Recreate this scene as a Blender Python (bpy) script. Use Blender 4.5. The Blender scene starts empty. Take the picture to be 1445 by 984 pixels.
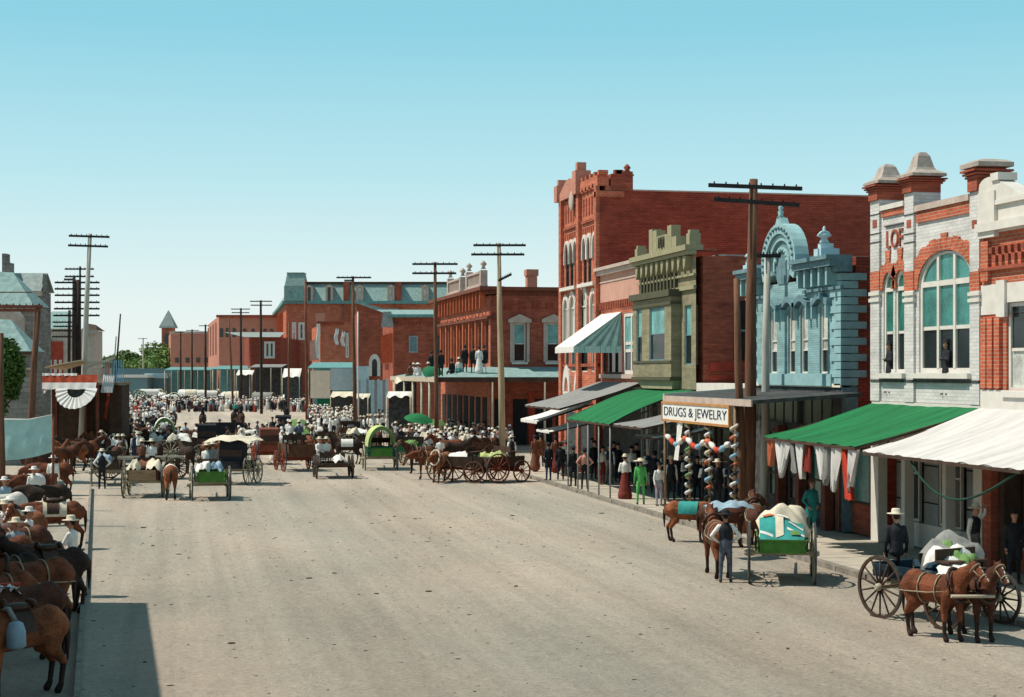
import bpy, bmesh, math, random
import numpy as np
from mathutils import Vector, Matrix
rnd = random.Random(7)
R = math.radians
C = bpy.context.scene.collection
S = bpy.context.scene
# ---------------------------------------------------------------- camera model
F, H, CX, HY = 2250.0, 5.4, 722.5, 525.0
TH = math.atan((CX - 250.0) / F); CO, SI = math.cos(TH), math.sin(TH)
cam = bpy.data.cameras.new('camera'); camo = bpy.data.objects.new('camera', cam); C.objects.link(camo)
cam.sensor_width = 36; cam.lens = F / 1445 * 36; cam.shift_y = (HY - 492) / 1445; cam.clip_end = 6000; cam.clip_start = .5
camo.location = (0, 0, H); camo.rotation_euler = (R(90), 0, -TH); S.camera = camo
# ---------------------------------------------------------------- sun and sky
EL, AZ = R(57), R(15)          # the sun stands to the left and a little beyond
sd = Vector((-math.cos(EL) * math.cos(AZ), math.cos(EL) * math.sin(AZ), math.sin(EL)))
sun = bpy.data.lights.new('sun', 'SUN'); suno = bpy.data.objects.new('sun', sun); C.objects.link(suno)
sun.energy = 4.8; sun.angle = R(.5); sun.color = (1, .92, .79)
suno.rotation_euler = sd.to_track_quat('Z', 'Y').to_euler()
W = bpy.data.worlds.new('World'); S.world = W; W.use_nodes = True
nt = W.node_tree; nt.nodes.clear(); N = nt.nodes.new; K = nt.links.new
wo = N('ShaderNodeOutputWorld'); bg = N('ShaderNodeBackground'); K(bg.outputs[0], wo.inputs[0])
sky = N('ShaderNodeTexSky'); sky.sky_type = 'NISHITA'; sky.sun_disc = False
sky.sun_elevation = EL; sky.sun_rotation = math.atan2(sd.x, sd.y)
tc = N('ShaderNodeTexCoord'); sp = N('ShaderNodeSeparateXYZ'); K(tc.outputs['Generated'], sp.inputs[0])
rp = N('ShaderNodeValToRGB'); K(sp.outputs[2], rp.inputs[0])
SKYC = [(0.0, (.86, .90, .87)), (.045, (.76, .88, .87)), (.12, (.48, .77, .83)), (.21, (.26, .63, .755)), (.5, (.18, .38, .46)), (1.0, (.16, .31, .38))]
els = rp.color_ramp.elements
els[0].position = 0; els[0].color = (*SKYC[0][1], 1); els[1].position = 1; els[1].color = (*SKYC[-1][1], 1)
for p, c in SKYC[1:-1]:
    e = els.new(p); e.color = (*c, 1)
sc_ = N('ShaderNodeVectorMath'); sc_.operation = 'SCALE'; sc_.inputs[3].default_value = 10.0; K(rp.outputs[0], sc_.inputs[0])
mx = N('ShaderNodeMix'); mx.data_type = 'RGBA'; mx.inputs[0].default_value = .9
K(sky.outputs[0], mx.inputs[6]); K(sc_.outputs[0], mx.inputs[7]); K(mx.outputs[2], bg.inputs[0])
bg.inputs[1].default_value = .1
S.view_settings.view_transform = 'Standard'; S.view_settings.look = 'None'; S.view_settings.exposure = .1; S.view_settings.gamma = 1
S.cycles.max_bounces = 5; S.cycles.diffuse_bounces = 3; S.cycles.glossy_bounces = 2; S.cycles.transmission_bounces = 2
# ---------------------------------------------------------------- pixel <-> place
def zcof(x, y): return x * SI + y * CO
def ground(px, py, z=0.0):
    zc = F * (H - z) / (py - HY); xr = (px - CX) / F * zc
    return (xr * CO + zc * SI, -xr * SI + zc * CO, z)
def at(px, zc, z=0.0):
    xr = (px - CX) / F * zc
    return (xr * CO + zc * SI, -xr * SI + zc * CO, z)
def yon(px, X):
    t = (px - CX) / F
    return X * (CO - t * SI) / (SI + t * CO)
def xon(px, Y):
    t = (px - CX) / F
    return Y * (SI + t * CO) / (CO - t * SI)
def zon(py, x, y): return H + (HY - py) * zcof(x, y) / F
def hz(py, zc): return H + (HY - py) * zc / F
# ---------------------------------------------------------------- materials
def srgb(r, g, b):
    f = lambda c: (c / 255 / 12.92) if c < 10 else ((c / 255 + .055) / 1.055) ** 2.4
    return (f(r), f(g), f(b))
MATS = {}
def mat(name, col, var=.18, scale=2.5, bump=.15, rough=.85, dirt=None, stretch=(1, 1, 1), spec=.25):
    if name in MATS: return MATS[name]
    m = bpy.data.materials.new(name); m.use_nodes = True; t = m.node_tree; b = t.nodes['Principled BSDF']
    n = t.nodes.new; k = t.links.new
    b.inputs['Roughness'].default_value = rough; b.inputs['Specular IOR Level'].default_value = spec
    g = n('ShaderNodeNewGeometry'); mp = n('ShaderNodeMapping'); mp.inputs[3].default_value = stretch; k(g.outputs['Position'], mp.inputs[0])
    a = n('ShaderNodeTexNoise'); a.inputs['Scale'].default_value = scale; a.inputs['Detail'].default_value = 6; k(mp.outputs[0], a.inputs[0])
    a2 = n('ShaderNodeTexNoise'); a2.inputs['Scale'].default_value = scale * 9; a2.inputs['Detail'].default_value = 4; k(mp.outputs[0], a2.inputs[0])
    ad = n('ShaderNodeMath'); ad.operation = 'MULTIPLY_ADD'; ad.inputs[1].default_value = .5; k(a2.outputs[0], ad.inputs[0]); k(a.outputs[0], ad.inputs[2])
    mr = n('ShaderNodeMapRange'); mr.inputs[1].default_value = .45; mr.inputs[2].default_value = 1.05
    mr.inputs[3].default_value = 1 - var * 1.6; mr.inputs[4].default_value = 1 + var * 1.6; k(ad.outputs[0], mr.inputs[0])
    v = n('ShaderNodeVectorMath'); v.operation = 'SCALE'; v.inputs[0].default_value = col; k(mr.outputs[0], v.inputs[3])
    out = v.outputs[0]
    if dirt:
        d = n('ShaderNodeTexNoise'); d.inputs['Scale'].default_value = scale * .7; d.inputs['Detail'].default_value = 8; d.inputs['Roughness'].default_value = .7; k(mp.outputs[0], d.inputs[0])
        r2 = n('ShaderNodeMapRange'); r2.inputs[1].default_value = .5; r2.inputs[2].default_value = .68; k(d.outputs[0], r2.inputs[0])
        x = n('ShaderNodeMix'); x.data_type = 'RGBA'; k(r2.outputs[0], x.inputs[0]); k(out, x.inputs[6]); x.inputs[7].default_value = (*dirt, 1); out = x.outputs[2]
    k(out, b.inputs[0])
    if bump:
        bp = n('ShaderNodeBump'); bp.inputs['Strength'].default_value = bump; bp.inputs['Distance'].default_value = .05; k(ad.outputs[0], bp.inputs['Height']); k(bp.outputs[0], b.inputs['Normal'])
    MATS[name] = m; return m
def brick(name, c1, c2, mortar, bw=.23, bh=.078, var=.22, bias=0.0, ms=.009):
    if name in MATS: return MATS[name]
    m = bpy.data.materials.new(name); m.use_nodes = True; t = m.node_tree; b = t.nodes['Principled BSDF']
    n = t.nodes.new; k = t.links.new; b.inputs['Roughness'].default_value = .9; b.inputs['Specular IOR Level'].default_value = .15
    g = n('ShaderNodeNewGeometry'); s1 = n('ShaderNodeSeparateXYZ'); k(g.outputs['Position'], s1.inputs[0])
    s2 = n('ShaderNodeSeparateXYZ'); k(g.outputs['True Normal'], s2.inputs[0])
    ab = n('ShaderNodeMath'); ab.operation = 'ABSOLUTE'; k(s2.outputs[0], ab.inputs[0])
    gt = n('ShaderNodeMath'); gt.operation = 'GREATER_THAN'; gt.inputs[1].default_value = .7; k(ab.outputs[0], gt.inputs[0])
    mu = n('ShaderNodeMix'); k(gt.outputs[0], mu.inputs[0]); k(s1.outputs[0], mu.inputs[2]); k(s1.outputs[1], mu.inputs[3])
    cb = n('ShaderNodeCombineXYZ'); k(mu.outputs[0], cb.inputs[0]); k(s1.outputs[2], cb.inputs[1])
    br = n('ShaderNodeTexBrick'); k(cb.outputs[0], br.inputs[0]); br.inputs['Scale'].default_value = 1
    br.inputs['Brick Width'].default_value = bw; br.inputs['Row Height'].default_value = bh; br.inputs['Mortar Size'].default_value = ms; br.inputs['Bias'].default_value = bias
    br.inputs['Color1'].default_value = (*c1, 1); br.inputs['Color2'].default_value = (*c2, 1); br.inputs['Mortar'].default_value = (*mortar, 1)
    a = n('ShaderNodeTexNoise'); a.inputs['Scale'].default_value = .9; a.inputs['Detail'].default_value = 9; a.inputs['Roughness'].default_value = .65; k(g.outputs['Position'], a.inputs[0])
    cs = n('ShaderNodeCombineXYZ'); m3 = n('ShaderNodeMath'); m3.operation = 'MULTIPLY'; m3.inputs[1].default_value = .8; k(mu.outputs[0], m3.inputs[0]); k(m3.outputs[0], cs.inputs[0])
    m4 = n('ShaderNodeMath'); m4.operation = 'MULTIPLY'; m4.inputs[1].default_value = 4; k(s1.outputs[2], m4.inputs[0]); k(m4.outputs[0], cs.inputs[1])
    a2 = n('ShaderNodeTexNoise'); a2.inputs['Scale'].default_value = 1.2; a2.inputs['Detail'].default_value = 4; k(cs.outputs[0], a2.inputs[0])
    ad = n('ShaderNodeMath'); k(a.outputs[0], ad.inputs[0]); k(a2.outputs[0], ad.inputs[1])
    mr = n('ShaderNodeMapRange'); mr.inputs[1].default_value = .65; mr.inputs[2].default_value = 1.35; mr.inputs[3].default_value = 1 - var * 1.7; mr.inputs[4].default_value = 1 + var * 1.7; k(ad.outputs[0], mr.inputs[0])
    v = n('ShaderNodeVectorMath'); v.operation = 'SCALE'; k(br.outputs[0], v.inputs[0]); k(mr.outputs[0], v.inputs[3])
    k(v.outputs[0], b.inputs[0])
    bp = n('ShaderNodeBump'); bp.inputs['Strength'].default_value = .7; bp.inputs['Distance'].default_value = .014; bp.invert = True; k(br.outputs['Fac'], bp.inputs['Height']); k(bp.outputs[0], b.inputs['Normal'])
    MATS[name] = m; return m
M = {}
def dm(key, *a, **k): M[key] = mat(key, *a, **k)
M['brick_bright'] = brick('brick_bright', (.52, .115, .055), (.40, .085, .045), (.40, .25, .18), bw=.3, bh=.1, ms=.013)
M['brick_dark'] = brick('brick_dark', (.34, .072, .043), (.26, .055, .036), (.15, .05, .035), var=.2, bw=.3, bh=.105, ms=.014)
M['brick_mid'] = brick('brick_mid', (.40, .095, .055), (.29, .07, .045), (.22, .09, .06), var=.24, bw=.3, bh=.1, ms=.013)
M['brick_pink'] = brick('brick_pink', (.52, .22, .16), (.46, .19, .14), (.45, .26, .2), var=.1)
M['brick_white'] = brick('brick_white', (.60, .58, .565), (.54, .525, .51), (.46, .445, .43), var=.14, bw=.3, bh=.1)
M['brick_olive'] = brick('brick_olive', (.28, .245, .16), (.25, .22, .145), (.18, .165, .10), var=.2)
M['brick_blue'] = brick('brick_blue', (.25, .40, .42), (.225, .37, .385), (.16, .28, .295), var=.2)
M['stone_wall'] = brick('stone_wall', (.26, .235, .21), (.19, .175, .16), (.12, .11, .10), bw=.6, bh=.3)
dm('white_paint', (.62, .58, .53), var=.07); dm('grey_paint', (.27, .28, .28), var=.12); dm('cream', (.70, .65, .53), var=.1)
dm('olive_paint', (.29, .265, .165), var=.1); dm('olive_dark', (.085, .08, .05), var=.1)
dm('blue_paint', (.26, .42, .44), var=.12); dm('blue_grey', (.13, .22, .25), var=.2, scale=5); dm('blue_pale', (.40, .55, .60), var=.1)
dm('pink_paint', (.50, .27, .21), var=.1); dm('red_paint', (.34, .05, .03), var=.2); dm('red_brown', (.17, .055, .035), var=.25)
dm('orange_red', (.48, .12, .055), var=.15); dm('concrete', (.36, .31, .27), var=.22, scale=4); dm('cap_pink', (.45, .36, .31), var=.15)
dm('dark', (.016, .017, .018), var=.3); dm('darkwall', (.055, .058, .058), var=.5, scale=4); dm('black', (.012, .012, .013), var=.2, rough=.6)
dm('green_awning', (.009, .135, .045), var=.26, scale=1.2, bump=.6, stretch=(.3, 3, 1)); dm('green_deep', (.01, .13, .06), var=.15)
dm('white_awning', (.53, .51, .50), var=.14, scale=1.2, bump=.5, stretch=(.3, 3, 1)); dm('grey_awning', (.23, .23, .225), var=.2, bump=.5, stretch=(.3, 3, 1))
dm('teal_roof', (.21, .31, .30), var=.2, scale=3); dm('teal_canopy', (.12, .27, .27), var=.2); dm('slate', (.24, .28, .27), var=.2, scale=3)
dm('pole_brown', (.14, .065, .038), var=.35, scale=2, stretch=(6, 6, .5), bump=.4); dm('pole_tan', (.40, .31, .20), var=.2, scale=2, stretch=(6, 6, .5)); dm('pole_grey', (.40, .385, .34), var=.2, scale=2, stretch=(6, 6, .5))
dm('pole_dark', (.035, .022, .018), var=.3); dm('arm_dark', (.030, .026, .026), var=.3)
dm('wood', (.26, .17, .10), var=.3, scale=3, stretch=(1, 1, 4)); dm('wood_dark', (.065, .038, .026), var=.3); dm('wood_pale', (.46, .39, .30), var=.2)
dm('wagon_green', (.065, .19, .03), var=.2, scale=4, dirt=(.10, .11, .05)); dm('wagon_brown', (.10, .045, .025), var=.3, scale=4); dm('wagon_blue', (.022, .055, .085), var=.25, scale=4); dm('wagon_red', (.20, .045, .025), var=.25); dm('wheel_pale', (.36, .33, .24), var=.25); dm('wheel_green', (.16, .20, .10), var=.25); dm('iron', (.05, .05, .05), var=.3, rough=.5)
dm('canvas', (.62, .55, .43), var=.12, scale=4, bump=.4); dm('canvas_white', (.68, .66, .62), var=.08, scale=4, bump=.4); dm('canvas_teal', (.36, .55, .53), var=.12, bump=.3); dm('canvas_lime', (.44, .50, .20), var=.15, bump=.3); dm('cloth_teal', (.035, .26, .24), var=.25); dm('cloth_green', (.12, .22, .07), var=.25); dm('cloth_grey', (.22, .22, .21), var=.25)
dm('cloth_orange', (.50, .14, .07), var=.2); dm('cloth_dred', (.20, .03, .02), var=.2); dm('cloth_red', (.48, .05, .025), var=.2)
dm('sidewalk', (.40, .36, .30), var=.16, scale=1.5, bump=.15); dm('kerb', (.22, .195, .165), var=.3, scale=3, bump=.5)
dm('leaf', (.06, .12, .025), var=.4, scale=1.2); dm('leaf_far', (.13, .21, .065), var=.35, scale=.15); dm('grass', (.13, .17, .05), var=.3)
dm('skin', (.42, .22, .15), var=.1, bump=0); dm('skin_dark', (.10, .05, .035), var=.1, bump=0); dm('hair', (.025, .016, .012), bump=0)
dm('coat_black', (.017, .018, .023), var=.3, bump=.3, scale=8); dm('coat_navy', (.025, .04, .075), var=.25, scale=8); dm('coat_brown', (.16, .065, .035), var=.3, scale=8); dm('shirt_white', (.74, .72, .68), var=.08, scale=8, bump=.4); dm('shirt_pink', (.60, .28, .22), var=.12, scale=8); dm('shirt_blue', (.26, .36, .44), var=.12, scale=8); dm('denim', (.085, .105, .135), var=.3, scale=8)
dm('suit_green', (.10, .42, .11), var=.15, scale=8); dm('coat_teal', (.02, .18, .18), var=.25, scale=8); dm('straw', (.62, .55, .42), var=.12, scale=10); dm('dress_white', (.72, .70, .66), var=.06, scale=8, bump=.4); dm('skirt_red', (.17, .03, .025), var=.25, scale=8); dm('apron_red', (.55, .08, .04), var=.2, scale=8); dm('trouser_grey', (.14, .13, .125), var=.3, scale=8); dm('trouser_lilac', (.34, .31, .36), var=.2, scale=8)
dm('horse_bay', (.135, .040, .017), var=.5, scale=3, bump=.5, rough=.75, spec=.2); dm('horse_brown', (.07, .024, .013), var=.5, scale=3, bump=.5, rough=.75, spec=.2); dm('horse_chestnut', (.20, .062, .024), var=.5, scale=3, bump=.5, rough=.75, spec=.2); dm('horse_dark', (.03, .017, .012), var=.5, scale=3, bump=.5, rough=.75, spec=.2); dm('horse_white', (.55, .51, .46), var=.15, scale=2, bump=0, rough=.6)
dm('leather', (.05, .025, .015), var=.3, rough=.5); dm('strap', (.30, .25, .17), var=.1); dm('sign_white', (.70, .69, .66), var=.05); dm('sign_frame', (.42, .20, .07), var=.2)
dm('bunting_red', (.34, .05, .02), var=.3, scale=3); dm('bunting_white', (.64, .62, .60), var=.08); dm('dung', (.07, .055, .04), var=.3); dm('stone', (.30, .26, .21), var=.3); dm('ltblue', (.22, .42, .55), var=.2)
def glass(name, col, rough=.12):
    m = mat(name, col, var=.35, scale=1.3, bump=.0, rough=rough, spec=.5); M[name] = m; return m
glass('pane_dark', (.012, .020, .022)); glass('pane_teal', (.04, .19, .17), .2); glass('pane_blind', (.16, .36, .35), .5); glass('pane_green', (.02, .14, .11), .15); glass('pane_curtain', (.45, .46, .42), .6)
# ---------------------------------------------------------------- mesh kit
class MB:
    def __init__(s): s.v = []; s.f = []; s.m = []; s.smooth = []
    def add(s, vs, fs, m=0, sm=False):
        o = len(s.v); s.v += [tuple(map(float, v)) for v in vs]; s.f += [tuple(i + o for i in f) for f in fs]; s.m += [m] * len(fs); s.smooth += [sm] * len(fs)
        return s
    def box(s, x0, x1, y0, y1, z0, z1, m=0):
        if x0 > x1: x0, x1 = x1, x0
        if y0 > y1: y0, y1 = y1, y0
        if z0 > z1: z0, z1 = z1, z0
        v = [(x, y, z) for z in (z0, z1) for y in (y0, y1) for x in (x0, x1)]
        return s.add(v, [(0, 2, 3, 1), (4, 5, 7, 6), (0, 1, 5, 4), (2, 6, 7, 3), (0, 4, 6, 2), (1, 3, 7, 5)], m)
    def bar(s, a, b, w, h=None, m=0):                      # square bar between two points
        a = Vector(a); b = Vector(b); h = h or w; d = (b - a).normalized()
        up = Vector((0, 0, 1)) if abs(d.z) < .95 else Vector((0, 1, 0))
        sx = d.cross(up).normalized() * (w / 2); sy = sx.cross(d).normalized() * (h / 2)
        v = [p + i * sx + j * sy for p in (a, b) for (i, j) in ((-1, -1), (1, -1), (1, 1), (-1, 1))]
        return s.add(v, [(0, 1, 2, 3), (7, 6, 5, 4), (0, 4, 5, 1), (1, 5, 6, 2), (2, 6, 7, 3), (3, 7, 4, 0)], m)
    def tube(s, pts, rad, n=8, m=0, caps=True, sm=True):
        pts = [Vector(p) for p in pts]
        if not isinstance(rad, (list, tuple)): rad = [rad] * len(pts)
        v = []; f = []
        ref = Vector((0, 0, 1))
        for i, p in enumerate(pts):
            d = (pts[min(i + 1, len(pts) - 1)] - pts[max(i - 1, 0)])
            d = d.normalized() if d.length > 1e-9 else Vector((0, 0, 1))
            r = ref if abs(d.dot(ref)) < .93 else Vector((0, 1, 0))
            a = d.cross(r).normalized(); b = a.cross(d)
            for j in range(n):
                t = 2 * math.pi * j / n; v.append(p + (a * math.cos(t) + b * math.sin(t)) * rad[i])
        for i in range(len(pts) - 1):
            for j in range(n): f.append((i * n + j, i * n + (j + 1) % n, (i + 1) * n + (j + 1) % n, (i + 1) * n + j))
        s.add(v, f, m, sm)
        if caps:
            o = len(s.v) - len(v); s.f.append(tuple(o + j for j in reversed(range(n)))); s.f.append(tuple(o + (len(pts) - 1) * n + j for j in range(n))); s.m += [m, m]; s.smooth += [False, False]
        return s
    def ball(s, c, r, m=0, n=8, k=6):
        r = r if isinstance(r, (tuple, list)) else (r, r, r); v = [(c[0], c[1], c[2] - r[2])]; f = []
        for i in range(1, k):
            a = -math.pi / 2 + math.pi * i / k
            for j in range(n):
                t = 2 * math.pi * j / n; v.append((c[0] + r[0] * math.cos(a) * math.cos(t), c[1] + r[1] * math.cos(a) * math.sin(t), c[2] + r[2] * math.sin(a)))
        v.append((c[0], c[1], c[2] + r[2])); L = len(v) - 1
        for j in range(n): f.append((0, 1 + (j + 1) % n, 1 + j)); f.append((L, 1 + (k - 2) * n + j, 1 + (k - 2) * n + (j + 1) % n))
        for i in range(k - 2):
            for j in range(n): f.append((1 + i * n + j, 1 + i * n + (j + 1) % n, 1 + (i + 1) * n + (j + 1) % n, 1 + (i + 1) * n + j))
        return s.add(v, f, m, True)
    def lathe(s, c, prof, n=12, m=0, sq=False):             # prof: (r, z) list; sq: four sides
        if sq: n = 4
        v = []; f = []
        for (r, z) in prof:
            for j in range(n):
                t = 2 * math.pi * (j + (.5 if sq else 0)) / n; q = r * (math.sqrt(2) if sq else 1); v.append((c[0] + q * math.cos(t), c[1] + q * math.sin(t), c[2] + z))
        for i in range(len(prof) - 1):
            for j in range(n): f.append((i * n + j, i * n + (j + 1) % n, (i + 1) * n + (j + 1) % n, (i + 1) * n + j))
        f.append(tuple(reversed(range(n)))); f.append(tuple((len(prof) - 1) * n + j for j in range(n)))
        return s.add(v, f, m, not sq)
    def prism(s, poly, y0, y1, m=0):                        # polygon in x,z extruded along y
        n = len(poly); v = [(x, y0, z) for x, z in poly] + [(x, y1, z) for x, z in poly]
        return s.add(v, [tuple(range(n)), tuple(reversed(range(n, 2 * n)))] + [(i, i + n, (i + 1) % n + n, (i + 1) % n) for i in range(n)], m)
    def foot(s, poly, z0, z1, m=0):                         # polygon in x,y extruded up
        n = len(poly); v = [(x, y, z0) for x, y in poly] + [(x, y, z1) for x, y in poly]
        return s.add(v, [tuple(reversed(range(n))), tuple(range(n, 2 * n))] + [(i, (i + 1) % n, (i + 1) % n + n, i + n) for i in range(n)], m)
    def arc(s, cx, cz, r0, r1, a0, a1, y0, y1, n=10, m=0, ez=1.0):   # arch band in x,z
        for i in range(n):
            p, q = a0 + (a1 - a0) * i / n, a0 + (a1 - a0) * (i + 1) / n
            s.prism([(cx + r0 * math.cos(p), cz + ez * r0 * math.sin(p)), (cx + r1 * math.cos(p), cz + ez * r1 * math.sin(p)), (cx + r1 * math.cos(q), cz + ez * r1 * math.sin(q)), (cx + r0 * math.cos(q), cz + ez * r0 * math.sin(q))], y0, y1, m)
        return s
    def mesh(s, name, mats):
        me = bpy.data.meshes.new(name); me.from_pydata(s.v, [], s.f)
        me.polygons.foreach_set('material_index', s.m); me.polygons.foreach_set('use_smooth', s.smooth)
        for m in (mats if isinstance(mats, (list, tuple)) else [mats]): me.materials.append(M[m] if isinstance(m, str) else m)
        bm = bmesh.new(); bm.from_mesh(me); bmesh.ops.recalc_face_normals(bm, faces=bm.faces); bm.to_mesh(me); bm.free()
        return me
    def build(s, name, mats, parent=None, loc=(0, 0, 0), rot=0):
        return obj(name, s.mesh(name, mats), parent, loc, rot)
def obj(name, data, parent=None, loc=(0, 0, 0), rot=0):
    o = bpy.data.objects.new(name, data); C.objects.link(o); o.parent = parent; o.location = loc
    o.rotation_euler = rot if isinstance(rot, (tuple, Vector)) else (0, 0, rot)
    return o
def tag(o, label, cat, group=None):
    o['label'] = label; o['category'] = cat
    if group: o['group'] = group
    return o
def thing(name, label, cat, loc=(0, 0, 0), rot=0, group=None): return tag(obj(name, None, None, loc, rot), label, cat, group)
def struct(o): o['kind'] = 'structure'; return o
def stuff(o): o['kind'] = 'stuff'; return o
def copyt(o, parent=None, loc=None, rot=None):
    kids = list(o.children)
    c = o.copy(); C.objects.link(c)
    if parent is not None: c.parent = parent
    if loc is not None: c.location = loc
    if rot is not None: c.rotation_euler = (0, 0, rot)
    for ch in kids: copyt(ch, c)
    return c
# ---------------------------------------------------------------- frames for facades
class Fr:                                                    # local x to the right as seen, y into the building, z up
    def __init__(s, name, label, cat, X=None, px=None, zc=None, group=None):
        s.st = zc is None
        if s.st: s.X = X; s.Y0 = yon(px, X); loc = (X, s.Y0, 0); rot = -math.pi / 2
        else: s.zc = zc; s.px = px; loc = at(px, zc); rot = -TH
        s.o = thing(name, label, cat, loc, rot, group)
    def u(s, px): return s.Y0 - yon(px, s.X) if s.st else (px - s.px) * s.zc / F
    def z(s, py, px=None):
        return zon(py, s.X, yon(px, s.X)) if s.st else hz(py, s.zc)
def wall(mb, x0, x1, z0, z1, ops=(), y=0.0, d=.28, m=0):
    """front sheet with real openings; ops: (x0,x1,z0,z1,arch) arch = rise of a round head above z1"""
    xs = sorted({x0, x1} | {v for o in ops for v in (o[0], o[1])}); zs = sorted({z0, z1} | {v for o in ops for v in (o[2], o[3] + (o[4] if len(o) > 4 else 0))})
    for i in range(len(xs) - 1):
        for j in range(len(zs) - 1):
            cx, cz = (xs[i] + xs[i + 1]) / 2, (zs[j] + zs[j + 1]) / 2
            if any(o[0] < cx < o[1] and o[2] < cz < o[3] + (o[4] if len(o) > 4 else 0) for o in ops): continue
            mb.add([(xs[i], y, zs[j]), (xs[i + 1], y, zs[j]), (xs[i + 1], y, zs[j + 1]), (xs[i], y, zs[j + 1])], [(0, 1, 2, 3)], m)
    for o in ops:
        a, b, c, e = o[:4]; r = o[4] if len(o) > 4 else 0
        q = [(a, c), (b, c), (b, e)]
        if r:
            n = 10; arc = [((a + b) / 2 + (b - a) / 2 * math.cos(math.pi * k / n), e + r * math.sin(math.pi * k / n)) for k in range(n + 1)]
            q += arc[1:-1]
            h = n // 2
            mb.add([(p, y, t) for p, t in [(b, e + r)] + arc[:h + 1]], [tuple(reversed(range(h + 2)))], m)
            mb.add([(p, y, t) for p, t in [(a, e + r)] + arc[h:]], [tuple(range(n - h + 2))][:1], m)
        q += [(a, e)]
        n = len(q); v = [(p, y, t) for p, t in q] + [(p, y + d, t) for p, t in q]
        mb.add(v, [(k, (k + 1) % n, (k + 1) % n + n, k + n) for k in range(n)], m)
def window(par, x0, x1, z0, z1, y=.08, cols=1, rows=(.5,), fm='white_paint', top='pane_blind', low='pane_dark', arch=0, fw=.07, sill=None, side=False, head=None):
    """a window: frame mesh with panes as sub-parts; rows = heights of the bars as fractions"""
    f = MB(); w = fw
    f.box(x0, x0 + w, y - .04, y + .05, z0, z1); f.box(x1 - w, x1, y - .04, y + .05, z0, z1); f.box(x0 + w, x1 - w, y - .04, y + .05, z0, z0 + w)
    if not arch: f.box(x0 + w, x1 - w, y - .04, y + .05, z1 - w, z1)
    xs = [x0 + w + (x1 - x0 - 2 * w) * i / cols for i in range(cols + 1)]
    for x in xs[1:-1]: f.box(x - w * .5, x + w * .5, y - .055, y + .05, z0 + w, z1 - (0 if arch else w))
    zs = [z0 + w] + [z0 + (z1 - z0) * r for r in rows] + [z1 - (0 if arch else w)]
    for q in zs[1:-1]:
        for i in range(cols): f.box(xs[i] + w * .5, xs[i + 1] - w * .5, y - .035, y + .045, q - w * .4, q + w * .4)
    if arch: f.box(x0 + w, x1 - w, y - .045, y + .05, z1 - w * .6, z1 + w * .6)
    if arch: f.arc((x0 + x1) / 2, z1, (x1 - x0) / 2 - w, (x1 - x0) / 2 - .004, 0, math.pi, y - .04, y + .05, 10, 0, arch / ((x1 - x0) / 2))
    fo = f.build('window', fm, par)
    for i in range(cols):
        for j in range(len(zs) - 1):
            MB().box(xs[i], xs[i + 1], y + .012, y + .03, zs[j], zs[j + 1]).build('pane', (top if j == len(zs) - 2 or (len(rows) > 1 and j >= len(zs) - 3) else low), fo)
    if arch:
        n = 10; MB().prism([((x0 + x1) / 2 + ((x1 - x0) / 2 - w * .5) * math.cos(math.pi * k / n), z1 + (arch - w * .5) * math.sin(math.pi * k / n)) for k in range(n + 1)], y + .012, y + .03).build('pane', top, fo)
        if cols > 1:
            for x in xs[1:-1]: MB().box(x - w * .5, x + w * .5, y - .055, y + .05, z1 + w * .6, z1 + arch * math.sqrt(max(.05, 1 - ((x - (x0 + x1) / 2) / ((x1 - x0) / 2)) ** 2)) - w * .3).build('mullion', fm, fo)
    if sill: MB().box(x0 - .12, x1 + .12, -.12, y - .045, z0 - .16, z0 - .003).build('sill', sill, fo)
    if head: MB().box(x0 - .1, x1 + .1, -.07, .0, z1 + .003, z1 + .26).build('lintel', head, fo)
    return fo
def textmesh(s, size, ext=.02):
    cu = bpy.data.curves.new('txt', 'FONT'); cu.body = s; cu.size = size; cu.extrude = ext; cu.offset = -.006 if ext < .015 else 0; cu.align_x = 'CENTER'; cu.align_y = 'CENTER'
    o = bpy.data.objects.new('txt', cu); C.objects.link(o); dg = bpy.context.evaluated_depsgraph_get()
    me = bpy.data.meshes.new_from_object(o.evaluated_get(dg)); bpy.data.objects.remove(o); return me
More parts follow.
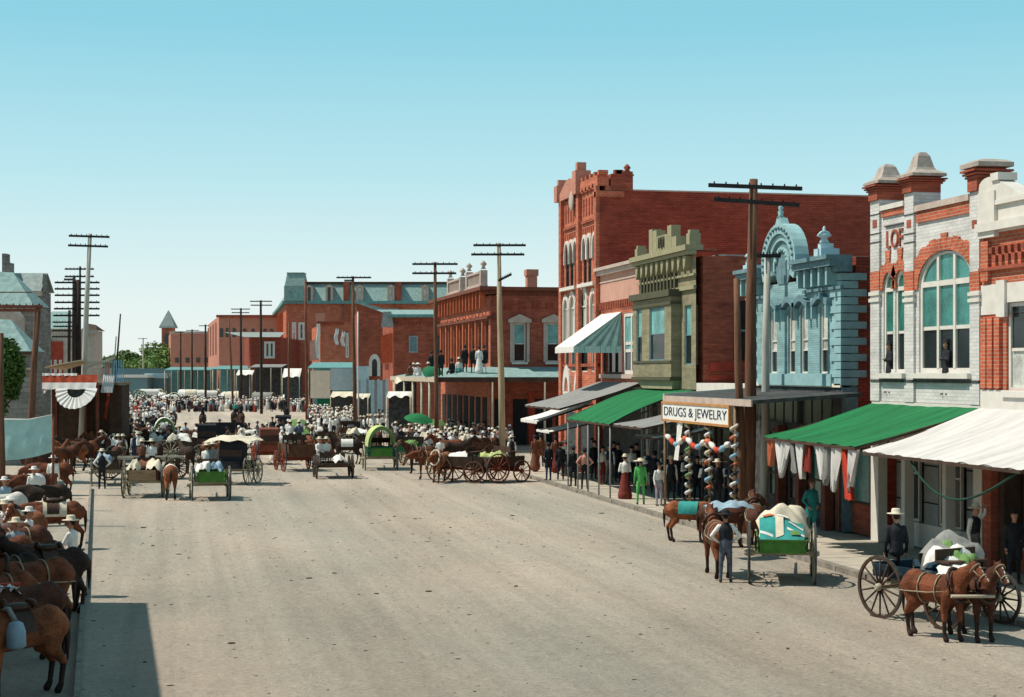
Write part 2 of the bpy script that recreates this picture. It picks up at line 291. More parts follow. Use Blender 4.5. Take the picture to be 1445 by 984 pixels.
# ================================================================ ground
XF, XK = 21.3, 17.44
def gmat():
    m = bpy.data.materials.new('road_dirt'); m.use_nodes = True; t = m.node_tree; b = t.nodes['Principled BSDF']; n = t.nodes.new; k = t.links.new
    b.inputs['Roughness'].default_value = .95; b.inputs['Specular IOR Level'].default_value = .1
    g = n('ShaderNodeNewGeometry')
    def noise(sc, det, st=(1, 1, 1), ro=.6):
        mp = n('ShaderNodeMapping'); mp.inputs[3].default_value = st; k(g.outputs['Position'], mp.inputs[0])
        a = n('ShaderNodeTexNoise'); a.inputs['Scale'].default_value = sc; a.inputs['Detail'].default_value = det; a.inputs['Roughness'].default_value = ro; k(mp.outputs[0], a.inputs[0]); return a.outputs[0]
    def mr(i, a, b_, c, d):
        r = n('ShaderNodeMapRange'); k(i, r.inputs[0]); r.inputs[1].default_value = a; r.inputs[2].default_value = b_; r.inputs[3].default_value = c; r.inputs[4].default_value = d; return r.outputs[0]
    big = noise(.11, 5, (1, .5, 1)); rut = noise(.55, 4, (1, .035, 1)); fine = noise(13, 8, (.6, 1, 1), .8); spk = noise(9, 3, (.5, 1, 1), .6); cl = noise(2.2, 9, (1, .8, 1), .75)
    def mul(a, c):
        q = n('ShaderNodeMath'); q.operation = 'MULTIPLY'; k(a, q.inputs[0]); k(c, q.inputs[1]); return q.outputs[0]
    f = mul(mul(mr(big, .3, .7, .84, 1.12), mr(rut, .35, .65, .86, 1.09)), mul(mr(fine, .3, .7, .62, 1.28), mr(cl, .3, .7, .88, 1.10)))
    f = mul(f, mr(noise(2.6, 4, (1, .012, 1), .55), .3, .7, .93, 1.06)); f = mul(f, mr(spk, .28, .36, .55, 1.0))
    v = n('ShaderNodeVectorMath'); v.operation = 'SCALE'; wm_ = n('ShaderNodeMix'); wm_.data_type = 'RGBA'; k(mr(noise(.16, 6, (1, .35, 1)), .38, .62, 0, 1), wm_.inputs[0]); wm_.inputs[6].default_value = (.455, .41, .345, 1); wm_.inputs[7].default_value = (.545, .45, .365, 1); k(wm_.outputs[2], v.inputs[0]); k(f, v.inputs[3]); k(v.outputs[0], b.inputs[0])
    hs = n('ShaderNodeMath'); k(fine, hs.inputs[0]); k(mul(cl, mr(rut, 0, 1, 1.2, 2.2)), hs.inputs[1])
    bp = n('ShaderNodeBump'); bp.inputs['Strength'].default_value = .9; bp.inputs['Distance'].default_value = .09; k(hs.outputs[0], bp.inputs['Height']); k(bp.outputs[0], b.inputs['Normal'])
    M['road'] = m
gmat()
struct(MB().add([(-2500, -60, 0), (2500, -60, 0), (2500, 4500, 0), (-2500, 4500, 0)], [(0, 1, 2, 3)]).build('road', 'road'))
g = MB()
for _ in range(1100):
    Y = rnd.uniform(24, 120) if rnd.random() < .8 else rnd.uniform(26, 60); X = rnd.uniform(-2, 17.2)
    r = rnd.uniform(.006, .022) * (1 + Y / 110) * (1.4 if rnd.random() < .08 else .75); g.ball((X, Y, r * .3), (r * rnd.uniform(1, 3.2), r * rnd.uniform(.7, 1.3), r * .5), rnd.choice((0, 0, 0, 1)), 5, 4)
stuff(tag(g.build('road_litter', ['dung', 'stone']), 'small stones and dark clods scattered over the dirt street', 'litter'))
# sidewalk with slabs and kerb stones on the right; it stops at the cross street
YC = yon(737, XK)
sw = struct(MB().box(XK + .25, 60, -10, YC, -.3, .10).build('sidewalk', 'sidewalk'))
Y = 10.0
while Y < YC - .1:
    y1 = min(Y + 1.9, YC); dz = rnd.uniform(-.006, .006)
    MB().box(XK + .26, XF - .01, Y + .014, y1 - .014, .101, .145 + dz).build('paving_slab', 'sidewalk', sw)
    a = rnd.uniform(-.03, .02); MB().box(XK + a, XK + .245, Y + .02, y1 - .02, -.2, .15 + dz).build('kerb_stone', 'kerb', sw); Y = y1
sw2 = struct(MB().box(17.0, 60, 104.3, 134, -.3, .14).build('sidewalk', 'sidewalk'))
# timber kerb on the left where the horses are tied
ka, kb, kc = Vector(ground(108, 1000)), Vector(ground(128, 690)), Vector(ground(134, 655))
tk = thing('timber_kerb', 'long weathered timber kerb beside the tied horses on the left edge of the street', 'kerb')
nseg = 16
for i in range(nseg):
    p, q = ka.lerp(kb, i / nseg), ka.lerp(kb, (i + 1) / nseg); d = (q - p) * .005
    MB().bar(p + d + Vector((0, 0, .1)), q - d + Vector((0, 0, .1)), .09, .2).build('plank', 'kerb', tk)
struct(MB().box(-90, -17, 120, 320, .0, .02).build('grass_verge', 'grass'))
# ================================================================ white odd-shaped hall (two bays, brick arches)
f = Fr('white_building', 'white painted brick hall with red brick arches, tall arched window and capped piers', 'building', XF, 1232); o = f.o; u, z = f.u, f.z
UE = u(1385)
b = MB(); zt = z(291, 1290); zb = 0.15
zs_ = z(526, 1300); ztr = z(405, 1300); W1, W2, W3, W4 = u(1247), u(1261.5), u(1263.5), u(1279); A0, A1 = u(1297), u(1373)
zcr = z(353, 1333)
wall(b, 0, UE, 4.5, zt, [(A0, A1, zs_, z(403, 1297), zcr - z(403, 1297)), (W1, W2, z(526, 1250), z(409, 1250), .62), (W3, W4, z(526, 1265), z(409, 1262), .62)], d=.3)
b.box(0, UE, .301, 12, 4.4, zt - .3, 1); b.box(0, UE, 1.2, 12, 0, 4.39, 1); b.box(.3, UE, .302, .5, 3, zt - .05, 0)
b.build('wall', ['brick_white', 'brick_dark'], o)
# red brick in relief
def vouss(cx, cz, r0, r1, n, ez=1.0, a0=0, a1=math.pi, y=-.05, name='brick'):
    for i in range(n):
        p, q = a0 + (a1 - a0) * (i + .03) / n, a0 + (a1 - a0) * (i + .97) / n; r = r1 + (.09 if i % 2 else 0) + (.15 if i == n // 2 else 0)
        MB().prism([(cx + r0 * math.cos(p), cz + ez * r0 * math.sin(p)), (cx + r * math.cos(p), cz + ez * r * math.sin(p)), (cx + r * math.cos(q), cz + ez * r * math.sin(q)), (cx + r0 * math.cos(q), cz + ez * r0 * math.sin(q))], y, .001).build(name, 'brick_bright', o)
zsp = z(403, 1297); rad = (A1 - A0) / 2
vouss((A0 + A1) / 2, zsp, rad + .01, rad + .62, 19, (zcr - zsp) / rad)
for a, c in ((W1, W2), (W3, W4)): vouss((a + c) / 2, z(409, 1255), (c - a) / 2 + .0, (c - a) / 2 + .22, 7, 1.5)
b = MB(); b.box(-.02, W1 - .02, -.045, .001, z(411, 1240), z(384, 1240)); b.box(W4 + .03, A0 - .03, -.045, .001, z(410, 1288), z(380, 1288)); b.box(A1 + .03, UE, -.045, .001, z(403, 1378), z(370, 1378)); b.build('brick_band', 'brick_bright', o)
b = MB(); b.box(u(1245.8), u(1279), -.06, .001, z(304, 1262), z(295, 1262)); b.box(u(1295), u(1371.5), -.06, .001, z(315.5, 1294.5), z(300, 1294.5)); b.build('brick_band', 'brick_bright', o)
MB().box(u(1246), u(1279), -.12, .3, z(294.5, 1262), z(287.5, 1262)).build('coping', 'white_paint', o)
MB().box(u(1295), u(1371.5), -.12, .3, z(299.5, 1294.5), z(291, 1294.5)).build('coping', 'cap_pink', o)
window(o, A0 + .01, A1 - .01, zs_, zsp, y=.08, cols=3, rows=(.5,), top='pane_teal', low='pane_dark', arch=(zcr - zsp) - .02, fw=.13)
for a, c in ((W1, W2), (W3, W4)): window(o, a + .01, c - .01, zs_, z(409, 1255), y=.07, cols=1, rows=(.48,), top='pane_green', low='pane_dark', arch=.6, fw=.1)
b = MB(); b.box(u(1244), u(1281), -.2, .0, z(534, 1250), z(527, 1250)); b.box(u(1291), u(1374), -.2, .0, z(534, 1292), z(527, 1292)); b.build('sill', 'white_paint', o)
b = MB(); b.box(0, UE, -.09, .0, z(539, 1240), z(535.5, 1240)); b.build('moulding', 'darkwall', o)
for x0, x1, pt, cap in ((1231, 1243.5, 285, 0), (1279, 1292, 274, 1), (1371.5, 1385, 272, 2)):
    a, c = u(x0), u(x1); d = c - a
    p = MB(); p.box(a, c, -.07, -.002, 4.5, z(pt, x0)); p.box(a + .01, c - .01, -.002, d + .2, zt - .4, z(pt, x0)); po = p.build('pier', 'brick_white', o)
    p = MB(); p.box(a - .004, c + .004, -.076, 0, z(411, x0) + .002, z(384, x0) - .002); p.build('brick_band', 'brick_bright', po)
    for yy in (397, 406): MB().box(a - .05, c + .05, -.11, 0, z(yy + 21, x0), z(yy + 16, x0)).build('moulding', 'white_paint', po)
    for yy in ((304, 331, 343) if cap < 2 else ()): MB().box(a - .02, c + .02, -.09, .0, z(yy + 1.2, x0), z(yy, x0)).build('moulding', 'darkwall', po)
    MB().box(a + d * .3, c - d * .25, -.085, -.065, z(323, x0), z(312, x0)).build('inset', 'brick_mid', po)
    q = MB(); top = z(pt, x0); hh = (.50, .46, .64)[cap]; q.box(a, c, -.14, d + .2, top + .002, top + hh); cy = (d + .06) / 2; cxm = (a + c) / 2
    for s_, k_ in ((.05, .55), (.10, .68), (.15, .82)): q.box(a - s_, c + s_, -.14 - s_, d + .2 + s_, top + hh * k_, top + hh * (k_ + .09))
    ch = q.build('chimney', 'brick_mid', po)
    t_ = top + hh + .002; e = d / 2
    if cap < 2: MB().lathe((cxm, cy + .0, t_), [(e + .24, 0), (e + .24, .08), (e + .02, .2), (e * .92, .28), (e * .62, .62 if cap else .54), (e * .35, .74 if cap else .63)], sq=True).build('cap', 'concrete', ch)
    else: MB().lathe((cxm, cy, t_), [(e + .26, 0), (e + .26, .12), (e + .1, .2), (e * .5, .24)], sq=True).build('cap', 'concrete', ch)
MB().box(u(1250), u(1277), -.05, 0, z(321, 1251), z(319, 1251)).build('moulding', 'darkwall', o)
me = textmesh('LOF', .78, .03); me.materials.append(M['brick_mid']); t = obj('lettering', me, o, ((u(1250) + u(1277)) / 2, -.02, (z(329, 1264) + z(347, 1264)) / 2), (R(90), 0, 0)); t.scale.x = .85
# street level of the white building
stz = z(640, 1240) ; b = MB()
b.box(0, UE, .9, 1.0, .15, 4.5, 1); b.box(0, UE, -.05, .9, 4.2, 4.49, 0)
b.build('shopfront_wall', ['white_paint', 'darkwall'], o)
for px0, px1, m_ in ((1233, 1243.5, 'white_paint'), (1276, 1281, 'white_paint'), (1334, 1339, 'white_paint'), (1378, 1390, 'white_paint')):
    MB().box(u(px0), u(px1), -.1, .2, .15, 4.2).build('column', m_, o)
for px0, px1 in ((1244, 1259), (1282, 1302), (1341, 1358)):
    p = MB().box(u(px0), u(px1), .5, .72, .15, 4.2).build('shutter_panel', 'grey_paint', o)
    for zz in (1.5, 2.6, 2.75): MB().box(u(px0) + .02, u(px1) - .02, .485, .499, zz, zz + .04).build('batten', 'dark', p)
for px0, px1, g_ in ((1260, 1275, 'pane_dark'), (1303, 1333, 'pane_dark'), (1359, 1377, 'pane_green')): window(o, u(px0), u(px1), .9, 4.1, y=.55, cols=1, rows=(.45,), top='pane_dark', low=g_, fw=.07)
MB().box(u(1245), u(1378), .45, .8, .15, .88).build('stall_riser', 'white_paint', o)
# ================================================================ red brick corner hall, rightmost
f = Fr('red_brick_building', 'red brick building with white stone bands and curved pediment at the right edge', 'building', XF, 1385.6); o = f.o; u, z = f.u, f.z
UE = u(1660); b = MB(); wx0, wx1 = u(1420), u(1475)
zw0, zw1 = z(552, 1420), z(428, 1420); ztop = z(332, 1386)
wall(b, 0, UE, z(550, 1386), z(445, 1386), [(wx0, wx1, z(550, 1386), z(445, 1386))], d=.3); wall(b, 0, UE, z(403, 1386), ztop, [], d=.3)
b.box(0, UE, .31, 12, 4.4, ztop); b.box(0, UE, 1.2, 12, 0, 4.39); b.build('wall', 'brick_bright', o)
b = MB(); wall(b, 0, UE, z(445, 1386) + .001, z(403, 1386) - .001, [(wx0, wx1, z(445, 1386), z(428, 1410))], y=-.03, d=.3); wall(b, 0, UE, 4.4, z(550, 1386) - .001, [], y=-.05)
b.box(0, UE, -.05, .3, ztop + .002, z(292, 1386)); b.box(0, UE, -.22, -.04, ztop + .05, ztop + .28); b.box(0, UE, -.135, .0, ztop + .72, ztop + .84); b.build('stone_band', 'white_paint', o)
b = MB(); zz = z(292, 1386) + .003; b.box(u(1387), u(1410), -.15, .5, zz - .88, zz + .35); c_ = u(1400); hh = z(250, 1400) - zz
b.prism([(u(1386), zz), (u(1386), zz + .5)] + [(u(1386) + (u(1413) - u(1386)) * (.5 - .5 * math.cos(math.pi * k / 8)), zz + .5 + (hh - .5) * math.sin(math.pi * k / 8)) for k in range(1, 8)] + [(u(1413), zz + .6), (u(1430), zz + .35), (u(1445), zz + .05), (u(1460), zz)], -.1, .35)
b.box(u(1405), u(1416), -.16, .4, zz + .6, zz + .8); b.build('pediment', 'cap_pink' if 0 else 'white_paint', o)
for k in range(34):
    xx = .55 + k * .33; MB().box(xx, xx + .16, -.1, 0, ztop - .55, ztop - .38).build('dentil', 'brick_mid', o)
    MB().box(xx + .16, xx + .32, -.08, 0, ztop - .78, ztop - .6).build('dentil', 'brick_mid', o)
for xx in (u(1388), u(1397), u(1407)): MB().box(xx, xx + .28, -.1, 0, z(548, 1388), z(449, 1388)).build('pilaster', 'brick_bright', o)
MB().box(.1, .5, -.1, 0, z(398, 1388), ztop - .2).build('pilaster', 'brick_bright', o); MB().box(0, UE, -.115, 0, z(384, 1388), z(379, 1388)).build('brick_band', 'brick_mid', o)
MB().box(u(1410), u(1422), -.1, 0, z(448, 1412), z(396, 1412)).build('keystone', 'white_paint', o)
window(o, wx0 + .02, wx1, zw0, zw1, y=.1, rows=(.47,), top='pane_dark', low='pane_curtain', fw=.1, sill='white_paint')
for a in (1560,): window(o, u(a), u(a) + 2, zw0, zw1, y=-.06, rows=(.47,), top='pane_dark', low='pane_curtain', fw=.1, sill='white_paint')
MB().box(u(1391), u(1403), -.1, .7, .15, 4.38).build('brick_pier', 'brick_mid', o); MB().box(u(1404), u(1412), .1, .8, .15, 4.38).build('door_frame', 'wood_dark', o)
MB().box(0, UE, .9, 1.0, .15, 4.38).build('shopfront_wall', 'darkwall', o); window(o, u(1416), u(1500), 1.1, 4.0, y=.6, cols=2, rows=(.8,), fm='wood_dark', top='pane_dark', low='pane_teal'); MB().box(u(1416), u(1500), .4, .85, .15, 1.08).build('stall_riser', 'brick_mid', o)
# ================================================================ blue building with horseshoe pediment
f = Fr('blue_building', 'pale blue painted brick building with horseshoe gable, urn and corner quoins', 'building', XF, 1057); o = f.o; u, z = f.u, f.z
UE = u(1188); b = MB(); zt = z(388, 1188); z0, z1 = z(527, 1130), z(436, 1130); wins = [(1086, 1096.5), (1112, 1122), (1129.5, 1140), (1156.5, 1168)]
zq = z(547, 1188)
wall(b, 0, UE, zq, zt, [(u(a), u(c), z0, z1) for a, c in wins], d=.32)
b.box(0, UE - .02, .33, .5, zq, zt, 0); b.build('wall', 'brick_blue', o)
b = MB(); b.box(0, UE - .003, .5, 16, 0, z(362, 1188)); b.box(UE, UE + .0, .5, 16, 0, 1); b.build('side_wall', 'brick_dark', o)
MB().box(-.1, UE + .05, 1.6, 16, z(362, 1188) + .002, z(359, 1188)).build('coping', 'concrete', o)
for a, c in wins: window(o, u(a) + .01, u(c) - .01, z0, z1, y=.11, rows=(.36, .52), top='pane_curtain', low='pane_dark', fw=.06)
MB().box(u(1073), u(1176), -.1, 0, z0 - .42, z0 - .02).build('sill', 'blue_paint', o); MB().box(0, UE, -.06, 0, zq, zq + .12).build('moulding', 'cream', o)
for a, c in wins:                                            # wavy hoods with small brackets
    A, B = u(a) - .35, u(c) + .35; m_ = (A + B) / 2; t = z1 + .02
    hd = MB().prism([(A + (B - A) * q_ / 10, t + .12 - .12 * math.cos(q_ / 10 * 2 * math.pi)) for q_ in range(11)] + [(A + (B - A) * q_ / 10, t + .32 - .13 * math.cos(q_ / 10 * 2 * math.pi)) for q_ in range(10, -1, -1)], -.2, 0).build('window_hood', 'blue_grey', o)
    for xx in (A + .05, B - .15): MB().prism([(xx, t - .42), (xx + .1, t - .42), (xx + .1, t), (xx, t)], -.2, 0).build('bracket', 'blue_paint', hd)
n = 14; zq0, zq1 = z(544, 1188), z(384, 1188)
for k in range(n):
    a = zq0 + (zq1 - zq0) * k / n; e = zq0 + (zq1 - zq0) * (k + 1) / n - .03; L = .85 if k % 2 else .5
    MB().box(UE - L, UE + .05, -.06, (.85 if k % 2 else .55), a, e).build('quoin', 'blue_paint' , o)
    MB().box(0, L, -.06, 0, a, e).build('quoin', 'blue_paint', o)
cz = z(384, 1188)
for (a, c) in ((-.1, u(1082)), (u(1136), UE + .15)):
    q = MB(); q.box(a, c, -.25, .3, cz + .01, cz + .2); q.box(a, c, -.5, .3, cz + .2, cz + .42); q.box(a, c, -.62, .3, cz + .42, cz + .56); q.box(a, c, -.12, 0, cz - .55, cz - .45); co = q.build('cornice', 'blue_grey', o)
    k = a + .2
    while k < c - .2: MB().prism([(k, cz - .4), (k + .14, cz - .4), (k + .14, cz + .18), (k, cz + .18)], -.4, 0).build('bracket', 'blue_paint', co); k += .62
gx, gz = u(1105.5), z(371, 1109); gr = (u(1136) - u(1082)) / 2 * .9
q = MB(); q.arc(gx, gz, gr - .42, gr, -.45, math.pi + .45, -.22, .3, 20, 0, .86); q.arc(gx, gz, gr - .68, gr - .43, -.5, math.pi + .5, -.12, .2, 20, 0, .84); q.build('horseshoe_arch', 'blue_paint', o)
q = MB(); q.prism([(gx + (gr - .69) * math.cos(math.pi * k / 16), gz + .82 * (gr - .69) * math.sin(math.pi * k / 16)) for k in range(17)] + [(gx - .45, gz - .75), (gx + .45, gz - .75)], -.03, .02, 1); q.arc(gx, gz - .1, gr - 1.0, gr - .86, -.3, math.pi + .3, -.1, 0, 14, 0, .82)
for k in range(9): aa = math.pi * (k + .5) / 9; q.ball((gx + .55 * math.cos(aa), -.06, gz + .5 * math.sin(aa)), .09, 0, 6, 4)
q.build('shell_ornament', ['blue_paint', 'blue_grey'], o)
for k in range(20): aa = -.2 + (math.pi + .4) * k / 19; MB().ball((gx + (gr - .2) * math.cos(aa), -.24, gz + .86 * (gr - .2) * math.sin(aa)), .07, 0, 6, 4).build('boss', 'blue_grey', o)
q = MB(); tz = gz + gr * .86; q.prism([(gx - .55, tz - .35), (gx + .55, tz - .35), (gx + .12, tz + .22), (gx - .12, tz + .22)], -.2, .1); q.lathe((gx, -.1, tz + .21), [(.14, 0), (.08, .1), (.11, .2), (.06, .28), (.1, .36), (.03, .46)], 10); q.build('finial', 'blue_paint', o)
for xx, nm in ((u(1165), .68), (u(1059), .5)):
    q = MB(); t = cz + .57; e_ = nm; q.box(xx - .42 * e_, xx + .5 * e_, -.45 * e_, .35, t, t + .42 * e_); q.box(xx - .25 * e_, xx + .3 * e_, -.3 * e_, .2, t + .42 * e_, t + .68 * e_); q.lathe((xx, -.05, t + .68 * e_), [(r_ * e_, z_ * e_) for r_, z_ in ((.26, 0), (.2, .15), (.14, .28), (.34, .36), (.36, .42), (.2, .6), (.06, .66), (.09, .76), (.03, .86))], 12); q.build('urn', 'blue_pale', o)
b = MB(); b.box(0, UE, .0, .4, .15, zq - .01, 0); b.box(UE - .02, UE + .03, .0, .55, .15, zq, 1); bb = b.build('shopfront_wall', ['darkwall', 'blue_grey'], o)
for k in range(9):
    a = .3 + k * .86; MB().box(a, a + .7, -.03, 0, 3.6, 4.5).build('transom_pane', 'pane_dark', bb)
for px0, px1, g_ in ((1090, 1107, 'pane_green'), (1118, 1132, 'pane_dark'), (1150, 1172, 'pane_green')): window(o, u(px0), u(px1), .9, 3.3, y=-.08, rows=(.35,), fm='wood_dark', top='pane_teal', low=g_)
for px in (1106, 1135, 1172): MB().box(u(px), u(px) + .35, -.35, -.04, .15, 3.5).build('column', 'red_brown', o)
# alley infill shop between the blue and the white building
f = Fr('shop_infill', 'narrow one storey shop with green window under the green awning', 'shop', XF + .25, 1190); o = f.o; u, z = f.u, f.z; UE = u(1231)
MB().box(0, UE, .1, 3, .15, 3.9).build('wall', 'brick_mid', o); window(o, .15, UE - .1, 1.15, 2.9, y=.02, rows=(), fm='wood_dark', top='pane_teal', low='pane_teal'); MB().box(.05, .35, -.3, .09, .15, 3.6).build('column', 'red_brown', o)
# ================================================================ low building with the sign porch
f = Fr('low_building', 'low one storey building with white parapet behind the sign porch', 'building', XF, 982.6); o = f.o; u, z = f.u, f.z; UE = u(1056.4)
MB().box(0, UE, .05, 12, .15, 4.2).build('wall', 'darkwall', o); MB().box(0, UE, 0, 1, 4.21, z(541, 1000)).build('parapet', 'white_paint', o)
for k, (a, c) in enumerate(((995, 1010), (1018, 1032), (1040, 1052))): window(o, u(a), u(c), .8, 3.2, y=-.02, rows=(.5,), fm='wood_dark', top='pane_dark', low='pane_dark')
# ================================================================ olive building
f = Fr('olive_building', 'olive green painted brick building with projecting bay and crested parapet', 'building', XF, 902.5); o = f.o; u, z = f.u, f.z
UE = u(982); b = MB(); zt = z(355, 975); zb = z(549, 950); BA, BB = u(906), u(961)
wl = (u(966), u(975.5), z(515, 970), z(431, 970))
wall(b, 0, UE, zb, zt, [(BA + .2, BB - .2, z(525, 930), z(432, 930)), wl], d=.3); b.build('wall', 'brick_olive', o)
b = MB(); b.box(0, UE - .002, .32, 13, 0, z(361, 982)); b.build('side_wall', 'brick_mid', o); MB().box(UE - .9, UE + .04, 1.0, 13, z(361, 982) + .003, z(358.5, 982)).build('coping', 'concrete', o)
MB().box(UE - .5, UE + .06, -.03, .9, zt + .0, z(350, 982)).build('coping', 'brick_mid', o)
MB().box(UE, UE + .05, .6, 13, z(537, 982), z(529, 982)).build('brick_band', 'red_paint', o)
MB().box(UE, UE + .05, .6, 13, z(524, 982), z(511, 982)).build('brick_band', 'red_paint', o)
# window in the side wall
wy = [xon(p_, f.Y0 - UE) - XF for p_ in (1035, 1052)]
sw_ = MB(); sw_.box(UE, UE + .06, wy[0], wy[1], z(509, 982), z(424, 982)); so = sw_.build('side_window', 'pane_dark', o); MB().box(UE + .06, UE + .09, wy[0], wy[1], z(468, 982), z(465, 982)).build('sash_bar', 'blue_grey', so)
# bay
b = MB(); P = .45; z0, z1 = z(532, 935), z(422, 935)
WN = [(u(911.5), u(919), z(515, 915), z(436, 915)), (u(930), u(951.5), z(509, 940), z(434, 940))]
wall(b, BA, BB, z0, z1, WN, y=-P, d=.25); b.add([(BA, -P, z0), (BA, 0, z0), (BA, 0, z1), (BA, -P, z1)], [(0, 1, 2, 3)]); b.add([(BB, -P, z0), (BB, 0, z0), (BB, 0, z1), (BB, -P, z1)], [(0, 1, 2, 3)]); b.add([(BA, -P, z0), (BB, -P, z0), (BB, 0, z0), (BA, 0, z0)], [(0, 1, 2, 3)]); b.add([(BA, -P + .26, z0), (BB, -P + .26, z0), (BB, -P + .26, z1), (BA, -P + .26, z1)], [(0, 1, 2, 3)], 1)
bay = b.build('bay', ['brick_olive', 'dark'], o)
b = MB(); b.box(BA - .15, BB + .12, -P - .15, 0, z1 + .01, z1 + .3); b.box(BA - .05, BB + .05, -P - .06, 0, z1 - .35, z1 - .22); b.box(BA - .04, BB + .04, -P - .07, 0, z0 - .14, z0 - .01); b.box(BA, BB, -P - .04, -P, z0 + .62, z0 + .72); b.build('moulding', 'olive_dark', bay)
for w_ in WN: window(bay, w_[0] + .01, w_[1] - .01, w_[2], w_[3], y=-P + .07, rows=(.5,), fm='blue_grey', top='pane_blind', low='pane_dark', fw=.06)
window(o, wl[0] + .01, wl[1] - .01, wl[2], wl[3], y=.08, rows=(.5,), fm='blue_grey', top='pane_blind', low='pane_dark', fw=.06)
MB().prism([(BA + .05, z0 - .15), (BB - .05, z0 - .15), (BB - .2, zb), (BA + 1.3, zb)], -.35, 0).build('bracket', 'olive_paint', bay)
bt = z1 + .31
for k in range(11): a = BA + .15 + k * (BB - BA - .3) / 11; MB().box(a, a + .22, -.14, 0, bt + .05, bt + .75).build('vent_slat', 'olive_dark', o)
# main cornice
b = MB(); b.box(-.08, UE + .08, -.5, .3, zt + .01, zt + .24); b.box(-.08, UE + .08, -.38, .0, zt - .16, zt); b.box(-.05, UE + .05, -.12, 0, zt - 1.05, zt - .95); b.box(-.05, UE + .05, -.12, 0, zt - 1.62, zt - 1.45); co = b.build('cornice', 'olive_paint', o)
for k in range(10): a = .4 + k * (UE - .8) / 9.5; MB().prism([(a, zt - .8), (a + .2, zt - .6), (a + .3, zt - .2), (a - .1, zt - .2)], -.3, 0).build('bracket', 'olive_paint', co)
b = MB(); t = zt + .25
for x0_, x1_, h_ in ((-.1, .3, .42), (UE - .7, UE - .25, .5)): b = MB(); b.box(x0_, x1_, -.2, .3, t, t + h_); b.box(x0_ + .08, x1_ - .08, -.15, .25, t + h_, t + h_ + .15); b.build('pier', 'olive_paint', o)

b = MB()
for x0_, x1_, h_ in ((u(921), u(926), 1.32), (u(926), u(932), 1.2), (u(932), u(947), .85), (u(947), u(953), 1.25), (u(953), u(960), .62)): b.box(x0_, x1_ - .03, -.18, .25, t, t + h_ * .86)
cr = b.build('parapet_crest', 'olive_paint', o)
me = textmesh('101', .72, .05); me.materials.append(M['olive_dark']); obj('numerals', me, cr, ((u(932) + u(947)) / 2, -.2, t + .38), (R(90), 0, 0))
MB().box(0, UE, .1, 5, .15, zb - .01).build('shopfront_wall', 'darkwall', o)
for k in range(6): MB().box(.4 + k * 1.35, .5 + k * 1.35, -.05, .09, .15, 4).build('column', 'grey_paint', o)
# ================================================================ pink brick shop front
f = Fr('pink_brick_building', 'two storey brick building with pink frieze between the olive and tall red buildings', 'building', XF + .05, 846.5); o = f.o; u, z = f.u, f.z
UE = u(902.3); zt = z(384, 847); zb = z(541, 902); b = MB(); wa = (u(850), u(877.5), z(528, 864), z(443, 864)); wb = (u(880), u(903) - .1, z(528, 890), z(441, 890))
wall(b, 0, UE, zb, zt - 1.6, [wa, wb], d=.3); b.box(0, UE, .31, 10, 0, zt - .2); b.build('wall', 'brick_bright', o)
b = MB(); b.box(0, UE, -.02, .2, zt - 1.6, zt - .01); fr_ = b.build('frieze', 'pink_paint', o)
b = MB(); b.box(-.05, UE, -.35, .3, zt, zt + .16); b.box(-.03, UE, -.22, 0, zt - .22, zt - .01); b.box(0, UE, -.06, 0, zt - .62, zt - .55); b.build('cornice', 'cap_pink', o)
for k in range(22): a = .1 + k * (UE - .2) / 22; MB().box(a, a + .16, -.08, 0, zt - 2.0, zt - 1.62).build('dentil', 'brick_mid', o)
window(o, wa[0], wa[1], wa[2], wa[3], y=.08, cols=3, rows=(.6,), fm='wood_dark', top='pane_dark', low='pane_dark', fw=.1); window(o, wb[0], wb[1], wb[2], wb[3], y=.06, cols=2, rows=(.38, .5), fm='white_paint', top='pane_blind', low='pane_dark', fw=.18)
MB().box(wa[0] - .1, UE, -.16, 0, z(534, 864), wa[2] - .01).build('sill', 'cap_pink', o)
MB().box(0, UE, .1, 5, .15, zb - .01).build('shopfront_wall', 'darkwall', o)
# ================================================================ tall red building
f = Fr('tall_red_building', 'tall three storey red brick building with battlements and white hooded windows', 'building', XF, 793); o = f.o; u, z = f.u, f.z
UE = u(846); zt = z(262, 846); b = MB()
up = [(798.5, 803.5), (804.8, 809.5), (810.8, 815.5), (823.5, 828), (830, 834.5), (838, 843)]
mid = [(797, 802.5), (805.5, 812.5), (818, 829), (835, 842)]
g1 = [(796, 806), (812, 820)]
O1 = [(u(a), u(c), z(397, 840), z(347, 840), .55) for a, c in up]; O2 = [(u(a), u(c), z(525, 840), z(430, 840), (u(c) - u(a)) * .6) for a, c in mid]
wall(b, 0, UE, 0, zt, O1 + O2, d=.3); b.box(0, UE - .003, .31, xon(1240, f.Y0 - UE) - XF, 0, z(268.5, 846)); b.add([(0, 0, 0), (0, .31, 0), (0, .31, zt), (0, 0, zt)], [(0, 1, 2, 3)]); b.box(.02, UE, .32, 1.0, zt - .6, zt, 0)
b.build('wall', 'brick_bright', o)
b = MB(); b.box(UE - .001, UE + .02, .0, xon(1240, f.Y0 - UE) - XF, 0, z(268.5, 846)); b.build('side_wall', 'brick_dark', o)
MB().box(UE - .3, UE + .06, xon(893, f.Y0 - UE) - XF, xon(1240, f.Y0 - UE) - XF, z(268.5, 846) + .002, z(266.5, 846)).build('coping', 'cap_pink', o)
b = MB(); sx = xon(893, f.Y0 - UE) - XF; b.box(UE - .4, UE + .03, .6, sx, z(268.4, 846), z(247, 846)); b.box(UE - .45, UE + .06, .6, sx + .05, z(247, 846), z(245, 846)); pr = b.build('side_parapet', 'brick_mid', o)
for k in range(4): MB().box(UE - .3, UE, .8 + k * (sx - 1.4) / 4, 1.0 + k * (sx - 1.4) / 4, z(245, 846) + .002, z(245, 846) + .22).build('merlon', 'brick_mid', pr)
